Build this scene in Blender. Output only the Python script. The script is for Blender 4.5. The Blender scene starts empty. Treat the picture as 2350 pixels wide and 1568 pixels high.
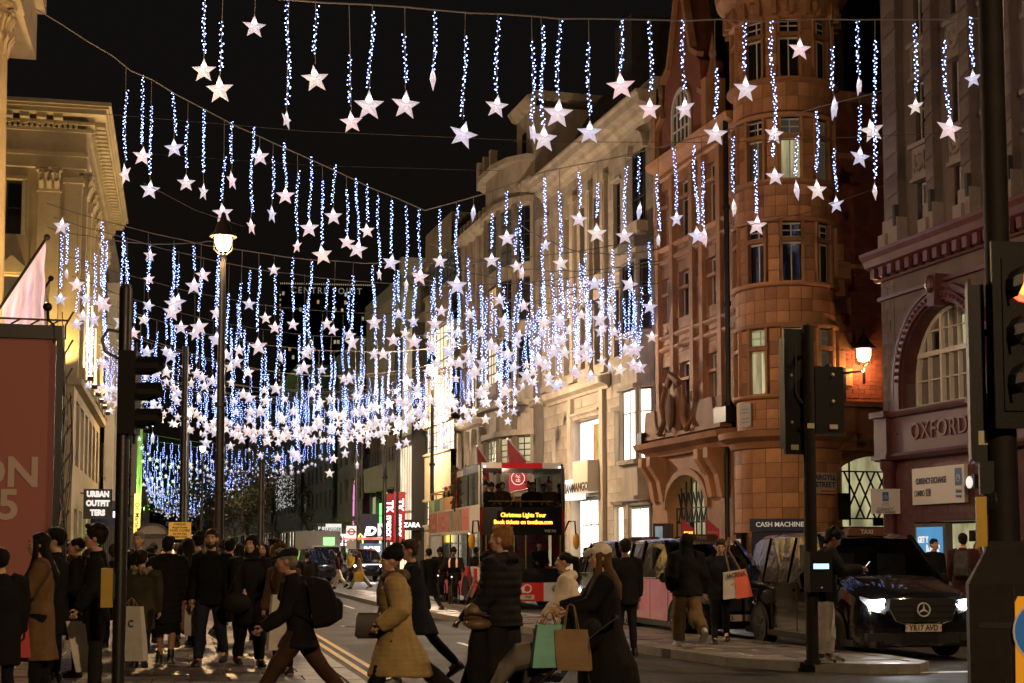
import bpy, bmesh, math, random
import numpy as np
from mathutils import Vector, Matrix, Euler, noise as mnoise
C = bpy.context.scene
COL = C.collection
R_ = math.radians
rng = random.Random(7)
# ------------------------------------------------------------------ camera
cam_d = bpy.data.cameras.new('camera')
cam = bpy.data.objects.new('camera', cam_d); COL.objects.link(cam)
cam_d.sensor_width = 36.0
cam_d.lens = 36.0 * 1500.0 / 1024.0
cam_d.shift_y = 0.0893
cam_d.clip_start = 0.2; cam_d.clip_end = 4000
cam.location = (0, 0, 1.65)
cam.rotation_euler = (R_(90 + 4.5), 0, R_(-12.6))
cam_d.dof.use_dof = True
cam_d.dof.focus_distance = 34.0
cam_d.dof.aperture_fstop = 6.0
C.camera = cam
# ------------------------------------------------------------------ world
W = bpy.data.worlds.new('World'); C.world = W; W.use_nodes = True
nt = W.node_tree
sky = nt.nodes.new('ShaderNodeTexSky'); sky.sky_type = 'NISHITA'; sky.sun_disc = False
sky.sun_elevation = R_(-3.0); sky.sun_rotation = R_(200)
sky.altitude = 30; sky.air_density = 1.0; sky.dust_density = 4.0
bg = nt.nodes['Background']; bg.inputs['Strength'].default_value = 0.05
hs = nt.nodes.new('ShaderNodeMix'); hs.data_type = 'RGBA'; hs.blend_type = 'MIX'; hs.inputs[0].default_value = 0.5; hs.inputs[7].default_value = (0.17, 0.135, 0.11, 1)   # city glow on the night sky
nt.links.new(sky.outputs[0], hs.inputs[6]); nt.links.new(hs.outputs[2], bg.inputs['Color'])
C.view_settings.view_transform = 'Standard'
C.view_settings.look = 'None'
C.view_settings.exposure = 0.0
C.view_settings.gamma = 1.0
C.view_settings.use_curve_mapping = False
C.render.engine = 'CYCLES'
cy = C.cycles
cy.max_bounces = 5; cy.diffuse_bounces = 2; cy.glossy_bounces = 3; cy.transmission_bounces = 4; cy.transparent_max_bounces = 8
cy.sample_clamp_indirect = 3.0; cy.sample_clamp_direct = 0.0
cy.caustics_reflective = False; cy.caustics_refractive = False
cy.use_denoising = True
cy.use_adaptive_sampling = False
try: cy.use_light_tree = True
except Exception: pass
# ------------------------------------------------------------------ camera maths used for measuring the place
YAW = R_(12.6); PIT = R_(4.5); FPX = 1500.0; AXY = 551 - FPX * math.tan(PIT)
FW = (math.sin(YAW), math.cos(YAW)); RT = (math.cos(YAW), -math.sin(YAW))
def ray(px, py):
 a = (px - 512) / FPX; b = (AXY - py) / FPX
 h = math.cos(PIT) - b * math.sin(PIT); v = math.sin(PIT) + b * math.cos(PIT)
 return (RT[0]*a + FW[0]*h, RT[1]*a + FW[1]*h, v)
def at(px, py, d):
 r = ray(px, py); t = d / (r[0]*FW[0] + r[1]*FW[1])
 return Vector((r[0]*t, r[1]*t, 1.65 + r[2]*t))
SC = 1024 / 2350.0
def spot(x, d, z=0.0):
 """ground place seen at column x (2350-wide measuring grid) d metres away"""
 p = at(x*SC, 551, d); return Vector((p.x, p.y, z))
# ------------------------------------------------------------------ materials
MATS = {}
def mat(name, col, rough=0.6, metal=0.0, var=0.0, vscale=3.0, bump=0.0, bscale=30.0, emit=None, estr=0.0, spec=0.5,
  trans=0.0, coat=0.0, sample='AUTO', stretch=None, fine=0.0, rvar=0.0, piece=0.0):
 if name in MATS: return MATS[name]
 m = bpy.data.materials.new(name); m.use_nodes = True
 n = m.node_tree.nodes; l = m.node_tree.links
 b = n['Principled BSDF']
 b.inputs['Base Color'].default_value = (*col, 1)
 b.inputs['Roughness'].default_value = rough
 b.inputs['Metallic'].default_value = metal
 b.inputs['Specular IOR Level'].default_value = spec
 if coat: b.inputs['Coat Weight'].default_value = coat; b.inputs['Coat Roughness'].default_value = 0.05
 if trans: b.inputs['Transmission Weight'].default_value = trans
 if emit:
  b.inputs['Emission Color'].default_value = (*emit, 1); b.inputs['Emission Strength'].default_value = estr
 if var or bump or rvar:
  tc = n.new('ShaderNodeTexCoord'); src = tc.outputs['Object']
  if stretch:
   mp = n.new('ShaderNodeMapping'); mp.inputs['Scale'].default_value = stretch
   l.new(src, mp.inputs['Vector']); src = mp.outputs['Vector']
 if var or rvar:
  t = n.new('ShaderNodeTexNoise'); t.inputs['Scale'].default_value = vscale; t.inputs['Detail'].default_value = 7; t.inputs['Roughness'].default_value = 0.62
  l.new(src, t.inputs['Vector'])
  if var:
   r = n.new('ShaderNodeValToRGB')
   r.color_ramp.elements[0].position = 0.32; r.color_ramp.elements[1].position = 0.68
   r.color_ramp.elements[0].color = (*[c*(1-var) for c in col], 1)
   r.color_ramp.elements[1].color = (*[min(1, c*(1+var*0.7)) for c in col], 1)
   l.new(t.outputs['Fac'], r.inputs['Fac'])
   out = r.outputs['Color']
   if fine:
    t2 = n.new('ShaderNodeTexNoise'); t2.inputs['Scale'].default_value = vscale*14; t2.inputs['Detail'].default_value = 3
    l.new(src, t2.inputs['Vector'])
    mr = n.new('ShaderNodeMapRange'); mr.inputs[3].default_value = 1-fine; mr.inputs[4].default_value = 1+fine
    l.new(t2.outputs['Fac'], mr.inputs[0])
    mx = n.new('ShaderNodeMix'); mx.data_type = 'RGBA'; mx.blend_type = 'MULTIPLY'; mx.inputs[0].default_value = 1
    l.new(out, mx.inputs[6]); l.new(mr.outputs[0], mx.inputs[7]); out = mx.outputs[2]
   if piece:                                        # each separate piece fired or cut a little differently
    oi = n.new('ShaderNodeObjectInfo'); mr = n.new('ShaderNodeMapRange'); mr.inputs[3].default_value = 1-piece; mr.inputs[4].default_value = 1+piece*0.8
    l.new(oi.outputs['Random'], mr.inputs[0]); mx = n.new('ShaderNodeMix'); mx.data_type = 'RGBA'; mx.blend_type = 'MULTIPLY'; mx.inputs[0].default_value = 1
    l.new(out, mx.inputs[6]); l.new(mr.outputs[0], mx.inputs[7]); out = mx.outputs[2]
   l.new(out, b.inputs['Base Color'])
  if rvar:
   mr2 = n.new('ShaderNodeMapRange'); mr2.inputs[3].default_value = max(0.03, rough-rvar); mr2.inputs[4].default_value = min(1, rough+rvar)
   mr2.inputs[1].default_value = 0.3; mr2.inputs[2].default_value = 0.7
   l.new(t.outputs['Fac'], mr2.inputs[0]); l.new(mr2.outputs[0], b.inputs['Roughness'])
 if bump:
  t = n.new('ShaderNodeTexNoise'); t.inputs['Scale'].default_value = bscale; t.inputs['Detail'].default_value = 5
  l.new(src, t.inputs['Vector'])
  bp = n.new('ShaderNodeBump'); bp.inputs['Strength'].default_value = bump; bp.inputs['Distance'].default_value = 0.02
  l.new(t.outputs['Fac'], bp.inputs['Height']); l.new(bp.outputs['Normal'], b.inputs['Normal'])
 if emit:
  try: m.cycles.emission_sampling = sample
  except Exception: pass
 MATS[name] = m
 return m
def glow(name, col, s, sample='AUTO'):
 return mat(name, (0.6, 0.6, 0.6), 0.5, emit=col, estr=s, sample=sample)
def panes(name, col, s, var=0.5, scale=1.6, zscale=0.4, sample='AUTO'):
 """lit interior seen through glass: uneven light"""
 if name in MATS: return MATS[name]
 m = mat(name, (0.15, 0.14, 0.12), 0.25, emit=col, estr=s, sample=sample)
 n = m.node_tree.nodes; l = m.node_tree.links; b = n['Principled BSDF']
 tc = n.new('ShaderNodeTexCoord'); mp = n.new('ShaderNodeMapping'); mp.inputs['Scale'].default_value = (1, 1, zscale)
 oi = n.new('ShaderNodeObjectInfo'); ad = n.new('ShaderNodeVectorMath')
 l.new(tc.outputs['Object'], mp.inputs['Vector']); l.new(mp.outputs['Vector'], ad.inputs[0]); l.new(oi.outputs['Location'], ad.inputs[1])
 t = n.new('ShaderNodeTexNoise'); t.inputs['Scale'].default_value = scale; t.inputs['Detail'].default_value = 4
 l.new(ad.outputs[0], t.inputs['Vector'])
 mr = n.new('ShaderNodeMapRange'); mr.inputs[1].default_value = 0.35; mr.inputs[2].default_value = 0.65
 mr.inputs[3].default_value = s*(1-var); mr.inputs[4].default_value = s*(1+var)
 l.new(t.outputs['Fac'], mr.inputs[0]); l.new(mr.outputs[0], b.inputs['Emission Strength'])
 return m
def thin_glass(name, tint, clear):
 m = bpy.data.materials.new(name); m.use_nodes = True
 n = m.node_tree.nodes; l = m.node_tree.links; n.remove(n['Principled BSDF'])
 o = n['Material Output']; t = n.new('ShaderNodeBsdfTransparent'); t.inputs[0].default_value = (*tint, 1)
 g = n.new('ShaderNodeBsdfGlossy'); g.inputs['Roughness'].default_value = 0.03
 fr = n.new('ShaderNodeFresnel'); fr.inputs[0].default_value = 1.5
 mr = n.new('ShaderNodeMapRange'); mr.inputs[3].default_value = 1-clear; mr.inputs[4].default_value = 1.0
 mx = n.new('ShaderNodeMixShader'); l.new(fr.outputs[0], mr.inputs[0]); l.new(mr.outputs[0], mx.inputs[0])
 l.new(t.outputs[0], mx.inputs[1]); l.new(g.outputs[0], mx.inputs[2]); l.new(mx.outputs[0], o.inputs[0])
 MATS[name] = m; return m
mat('asphalt', (0.04, 0.037, 0.035), 0.68, spec=0.25, var=0.35, vscale=1.3, bump=0.5, bscale=140, fine=0.25, rvar=0.14)
mat('paving', (0.17, 0.15, 0.13), 0.42, piece=0.3, var=0.3, vscale=1.6, bump=0.15, bscale=40, fine=0.15, rvar=0.12)
mat('paving_b', (0.135, 0.122, 0.11), 0.45, piece=0.3, var=0.3, vscale=2.0, bump=0.15, bscale=40, fine=0.15, rvar=0.12)
mat('mortar_dark', (0.05, 0.045, 0.04), 0.85)
mat('kerb', (0.2, 0.19, 0.175), 0.55, var=0.3, vscale=4, bump=0.2)
mat('yellow_paint', (0.55, 0.38, 0.09), 0.55, var=0.35, vscale=9)
mat('white_paint', (0.6, 0.58, 0.54), 0.55, var=0.35, vscale=9)
mat('stone', (0.42, 0.345, 0.25), 0.8, var=0.3, vscale=1.1, stretch=(1.3, 1.3, 0.4), piece=0.09, bump=0.25, bscale=22, fine=0.12)
mat('stone_b', (0.38, 0.31, 0.225), 0.8, var=0.32, vscale=1.1, stretch=(1.3, 1.3, 0.4), piece=0.09, bump=0.25, bscale=22, fine=0.12)
mat('stone_joint', (0.20, 0.165, 0.125), 0.9, var=0.2, vscale=2)
mat('stone_yellow', (0.42, 0.34, 0.19), 0.8, var=0.22, vscale=0.6, bump=0.25, bscale=22, fine=0.1)
mat('stone_dark', (0.13, 0.115, 0.095), 0.85, var=0.35, vscale=0.7, bump=0.3, bscale=20)
mat('terracotta', (0.38, 0.182, 0.083), 0.7, piece=0.22, var=0.3, vscale=0.9, bump=0.25, bscale=25, fine=0.12)
mat('terracotta_b', (0.30, 0.138, 0.062), 0.7, piece=0.25, var=0.3, vscale=0.9, bump=0.25, bscale=25, fine=0.12)
mat('terra_joint', (0.12, 0.055, 0.028), 0.9)
mat('red_brick', (0.22, 0.062, 0.032), 0.8, piece=0.3, var=0.3, vscale=2.2, bump=0.35, bscale=30, fine=0.15)
mat('red_brick_b', (0.185, 0.05, 0.028), 0.8, var=0.3, vscale=2.2, bump=0.35, bscale=30, fine=0.15)
mat('oxblood', (0.085, 0.027, 0.032), 0.42, var=0.3, vscale=1.8, bump=0.12, bscale=14, fine=0.1)
mat('oxblood_b', (0.10, 0.033, 0.037), 0.38, piece=0.25, var=0.3, vscale=2.4, bump=0.12, bscale=14)
mat('mauve_stone', (0.135, 0.105, 0.10), 0.75, piece=0.15, var=0.3, vscale=0.8, bump=0.3, bscale=18, fine=0.12)
mat('mauve_stone_b', (0.11, 0.077, 0.073), 0.75, var=0.3, vscale=0.8, bump=0.3, bscale=18, fine=0.12)
mat('pale_block', (0.22, 0.185, 0.17), 0.8, var=0.2, vscale=1.5, bump=0.2)
mat('roof_dark', (0.03, 0.028, 0.027), 0.7, var=0.3, vscale=3)
mat('iron', (0.012, 0.012, 0.013), 0.42, metal=0.3, bump=0.05, bscale=60)
mat('pole_black', (0.012, 0.010, 0.010), 0.42, bump=0.08, bscale=40, rvar=0.1, vscale=8)
mat('pole_rust', (0.012, 0.009, 0.008), 0.7, spec=0.2, var=0.3, vscale=6, bump=0.1)
mat('black_plastic', (0.012, 0.012, 0.012), 0.45)
mat('white_frame', (0.60, 0.56, 0.51), 0.5, var=0.1, vscale=5)
mat('dark_frame', (0.035, 0.03, 0.026), 0.4)
mat('glass_dark', (0.012, 0.013, 0.016), 0.06, spec=0.7, bump=0.03, bscale=1.2); mat('cab_glass', (0.006, 0.006, 0.007), 0.06, spec=0.35, bump=0.6, bscale=4)
mat('glass_dim', (0.05, 0.045, 0.035), 0.12, emit=(0.55, 0.5, 0.36), estr=0.05, spec=0.7)
mat('curtain_pane', (0.13, 0.12, 0.105), 0.3, var=0.25, vscale=6, stretch=(8, 8, 0.6))
panes('lit_cream', (1.0, 0.83, 0.55), 1.1, 0.35, 1.3)
panes('lit_white', (1.0, 0.90, 0.74), 2.6, 0.45, 1.3)
panes('lit_dim', (0.75, 0.68, 0.36), 0.45, 0.55, 1.6)
panes('lit_green', (0.75, 0.85, 0.42), 0.35, 0.35, 0.8)
panes('lit_shop', (1.0, 0.86, 0.6), 1.2, 0.7, 1.8, 0.8)
panes('lit_amber', (1.0, 0.55, 0.18), 0.5, 0.6, 1.5)
glow('led_white', (0.95, 0.93, 1.0), 5.0)
glow('led_lilac', (0.80, 0.75, 1.0), 5.0)
glow('sign_white', (0.95, 0.95, 1.0), 2.2)
glow('sign_soft', (0.95, 0.93, 0.90), 0.75)
glow('sign_dim', (1.0, 0.93, 0.8), 0.2, 'NONE')
glow('sign_yellow', (1.0, 0.62, 0.06), 2.2)
glow('sign_green', (0.18, 1.0, 0.22), 1.6)
glow('sign_lime', (0.5, 1.0, 0.2), 1.1)
glow('sign_red', (1.0, 0.04, 0.03), 1.3)
glow('sign_pink', (1.0, 0.25, 0.75), 0.9)
glow('sign_blue', (0.1, 0.2, 1.0), 1.8)
glow('sign_cyan', (0.4, 0.85, 1.0), 1.5)
glow('amber_led', (1.0, 0.36, 0.02), 4.0, 'NONE')
glow('red_lamp', (1.0, 0.05, 0.01), 3.0)
glow('red_core', (1.0, 0.33, 0.03), 2.4)
glow('lamp_warm', (1.0, 0.72, 0.36), 9.0, 'NONE')
glow('lamp_white', (1.0, 0.93, 0.85), 14.0, 'NONE')
glow('lamp_orange', (1.0, 0.55, 0.20), 9.0, 'NONE')
glow('headlight', (0.92, 0.97, 1.0), 45.0)
glow('headlight_warm', (1.0, 0.9, 0.7), 24.0)
glow('led_bead', (0.27, 0.40, 1.0), 13.0, 'NONE')
glow('star_bulb', (0.93, 0.92, 1.0), 11.0)
glow('star_bulb_far', (0.95, 0.9, 0.9), 1.5, 'NONE')
thin_glass('bus_glass', (0.72, 0.74, 0.76), 0.92)
thin_glass('car_glass', (0.42, 0.43, 0.45), 0.95)
thin_glass('lamp_glass', (0.95, 0.95, 0.92), 0.97)
def star_paper(name, col, em):
 m = bpy.data.materials.new(name); m.use_nodes = True
 n = m.node_tree.nodes; l = m.node_tree.links; n.remove(n['Principled BSDF']); o = n['Material Output']
 t = n.new('ShaderNodeBsdfTranslucent'); t.inputs[0].default_value = (*col, 1)
 d = n.new('ShaderNodeBsdfDiffuse'); d.inputs[0].default_value = (*col, 1)
 e = n.new('ShaderNodeEmission'); e.inputs[0].default_value = (*col, 1); e.inputs[1].default_value = em  # even glow put in for light scattered inside the shell
 m1 = n.new('ShaderNodeMixShader'); m1.inputs[0].default_value = 0.3
 a = n.new('ShaderNodeAddShader')
 l.new(t.outputs[0], m1.inputs[1]); l.new(d.outputs[0], m1.inputs[2]); l.new(m1.outputs[0], a.inputs[0]); l.new(e.outputs[0], a.inputs[1])
 l.new(a.outputs[0], o.inputs[0])
 try: m.cycles.emission_sampling = 'NONE'
 except Exception: pass
 MATS[name] = m
star_paper('star_white', (0.80, 0.74, 0.80), 0.30)
star_paper('star_blue', (0.74, 0.73, 0.86), 0.30)
star_paper('star_warm', (0.84, 0.77, 0.75), 0.32)
star_paper('star_pink', (0.86, 0.73, 0.77), 0.32)
# ------------------------------------------------------------------ mesh builder
class MB:
 def __init__(s, m=None): s.v = []; s.f = []; s.mi = []; s.names = []; s.m = m
 def _idx(s, m=None):
  m = m or s.m or 'stone'
  if m not in s.names: s.names.append(m)
  return s.names.index(m)
 def add(s, vs, fs, m=None):
  k = len(s.v); s.v.extend([tuple(p) for p in vs]); i = s._idx(m)
  for f in fs: s.f.append(tuple(k + q for q in f)); s.mi.append(i)
  return s
 def quad(s, a, b, c, d, m=None): return s.add([a, b, c, d], [(0, 1, 2, 3)], m)
 def box(s, x0, x1, y0, y1, z0, z1, m=None):
  return s.add([(x0,y0,z0),(x1,y0,z0),(x1,y1,z0),(x0,y1,z0),(x0,y0,z1),(x1,y0,z1),(x1,y1,z1),(x0,y1,z1)],
                     [(3,2,1,0),(4,5,6,7),(0,1,5,4),(1,2,6,5),(2,3,7,6),(3,0,4,7)], m)
 def obox(s, c, size, rot=(0, 0, 0), m=None):
  M = Euler(rot).to_matrix(); h = [q/2 for q in size]; c = Vector(c)
  vs = [c + M @ Vector((sx*h[0], sy*h[1], sz*h[2])) for sz in (-1, 1) for sx, sy in ((-1,-1),(1,-1),(1,1),(-1,1))]
  return s.add(vs, [(3,2,1,0),(4,5,6,7),(0,1,5,4),(1,2,6,5),(2,3,7,6),(3,0,4,7)], m)
 def bar(s, a, b, w, h=None, m=None):
  a = Vector(a); b = Vector(b); h = h or w; d = (b-a).normalized()
  u = d.cross(Vector((0, 0, 1)));  u = Vector((1, 0, 0)) if u.length < 1e-4 else u.normalized()
  t = u.cross(d)
  vs = [p + u*(sx*w/2) + t*(sy*h/2) for p in (a, b) for sx, sy in ((-1,-1),(1,-1),(1,1),(-1,1))]
  return s.add(vs, [(3,2,1,0),(4,5,6,7),(0,1,5,4),(1,2,6,5),(2,3,7,6),(3,0,4,7)], m)
 def tube(s, pts, r, n=8, m=None, cap=True, flat=1.0):
  pts = [Vector(p) for p in pts]; k = len(pts)
  rs = r if isinstance(r, (list, tuple)) else [r]*k
  vs = []; prev = None
  for i, p in enumerate(pts):
   d = (pts[min(i+1, k-1)] - pts[max(i-1, 0)])
   d = d.normalized() if d.length > 1e-9 else Vector((0, 0, 1))
   if prev is None:
    u = d.cross(Vector((0, 1, 0)))
    if u.length < 0.05: u = d.cross(Vector((1, 0, 0)))
   else: u = prev - d*prev.dot(d)
   u = u.normalized(); prev = u; w = d.cross(u)
   for j in range(n):
    a = 2*math.pi*j/n
    vs.append(p + u*(math.cos(a)*rs[i]) + w*(math.sin(a)*rs[i]*flat))
  fs = [(i*n+j, i*n+(j+1) % n, (i+1)*n+(j+1) % n, (i+1)*n+j) for i in range(k-1) for j in range(n)]
  if cap: fs += [tuple(range(n-1, -1, -1)), tuple((k-1)*n + j for j in range(n))]
  return s.add(vs, fs, m)
 def lathe(s, prof, c=(0, 0, 0), n=16, m=None, axis='z', a0=0.0, a1=None):
  hollow = len(prof) == 4 and prof[0][0] == prof[3][0] and prof[1][0] == prof[2][0] and 1e-6 < prof[0][0] != prof[1][0]
  if hollow: prof = list(prof) + [prof[0]]
  if len(prof) == 3 and prof[0][0] < prof[1][0] == prof[2][0]: hollow = True
  full = a1 is None; a1 = a0 + 2*math.pi if full else a1; k = n if full else n+1; vs = []
  for r, z in prof:
   for j in range(k):
    a = a0 + (a1-a0)*j/n; x, y = r*math.cos(a), r*math.sin(a)
    vs.append((c[0]+x, c[1]+y, c[2]+z) if axis == 'z' else ((c[0]+z, c[1]+x, c[2]+y) if axis == 'x' else (c[0]+y, c[1]+z, c[2]+x)))
  fs = []
  for i in range(len(prof)-1):
   for j in range(n):
    j2 = (j+1) % k if full else j+1
    fs.append((i*k+j, i*k+j2, (i+1)*k+j2, (i+1)*k+j))
  if full and not hollow and prof[0][0] > 1e-6: fs.append(tuple(range(k-1, -1, -1)))
  if full and not hollow and prof[-1][0] > 1e-6: fs.append(tuple((len(prof)-1)*k + j for j in range(k)))
  return s.add(vs, fs, m)
 def prism(s, poly, y0, y1, m=None, plane='xz'):
  n = len(poly)
  if plane == 'xz': vs = [(p[0], y0, p[1]) for p in poly] + [(p[0], y1, p[1]) for p in poly]
  elif plane == 'xy': vs = [(p[0], p[1], y0) for p in poly] + [(p[0], p[1], y1) for p in poly]
  else: vs = [(y0, p[0], p[1]) for p in poly] + [(y1, p[0], p[1]) for p in poly]
  fs = [tuple(range(n)), tuple(range(2*n-1, n-1, -1))] + [(i, i+n, (i+1) % n + n, (i+1) % n) for i in range(n)]
  return s.add(vs, fs, m)
 def ell(s, c, r, nu=10, nv=6, m=None, rot=None):
  r = (r, r, r) if not isinstance(r, (tuple, list)) else r; c = Vector(c); M = Euler(rot).to_matrix() if rot else None
  vs = []
  for i in range(1, nv):
   t = math.pi*i/nv
   for j in range(nu):
    a = 2*math.pi*j/nu; p = Vector((r[0]*math.sin(t)*math.cos(a), r[1]*math.sin(t)*math.sin(a), r[2]*math.cos(t)))
    vs.append(c + (M @ p if M else p))
  for q in (Vector((0, 0, r[2])), Vector((0, 0, -r[2]))): vs.append(c + (M @ q if M else q))
  T = len(vs)-2; B = T+1; fs = [(T, j, (j+1) % nu) for j in range(nu)]
  for i in range(nv-2):
   fs += [(i*nu+j, (i+1)*nu+j, (i+1)*nu+(j+1) % nu, i*nu+(j+1) % nu) for j in range(nu)]
  o = (nv-2)*nu; fs += [(o+(j+1) % nu, o+j, B) for j in range(nu)]
  return s.add(vs, fs, m)
 def loft(s, rings, m=None, cap=True, closed=True):
  k = len(rings[0]); vs = [p for r in rings for p in r]; fs = []
  for i in range(len(rings)-1):
   for j in range(k if closed else k-1):
    fs.append((i*k+j, i*k+(j+1) % k, (i+1)*k+(j+1) % k, (i+1)*k+j))
  if cap: fs += [tuple(range(k-1, -1, -1)), tuple((len(rings)-1)*k+j for j in range(k))]
  return s.add(vs, fs, m)
 def mesh(s, name, smooth=None):
  me = bpy.data.meshes.new(name); me.from_pydata([tuple(p) for p in s.v], [], s.f)
  for q in s.names: me.materials.append(MATS[q])
  if len(s.names) > 1: me.polygons.foreach_set('material_index', s.mi)
  if smooth is not None:
   me.polygons.foreach_set('use_smooth', [True]*len(me.polygons))
   try: me.set_sharp_from_angle(angle=R_(smooth))
   except Exception: pass
  me.update(); return me
 def build(s, name, parent=None, loc=(0, 0, 0), rz=0.0, smooth=None, fix=True):
  me = s.mesh(name, smooth)
  if fix and len(s.f) < 60000:
   bm = bmesh.new(); bm.from_mesh(me); bmesh.ops.recalc_face_normals(bm, faces=bm.faces); bm.to_mesh(me); bm.free()
   if smooth is not None:
    try: me.set_sharp_from_angle(angle=R_(smooth))
    except Exception: pass
  return link(name, me, parent, loc, rz)
def link(name, me, parent=None, loc=(0, 0, 0), rz=0.0, scale=None):
 o = bpy.data.objects.new(name, me); COL.objects.link(o); o.location = loc
 o.rotation_euler = rz if isinstance(rz, (tuple, list, Euler)) else (0, 0, rz)
 if scale is not None: o.scale = scale
 if parent is not None: o.parent = parent
 return o
def tag(o, label, cat, group=None, kind=None):
 if label: o['label'] = label
 if cat: o['category'] = cat
 if group: o['group'] = group
 if kind: o['kind'] = kind
 return o
def thing(name, label, cat, loc=(0, 0, 0), rz=0.0, group=None):
 o = bpy.data.objects.new(name, None); COL.objects.link(o); o.empty_display_size = 0.3
 o.location = loc; o.rotation_euler = (0, 0, rz)
 return tag(o, label, cat, group)
def struct(o): o['kind'] = 'structure'; return o
def copy_tree(o, parent=None):
 c = o.copy(); COL.objects.link(c)
 if parent is not None: c.parent = parent
 for ch in list(o.children): copy_tree(ch, c)
 return c
FONTS = {}
def text(name, s, size, m, parent, loc, rot=(R_(90), 0, 0), depth=0.01, align='CENTER', sx=1.0, bold=0.0, shear=0.0, spacing=1.0):
 cu = bpy.data.curves.new('t', 'FONT'); cu.body = s; cu.size = size; cu.extrude = depth/2; cu.align_x = align; cu.align_y = 'CENTER'
 cu.offset = bold; cu.shear = shear; cu.resolution_u = 3; cu.space_character = spacing
 ob = bpy.data.objects.new('t', cu); COL.objects.link(ob)
 dg = bpy.context.evaluated_depsgraph_get(); me = bpy.data.meshes.new_from_object(ob.evaluated_get(dg))
 bpy.data.objects.remove(ob); bpy.data.curves.remove(cu); me.name = name
 me.materials.clear(); me.materials.append(MATS[m])
 return link(name, me, parent, loc, rot, (sx, 1, 1))
def point(name, loc, col, power, radius=0.15, parent=None):
 d = bpy.data.lights.new(name, 'POINT'); d.color = col; d.energy = power; d.shadow_soft_size = radius
 o = bpy.data.objects.new(name, d); COL.objects.link(o); o.location = loc
 if parent is not None: o.parent = parent
 return o
def spotlight(name, loc, aim, col, power, angle=60, blend=0.5, radius=0.08, parent=None):
 d = bpy.data.lights.new(name, 'SPOT'); d.color = col; d.energy = power; d.shadow_soft_size = radius; d.spot_size = R_(angle); d.spot_blend = blend
 o = bpy.data.objects.new(name, d); COL.objects.link(o); o.location = loc
 o.rotation_euler = (Vector(aim) - Vector(loc)).to_track_quat('-Z', 'Y').to_euler()
 if parent is not None: o.parent = parent
 return o
# ------------------------------------------------------------------ facade helpers (local frame: x right, y into the wall, z up)
def snap(v, o, s): return o + round((v-o)/s)*s
def wall_grid(mb, x0, x1, z0, z1, ops, y=0.0, reveal=0.25, m=None, mr=None):
 xs = sorted({x0, x1, *[q for o in ops for q in o[:2] if x0 < q < x1]}); zs = sorted({z0, z1, *[q for o in ops for q in o[2:4] if z0 < q < z1]})
 for i in range(len(xs)-1):
  for j in range(len(zs)-1):
   cx = (xs[i]+xs[i+1])/2; cz = (zs[j]+zs[j+1])/2
   if any(o[0] < cx < o[1] and o[2] < cz < o[3] for o in ops): continue
   mb.quad((xs[i],y,zs[j]),(xs[i+1],y,zs[j]),(xs[i+1],y,zs[j+1]),(xs[i],y,zs[j+1]), m)
 for o in ops:
  a, b, c, d = o[:4]; r = y+reveal; q = mr or m
  mb.quad((a,y,c),(a,r,c),(a,r,d),(a,y,d), q); mb.quad((b,r,c),(b,y,c),(b,y,d),(b,r,d), q)
  mb.quad((a,y,c),(b,y,c),(b,r,c),(a,r,c), q); mb.quad((a,r,d),(b,r,d),(b,y,d),(a,y,d), q)
QUADS = {}
def unit_quad(m):
 if m not in QUADS:
  mb = MB(m); mb.quad((-.5,0,-.5),(.5,0,-.5),(.5,0,.5),(-.5,0,.5)); QUADS[m] = mb.mesh('pane')
 return QUADS[m]
UB = {}
def unit_block(m, j=0.012, ch=0.015):
 """block face with chamfered arrises, unit size in x and z, 1 deep"""
 if m not in UB:
  mb = MB(m); mb.add([(-.5,0,-.5),(.5,0,-.5),(.5,0,.5),(-.5,0,.5),(-.5,1,-.5),(.5,1,-.5),(.5,1,.5),(-.5,1,.5)],
                           [(0,1,2,3),(0,4,5,1),(1,5,6,2),(2,6,7,3),(3,7,4,0)]); UB[m] = mb.mesh('block')
 return UB[m]
BLOCKS = {}
def blocks(parent, x0, x1, z0, z1, bw, bh, ops, y=0.0, proud=0.02, mats=('stone', 'stone_b'), name='stone_block', cap=300, joint=0.022, jit=0.006):
 """courses of separate blocks standing proud of the backing wall, cut round the openings"""
 key = parent.name; used = BLOCKS.get((key, name), 0); rest = MB(); n = int(round((z1-z0)/bh))
 for r in range(n):
  a = z0 + r*bh; b = a + bh; mid = (a+b)/2
  segs = [(x0, x1)]
  for o in ops:
   if o[2]-0.02 < mid < o[3]+0.02 or (o[2] < b-0.03 and o[3] > a+0.03):
    ns = []
    for p, q in segs:
     if o[1] <= p or o[0] >= q: ns.append((p, q)); continue
     if o[0]-p > 0.06: ns.append((p, o[0]))
     if q-o[1] > 0.06: ns.append((o[1], q))
    segs = ns
  for p, q in segs:
   cuts = [p]; x = p + (bw*0.5 if r % 2 else bw)
   while x < q - bw*0.3: cuts.append(x); x += bw
   cuts.append(q)
   for i in range(len(cuts)-1):
    w = cuts[i+1]-cuts[i]-joint; m = mats[0] if rng.random() < 0.6 else mats[1]
    yy = y - proud + rng.uniform(-jit, jit)
    if used < cap:
     link(name, unit_block(m), parent, ((cuts[i]+cuts[i+1])/2, yy, mid), 0, (w, proud+0.02, bh-joint)); used += 1
    else: rest.box(cuts[i]+joint/2, cuts[i+1]-joint/2, yy, y+0.02, a+joint/2, b-joint/2, m)
 BLOCKS[(key, name)] = used
 if rest.f:
  o = rest.build(name + '_courses', parent, fix=False); o['kind'] = 'stuff'
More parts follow.
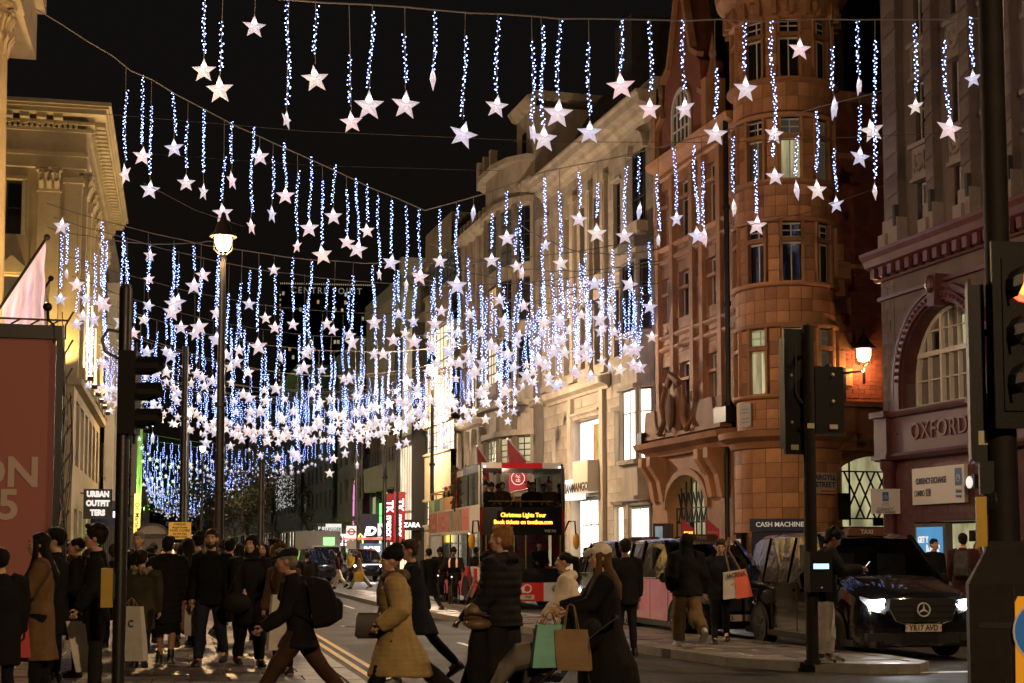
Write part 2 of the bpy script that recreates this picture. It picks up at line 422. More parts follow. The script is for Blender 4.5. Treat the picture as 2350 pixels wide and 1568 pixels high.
def window(parent, x0, x1, z0, z1, y=0.2, nx=1, nz=2, fm='white_frame', gm='glass_dark', fw=0.06, bw=0.035, zs=None, name='window', single=False, label=None):
 """frame with bars (part) and each pane (sub-part)"""
 mb = MB(fm); d = 0.05
 mb.box(x0, x0+fw, y-d, y, z0, z1); mb.box(x1-fw, x1, y-d, y, z0, z1)
 mb.box(x0+fw, x1-fw, y-d, y, z0, z0+fw); mb.box(x0+fw, x1-fw, y-d, y, z1-fw, z1)
 cx = [x0+fw + (x1-x0-2*fw)*i/nx for i in range(nx+1)]
 cz = [z0+fw] + ([z0+fw + (z1-z0-2*fw)*q for q in zs] if zs else [z0+fw + (z1-z0-2*fw)*i/nz for i in range(1, nz)]) + [z1-fw]
 for x in cx[1:-1]: mb.box(x-bw/2, x+bw/2, y-d*0.8, y-0.003, z0+fw, z1-fw)
 for z in cz[1:-1]: mb.box(x0+fw, x1-fw, y-d*0.7, y-0.005, z-bw/2, z+bw/2)
 f = mb.build(name, parent, fix=False)
 if label: f['label'] = label
 if single: link('pane', unit_quad(gm), f, ((x0+x1)/2, y-0.012, (z0+z1)/2), 0, (x1-x0-fw, 1, z1-z0-fw))
 else:
  for i in range(nx):
   for j in range(len(cz)-1):
    g = gm if isinstance(gm, str) else gm[min(j, len(gm)-1)]
    link('pane', unit_quad(g), f, ((cx[i]+cx[i+1])/2, y-0.012, (cz[j]+cz[j+1])/2), 0, (cx[i+1]-cx[i], 1, cz[j+1]-cz[j]))
 return f
def cornice(mb, x0, x1, z, prof, m=None, y=0.0, ends=True):
 """moulding: prof = list of (out, up) from the wall, run along x"""
 p = [(y - o, z + u) for o, u in prof]
 mb.prism(p, x0, x1, m, plane='yz')
# ================================================================== GROUND
def sheet(name, poly, z, m, kind='structure'):
 mb = MB(m); mb.add([(p[0], p[1], z) for p in poly], [tuple(range(len(poly)))])
 o = mb.build(name, fix=False); o['kind'] = kind; return o
sheet('ground', [(-900,-60),(900,-60),(900,1500),(-900,1500)], -0.02, 'asphalt')
road = sheet('road', [(-30,-20),(60,-20),(60,32),(16.5,32),(13.2,60),(12.4,140),(10,420),(-3,420),(2.3,140),(2.3,16),(-30,14)], -0.012, 'asphalt')
def paved(name, poly, z0, z1, m):
 mb = MB(m); mb.prism(poly, z0, z1, m, 'xy'); o = mb.build(name); o['kind'] = 'structure'; return o
# left pavement with kerb and separate slabs near the camera
LP = [(-20,14),(0.2,14),(1.3,14.5),(2.0,15.6),(2.2,17.2),(2.2,420),(-20,420)]
lpave = paved('pavement', [(p[0], p[1]) for p in LP], -0.1, 0.096, 'mortar_dark')
rp_poly = [(13.3,60),(14.4,44),(15.2,34),(15.6,30),(60,29),(60,420),(12.6,420),(12.4,140)]
rpave = paved('pavement', rp_poly, -0.1, 0.12, 'paving_b')
def slab_unit(m):
 mb = MB(m); j = 0.5
 mb.add([(-j,-j,0),(j,-j,0),(j,j,0),(-j,j,0),(-.485,-.485,1),(.485,-.485,1),(.485,.485,1),(-.485,.485,1)],
           [(4,5,6,7),(0,1,5,4),(1,2,6,5),(2,3,7,6),(3,0,4,7)]); return mb.mesh('paving_slab')
SL = [slab_unit('paving'), slab_unit('paving_b')]
far = MB()
k = 0
y = 14.1; row = 0
while y < 62:
 x = 2.0; off = 0.45 if row % 2 else 0.0
 if off and y > 17: far.box(1.556, 1.994, y+0.006, y+0.594, 0.0955, 0.1085, 'paving')
 x -= off
 while x - 0.9 > -7.4:
  w = 0.888; cx = x - 0.45; cy_ = y + 0.3
  ok = cx + 0.45 < (2.001 if y > 17 else (1.8 if y > 16 else 0.9))
  if ok:
   m = 0 if rng.random() < 0.6 else 1
   if k < 300 and -4.6 < cx: link('paving_slab', SL[m], lpave, (cx, cy_, 0.0955 + rng.uniform(0, 0.003)), 0, (w, 0.588, 0.012)); k += 1
   else: far.box(cx-w/2, cx+w/2, cy_-0.294, cy_+0.294, 0.0955, 0.1075 + rng.uniform(0, 0.003), 'paving' if m == 0 else 'paving_b')
  x -= 0.9
 y += 0.6; row += 1
o = far.build('paving_slabs', lpave, fix=False); o['kind'] = 'stuff'
for i in range(48):
 mb = MB('kerb') if i == 0 else None
 if i == 0:
  mb.box(0, 0.2, 0, 0.94, -0.05, 0.112); kerb_me = mb.mesh('kerb_stone')
 link('kerb_stone', kerb_me, lpave, (2.02, 17.2 + i*0.95, rng.uniform(-0.004, 0.004)))
# double yellow lines following the kerb
for dx, w in ((0.30, 0.09), (0.50, 0.09)):
 mb = MB('yellow_paint'); pts = []
 for i in range(60):
  t = i/59; yy = 13 + t*60
  xx = 2.2 + dx - (0.9*max(0, (17.5-yy)/4.5)**2 if yy < 17.5 else 0)
  pts.append((xx, yy))
 for a, b in zip(pts[:-1], pts[1:]): mb.quad((a[0], a[1], -0.006), (a[0]+w, a[1], -0.006), (b[0]+w, b[1], -0.006), (b[0], b[1], -0.006))
 o = mb.build('road_marking', fix=False); o['kind'] = 'structure'
def mark(x0, x1, y0, y1, m='white_paint', rz=0):
 mb = MB(m); mb.quad((x0,y0,-0.006),(x1,y0,-0.006),(x1,y1,-0.006),(x0,y1,-0.006)); o = mb.build('road_marking', fix=False); o['kind'] = 'structure'
mark(9.6, 16.5, 18.9, 19.08)
mark(3.2, 8.2, 12.6, 12.8)
for i in range(6): mark(5.0, 5.1, 24+i*6.5, 27+i*6.5)
for i in range(9): mark(4.0+i*0.75, 4.35+i*0.75, 16.2, 16.3)
# manholes and patches on the road
for i, (x, y) in enumerate(((4.4, 22.0), (5.4, 27.5), (3.6, 33.0), (6.0, 17.6))):
 mb = MB('iron'); mb.box(x, x+0.6, y, y+0.6, -0.02, -0.004)
 for q in range(5): mb.box(x+0.06, x+0.54, y+0.06+q*0.105, y+0.1+q*0.105, -0.004, -0.001)
 tag(mb.build('manhole_cover'), ['square iron cover in the near lane beside the stepping woman', 'square iron cover in the lane beside the traffic island', 'square iron cover in the far lane near the left kerb', 'square iron cover near the head of the traffic island'][i], 'manhole cover')
# central island
IS = [(9.9,18.9),(9.2,19.0),(8.4,19.6),(7.8,20.7),(7.45,23.3),(6.95,29.5),(6.35,36),(6.0,42),(5.9,60),(7.3,60),(7.85,46),(9.05,30),(9.85,23.6),(10.3,20.6),(10.25,19.3)]
island = paved('traffic_island', IS, -0.1, 0.108, 'kerb')
def inside(p, poly):
 c = False; n = len(poly)
 for i in range(n):
  a, b = poly[i], poly[i-1]
  if (a[1] > p[1]) != (b[1] > p[1]) and p[0] < (b[0]-a[0])*(p[1]-a[1])/(b[1]-a[1])+a[0]: c = not c
 return c
k = 0
for r in range(70):
 yy = 19.15 + r*0.6
 for c in range(7):
  xx = 5.6 + c*0.9 + (0.45 if r % 2 else 0)
  if all(inside((xx+sx*0.52, yy+0.3+sy*0.36), IS) for sx in (-1, 1) for sy in (-1, 1)):
   link('paving_slab', SL[0 if rng.random() < 0.6 else 1], island, (xx, yy+0.3, 0.1075+rng.uniform(0, 0.004)), 0, (0.886, 0.586, 0.012)); k += 1
for i in range(len(IS)):                                   # kerb stones round the edge
 a = Vector((*IS[i], 0)); b = Vector((*IS[(i+1) % len(IS)], 0)); L = (b-a).length; n = max(1, round(L/1.0))
 if a.y > 45 or b.y > 45: continue
 d = (b-a)/L; nrm = Vector((d.y, -d.x, 0))
 if inside(((a+b)/2 + nrm*0.1).to_2d(), IS): nrm = -nrm
 for j in range(n):
  p = a + d*(L*(j+0.5)/n) - nrm*0.11
  mb = MB('kerb'); mb.obox((0, 0, 0), (L/n-0.012, 0.24, 0.14)); mb.build('kerb_stone', island, (p.x, p.y, 0.052+rng.uniform(-.003, .003)), math.atan2(d.y, d.x), fix=False)
mat('asphalt_dark', (0.026, 0.025, 0.024), 0.72, spec=0.25, var=0.3, vscale=2, bump=0.5, bscale=160)
for x0, x1, y0, y1 in ((2.9, 4.1, 24.5, 27), (4.6, 5.7, 18, 21.2), (3.2, 6.0, 29.5, 30.1), (5.9, 6.4, 31, 38), (2.8, 3.6, 34, 40), (6.3, 7.6, 15.2, 17.6)):
 mb = MB('asphalt_dark'); mb.quad((x0, y0, -0.009), (x1, y0, -0.009), (x1, y1, -0.009), (x0, y1, -0.009)); mb.build('road_patch', fix=False)['kind'] = 'structure'
mat('leaf_litter', (0.12, 0.07, 0.03), 0.8)
lit = MB('leaf_litter')
for i in range(260):
 x = rng.uniform(-4, 9); y = rng.uniform(15, 45); s = rng.uniform(0.02, 0.06); a = rng.random()*6.3; z = 0.124 if (x < 2.1) else (-0.002 if not inside((x, y), IS) else 0.13)
 lit.quad((x, y, z), (x+s*math.cos(a), y+s*math.sin(a), z+0.008), (x+s*math.cos(a)-s*math.sin(a), y+s*math.sin(a)+s*math.cos(a), z+0.004), (x-s*math.sin(a), y+s*math.cos(a), z+0.01))
o = tag(lit.build('fallen_leaves', fix=False), 'scraps of leaves and litter scattered over the road and paving', 'litter', kind='stuff')
# ================================================================== RIGHT-HAND BUILDINGS
RZ = math.atan2(-1, 0.05)
def rb(name, label, Y0, cat='building', group=None, off=0.0):
 return thing(name, label, cat, (22 - 0.05*Y0 + off, Y0, 0), RZ, group)
# ---- (e) pale stone shop building with lit windows
B = rb('stone_shop_building', 'pale stone shop building with white lit display windows left of the red brick turret', 74.3)
Wd = 16.2; bh = 0.6
s6 = lambda z: snap(z, 0, bh)
ops = []
shop = (5.1, 9.2, 4.8, 7.8); door = (5.1, 9.2, 0.0, 4.2)
narrow = (10.9, 11.9, 5.4, 7.8); lowA = (10.7, 12.0, 0.0, 3.6); nl = (1.4, 2.0, 6.0, 7.8); lowL = (0.9, 2.6, 0.0, 3.6)
tall = [(1.3, 2.15), (3.5, 4.35), (6.1, 6.95), (8.15, 9.0)]
ops += [shop, door, narrow, lowA, nl, lowL]
for a, b in tall: ops += [(a, b, 10.2, 13.2), (a, b, 14.4, 18.0)]
ops += [(10.9, 11.8, 15.0, 18.0), (10.9, 11.8, 10.2, 13.2)]
bays = [(5.4, 8.4, 'lit'), (10.8, 13.8, 'dark'), (15.6, 18.6, 'dark')]
mb = MB('stone_joint'); wall_grid(mb, 0, Wd, 0, 20.1, ops, 0.0, 0.35, 'stone_joint', 'stone')
mb.box(0, Wd, 0.9, 9, 0, 20.1, 'stone_joint'); mb.build('wall', B)
blocks(B, 0, Wd, 0, 9.0, 1.05, bh, ops + [(0.9, 10.3, 9.0, 9.6), (12.6, 16.0, 0.0, 9.0)], 0.0, 0.02, cap=170)
blocks(B, 0, Wd, 9.6, 19.8, 1.05, bh, ops + [(12.6, 15.9, 9.6, 18.6)], 0.0, 0.02, cap=300)
for x0, x1, z0, z1 in (shop,):
 window(B, x0+0.2, x1-0.15, z0, z1, 0.3, 4, 1, 'white_frame', 'lit_white', 0.09, 0.05)
 for x in (5.42, 7.1, 8.7): MBx = MB('led_lilac'); MBx.box(x, x+0.09, 0.2, 0.26, z0+0.1, z1-0.15); MBx.build('light_strip', B, fix=False)
 mat('poster_green', (0.12, 0.25, 0.05), 0.5, var=0.5, vscale=2); mat('poster_orange', (0.5, 0.2, 0.06), 0.5, var=0.5, vscale=2)
 p = MB(); p.box(7.45, 7.9, 0.15, 0.2, z0+0.2, z1-0.3, 'poster_orange'); p.box(7.9, 8.45, 0.15, 0.2, z0+0.2, z1-0.3, 'poster_green'); p.build('display_poster', B, fix=False)
window(B, door[0]+0.25, door[1]-0.2, 0.1, 4.1, 0.33, 3, 2, 'dark_frame', 'lit_white', 0.1, 0.06, zs=[0.7])
for x in (5.42, 8.75): MBx = MB('led_white'); MBx.box(x, x+0.09, 0.2, 0.26, 0.2, 4.0); MBx.build('light_strip', B, fix=False)
window(B, *narrow[:2], *narrow[2:], 0.25, 2, 2, 'dark_frame', 'lit_white', 0.05, 0.04, zs=[0.62])
window(B, *lowA[:2], 0.1, 3.6, 0.25, 2, 2, 'white_frame', 'lit_white', 0.06, 0.05)
window(B, *lowL[:2], 0.1, 3.6, 0.25, 2, 2, 'white_frame', 'lit_white', 0.06, 0.05)
window(B, *nl, 0.25, 1, 2, 'dark_frame', 'lit_white', 0.05, 0.04)
for i, (a, b) in enumerate(tall):
 window(B, a, b, 10.2, 13.2, 0.3, 2, 3, 'dark_frame', 'glass_dark' if i != 2 else 'glass_dim', 0.05, 0.03)
 window(B, a, b, 14.4, 18.0, 0.3, 2, 3, 'dark_frame', 'glass_dark', 0.05, 0.03)
window(B, 10.9, 11.8, 15.0, 18.0, 0.2, 2, 3, 'dark_frame', 'glass_dark', 0.05, 0.03)
window(B, 10.9, 11.8, 10.2, 13.2, 0.2, 2, 3, 'dark_frame', 'glass_dim', 0.05, 0.03)
mb = MB('stone')
for a, b in tall:                                            # giant order of pilasters, spandrels with panels
 mb.box(a, b, 0.12, 0.35, 13.2, 14.4); mb.box(a+0.1, b-0.1, 0.07, 0.12, 13.45, 14.15)
mb.build('spandrels', B)
for x in (0.35, 2.6, 5.0, 7.35, 9.5):
 mb = MB('stone'); mb.box(x, x+0.62, -0.2, 0.0, 9.95, 18.7); mb.box(x-0.06, x+0.68, -0.27, -0.02, 9.65, 9.95); mb.box(x-0.06, x+0.68, -0.27, -0.02, 18.4, 18.7)
 mb.box(x+0.1, x+0.52, -0.235, -0.2, 10.2, 18.2); mb.build('pilaster', B)
mb = MB('stone')
cornice(mb, -0.05, Wd+0.05, 19.6, [(0, 0), (0.12, 0), (0.18, 0.2), (0.4, 0.35), (0.45, 0.55), (0.75, 0.62), (0.8, 0.9), (0.9, 1.0), (0.9, 1.1), (0, 1.15)])
mb.box(0, Wd, -0.1, 0.5, 20.75, 21.3); mb.build('cornice', B)
mb = MB('stone'); cornice(mb, 0.9, 10.3, 8.9, [(0, 0), (0.1, 0.02), (0.16, 0.15), (0.4, 0.28), (0.46, 0.5), (0.46, 0.58), (0, 0.66)])
for x in (4.6, 9.3): mb.box(x, x+0.5, -0.22, 0, 0, 8.9)
cornice(mb, 5.0, 9.3, 7.85, [(0, 0), (0.1, 0), (0.16, 0.12), (0.3, 0.2), (0.3, 0.28), (0, 0.3)]); mb.build('shopfront_cornice', B)
mb = MB('stone')
for z in (7.8, 3.65): cornice(mb, 10.7, 12.15, z, [(0, 0), (0.08, 0), (0.2, 0.14), (0.2, 0.2), (0, 0.22)])
for z in (18.0, 13.2): cornice(mb, 10.75, 11.95, z, [(0, 0), (0.1, 0), (0.14, 0.12), (0, 0.14)])
mb.box(10.8, 11.9, -0.1, 0, 14.8, 15.0); mb.build('window_heads', B)
# canted bay with three storeys of windows
bx = [(12.7, 0.0), (13.25, -0.55), (15.2, -0.55), (15.75, 0.0)]
def bay_wall(z0, z1, m='stone'):
 mb = MB(m)
 for a, b in zip(bx[:-1], bx[1:]): mb.quad((a[0], a[1], z0), (b[0], b[1], z0), (b[0], b[1], z1), (a[0], a[1], z1))
 mb.add([(p[0], p[1], z1) for p in bx], [(0, 1, 2, 3)]); mb.add([(p[0], p[1], z0) for p in bx], [(3, 2, 1, 0)]); return mb
for z0, z1 in ((3.9, 5.4), (8.4, 10.8), (13.8, 14.5)):
 bay_wall(z0, z1).build('bay_apron', B, fix=False)
for z0, z1, lit in bays:
 if z0 > 15: continue
 for q, (a, b) in enumerate(zip(bx[:-1], bx[1:])):
  L = math.hypot(b[0]-a[0], b[1]-a[1]); ang = math.atan2(b[1]-a[1], b[0]-a[0])
  w = window(B, 0.1, L-0.1, 0.02, z1-z0-0.02, 0.1, 1 if q != 1 else 2, 2, 'dark_frame', 'lit_white' if lit == 'lit' else 'glass_dark', 0.06, 0.05, zs=[0.68])
  w.location = (a[0], a[1], z0); w.rotation_euler = (0, 0, ang)
 mb = MB('stone')
 for p in bx: mb.lathe([(0.13, z0), (0.13, z1)], (p[0], p[1]+0.05, 0), 8)
 mb.build('bay_mullions', B)
for z in (5.25, 8.4, 10.6, 13.75, 3.75):
 mb = MB('stone'); poly = [(12.5, 0.02), (13.15, -0.75), (15.3, -0.75), (15.95, 0.02)]; mb.prism(poly, z, z+0.18, 'stone', 'xy'); mb.build('bay_ledge', B)
mb = MB(); mb.prism([(12.6, 0.02), (13.2, -0.65), (15.25, -0.65), (15.85, 0.02)], 14.3, 14.75, 'stone_dark', 'xy')
mb.build('bay_roof', B)
mb = MB('stone'); cornice(mb, 12.9, 15.5, 3.55, [(0, 0), (0.1, 0), (0.25, 0.1), (0.25, 0.18), (0, 0.2)]); mb.build('window_heads', B)
window(B, 13.1, 15.3, 0.1, 3.5, -0.02, 2, 2, 'white_frame', 'lit_white', 0.09, 0.06)
window(B, 13.5, 14.9, 15.6, 18.6, -0.02, 2, 3, 'dark_frame', 'glass_dark', 0.06, 0.04)
mb = MB('stone'); mb.box(13.2, 15.2, -0.5, 0, 15.0, 15.45); mb.box(13.4, 13.7, -0.4, 0, 14.6, 15.0); mb.box(14.7, 15.0, -0.4, 0, 14.6, 15.0)
for i in range(9):
 a0 = math.pi*i/9; a1 = math.pi*(i+1)/9
 mb.prism([(14.2+1.1*math.cos(a0), 18.6+0.9*math.sin(a0)), (14.2+1.1*math.cos(a1), 18.6+0.9*math.sin(a1)), (14.2+0.85*math.cos(a1), 18.6+0.68*math.sin(a1)), (14.2+0.85*math.cos(a0), 18.6+0.68*math.sin(a0))], -0.25, 0)
mb.build('window_hood', B)
mb = MB('roof_dark')                                         # dark mansard with slat ribs and a chimney-like box
mb.add([(0, 0.6, 21.3), (Wd, 0.6, 21.3), (Wd, 3.0, 25.3), (0, 3.0, 25.3), (0, 9, 25.3), (Wd, 9, 25.3), (0, 9, 20), (Wd, 9, 20)], [(0, 1, 2, 3), (3, 2, 5, 4), (0, 3, 4, 6), (1, 7, 5, 2)])
for i in range(9): mb.bar((1.5, 0.62+0.24*i, 21.5+0.4*i), (9.5, 0.62+0.24*i, 21.5+0.4*i), 0.12, 0.12)
mb.box(9.8, 12, 0.5, 3, 21, 25.5); mb.build('roof', B)
# projecting box sign
S = thing('projecting_sign', 'cream box sign lettered MANGO over the shop door', 'sign', (22-0.05*74.3, 74.3, 0), RZ)
mat('cream_box', (0.62, 0.54, 0.40), 0.5); mb = MB('cream_box'); mb.box(7.1, 9.3, -0.75, -0.02, 4.32, 5.75); mb.build('box', S)
text('lettering', 'MANGO', 0.52, 'black_plastic', S, (8.2, -0.765, 4.55), sx=1.2, bold=0.015)
mb = MB('sign_soft'); mb.box(5.0, 6.9, -0.5, -0.04, 4.05, 5.0); p = mb.build('light_panel', S)
text('lettering', 'MANGO', 0.62, 'black_plastic', S, (5.95, -0.51, 4.55), sx=0.9, bold=0.02)
# ---- (f) terracotta building with corner turret
B = rb('terracotta_corner_building', 'orange terracotta corner building with round turret beside the side street', 58.0)
Wf = 8.6; bh = 0.45
fl = [(7.0, 9.15), (10.6, 12.75), (14.1, 16.25)]
bcol = [(0.55, 1.25), (2.35, 3.35), (5.2, 5.95)]
s4 = lambda z: snap(z, 5.4, bh)
ops = []
for z0, z1 in fl:
 for a, b in bcol: ops.append((a, b, s4(z0), s4(z1)))
bigarch = (1.6, 5.6, 0.0, 4.95)
mb = MB('terra_joint'); wall_grid(mb, 0, Wf, 5.4, 17.1, ops, 0.0, 0.3, 'terra_joint', 'terracotta'); mb.box(0, Wf, 0.9, 6, 0, 17.1, 'terra_joint'); mb.build('wall', B)
blocks(B, 0, Wf-0.8, 5.4, 17.1, 0.75, bh, ops, 0.0, 0.03, ('terracotta', 'terracotta_b'), 'terracotta_block', cap=150, joint=0.02)
for z0, z1 in fl:
 for a, b in bcol:
  za, zb = s4(z0), s4(z1); window(B, a, b, za, zb, 0.22, 1 if b-a < 0.9 else 2, 2, 'white_frame', 'glass_dim' if rng.random() < 0.4 else 'glass_dark', 0.07, 0.045, zs=[0.68])
  mb = MB('terracotta'); mb.box(a-0.02, b+0.02, -0.06, 0.1, zb-0.72, zb-0.6); mb.build('transom', B)
for z in (6.75, 9.6, 10.1, 13.2, 13.7, 16.6): mb = MB('terracotta'); cornice(mb, 0, 7.9, z, [(0, 0), (0.08, 0.0), (0.16, 0.08), (0.16, 0.16), (0, 0.2)]); mb.build('string_course', B)
for x in (0.1, 1.7, 3.75, 4.7, 6.4): mb = MB('terracotta'); mb.box(x, x+0.32, -0.18, 0, 6.9, 16.6); mb.build('pier', B)
mb = MB('terracotta'); cornice(mb, 0, 8.2, 16.9, [(0, 0), (0.15, 0), (0.2, 0.15), (0.5, 0.3), (0.55, 0.5), (0, 0.55)])
mb.build('cornice', B)
mb = MB('terracotta')                                        # gable with pinnacles
gz = 17.3
mb.prism([(0.2, gz), (5.8, gz), (5.6, 18.6), (5.0, 19.0), (4.8, 20.4), (4.2, 20.8), (3.3, 23.6), (2.7, 23.6), (1.8, 20.8), (1.2, 20.4), (1.0, 19.0), (0.4, 18.6)], -0.1, 0.9, 'red_brick')
for q in ((0.2, 18.0), (5.55, 18.0)): mb.box(q[0]-0.15, q[0]+0.3, -0.3, 0.5, 17.3, 19.4); mb.lathe([(0.28, 19.4), (0.1, 20.2), (0.16, 20.4), (0.02, 21.2)], (q[0]+0.07, 0.1, 0), 8)
for a, b in (((5.8, 18.7), (4.9, 19.2)), ((4.9, 20.6), (4.2, 21.0)), ((4.2, 21.0), (3.3, 23.7)), ((0.2, 18.7), (1.1, 19.2)), ((1.1, 20.6), (1.8, 21.0)), ((1.8, 21.0), (2.7, 23.7))): mb.bar((a[0], -0.12, a[1]), (b[0], -0.12, b[1]), 0.3, 0.2)
mb.box(2.75, 3.25, -0.2, 0.4, 23.5, 24.3); mb.box(2.6, 3.4, -0.35, 0.5, 24.25, 24.45); mb.build('gable', B)
mb = MB('terracotta')                                        # small standing figure finial
mb.lathe([(0.26, 24.45), (0.2, 25.0), (0.24, 25.4), (0.2, 25.75), (0.1, 25.9), (0.13, 26.05), (0.1, 26.25), (0, 26.3)], (3.0, 0.1, 0), 9); mb.tube([(2.8, 0.1, 25.6), (2.62, -0.05, 25.3), (2.8, -0.15, 25.15)], 0.07, 6); mb.tube([(3.2, 0.1, 25.6), (3.4, 0, 25.3), (3.3, -0.15, 25.0)], 0.07, 6); mb.build('finial', B, smooth=50)
mb = MB('white_frame'); c = (3.0, -0.14, 18.9); n = 12     # arched white gable window
for i in range(n):
 a0, a1 = math.pi*i/n, math.pi*(i+1)/n; R1, R2 = 0.95, 0.82
 mb.prism([(c[0]+R1*math.cos(a0), c[2]+R1*math.sin(a0)), (c[0]+R1*math.cos(a1), c[2]+R1*math.sin(a1)), (c[0]+R2*math.cos(a1), c[2]+R2*math.sin(a1)), (c[0]+R2*math.cos(a0), c[2]+R2*math.sin(a0))], -0.2, -0.1)
mb.box(2.05, 2.18, -0.2, -0.1, 17.5, 18.9); mb.box(3.82, 3.95, -0.2, -0.1, 17.5, 18.9)
for x in (2.6, 3.0, 3.4): mb.box(x-0.03, x+0.03, -0.18, -0.12, 17.5, 19.6)
for z in (17.55, 18.2, 18.9): mb.box(2.1, 3.9, -0.18, -0.12, z-0.03, z+0.03)
gw = mb.build('window', B)
mb = MB('glass_dark'); mb.add([(2.15, -0.11, 17.5), (3.85, -0.11, 17.5)] + [(3.0+0.85*math.cos(math.pi*i/10), -0.11, 18.9+0.85*math.sin(math.pi*i/10)) for i in range(11)], [tuple(range(13))]); mb.build('pane', gw, fix=False)
# entrance storey: wide arch under a cartouche
mb = MB('terracotta')
az, ar = 3.3, 2.0; n = 14; cxA = 3.6
for i in range(n):                                           # spandrel wall above the arch
 a0, a1 = math.pi*i/n, math.pi*(i+1)/n
 x0_, x1_ = cxA+ar*math.cos(a0), cxA+ar*math.cos(a1); z0_, z1_ = az+1.25*math.sin(a0), az+1.25*math.sin(a1)
 mb.quad((x1_, -0.3, z1_), (x0_, -0.3, z0_), (x0_, -0.3, 5.4), (x1_, -0.3, 5.4)); mb.quad((x1_, -0.3, z1_), (x0_, -0.3, z0_), (x0_, 0.5, z0_), (x1_, 0.5, z1_))
 mb.prism([(cxA+(ar+0.28)*math.cos(a0), az+1.5*math.sin(a0)), (cxA+(ar+0.28)*math.cos(a1), az+1.5*math.sin(a1)), (x1_, z1_), (x0_, z0_)], -0.42, -0.28)
mb.box(0, cxA-ar, -0.3, 0.9, 0, 5.4); mb.box(cxA+ar, 8.2, -0.3, 0.9, 0, 5.4)
mb.build('entrance_arch', B)
mb = MB('terracotta'); cornice(mb, -0.2, 8.2, 5.3, [(0.3, 0), (0.5, 0.05), (0.6, 0.25), (1.0, 0.4), (1.1, 0.6), (0, 0.75)])
for x in (0.2, 1.1, 6.0, 6.9):                               # consoles
 mb.prism([(-0.3, 3.6), (-0.45, 3.6), (-0.6, 4.4), (-1.0, 5.0), (-1.0, 5.35), (-0.3, 5.35)], x, x+0.4, 'terracotta', 'yz')
mb.build('cornice', B)
mb = MB('terracotta_b')                                      # cartouche with scrolls breaking the balcony
mb.box(0, 7.9, -0.75, -0.3, 6.05, 6.2); mb.box(0.2, 7.7, -0.6, -0.3, 5.95, 7.2)
mb.ell((3.6, -0.66, 6.9), (0.6, 0.2, 1.0), 14, 8); mb.ell((3.6, -0.95, 6.95), (0.42, 0.12, 0.7), 12, 6, 'terra_joint')
for s_ in (-1, 1):
 mb.tube([(3.6+s_*0.9, -0.8, 7.9), (3.6+s_*1.2, -0.85, 7.3), (3.6+s_*0.95, -0.8, 6.7), (3.6+s_*1.4, -0.85, 6.2), (3.6+s_*1.9, -0.8, 6.6)], [0.06, 0.11, 0.13, 0.12, 0.05], 8)
 mb.prism([(3.6+s_*2.2, 6.1), (3.6+s_*3.6, 6.1), (3.6+s_*3.4, 7.2), (3.6+s_*2.4, 7.2)], -0.68, -0.6)
mb.tube([(3.0, -0.8, 8.0), (3.6, -0.9, 8.35), (4.2, -0.8, 8.0)], 0.14, 7); mb.build('cartouche', B, smooth=50)
mb = MB('iron')                                              # lattice screen in the arch
for z in (2.2, 2.75, 3.3): mb.bar((1.6, 0.1, z), (5.6, 0.1, z), 0.05)
for i in range(9): mb.bar((1.6+i*0.5, 0.1, 2.2), (1.6+i*0.5, 0.1, 3.3+1.2*math.sqrt(max(0, 1-((1.6+i*0.5-3.6)/2.0)**2))), 0.05)
for i in range(7):
 mb.bar((1.8+i*0.5, 0.1, 2.75), (2.3+i*0.5, 0.1, 3.9), 0.05); mb.bar((2.3+i*0.5, 0.1, 2.75), (1.8+i*0.5, 0.1, 3.9), 0.05)
mb.box(1.6, 5.6, 0.0, 0.2, 2.05, 2.2); mb.box(2.6, 3.4, -0.1, 0.1, 2.3, 2.75); mb.build('lattice_screen', B)
mb = MB('lit_dim'); mb.quad((1.6, 0.8, 0), (5.6, 0.8, 0), (5.6, 0.8, 4.6), (1.6, 0.8, 4.6)); mb.build('lit_interior', B, fix=False)
mb = MB('lit_shop'); mb.box(2.0, 3.0, 0.6, 0.7, 0, 2.0); mb.box(4.0, 5.0, 0.6, 0.7, 0.2, 2.0); mb.build('lit_doorway', B)
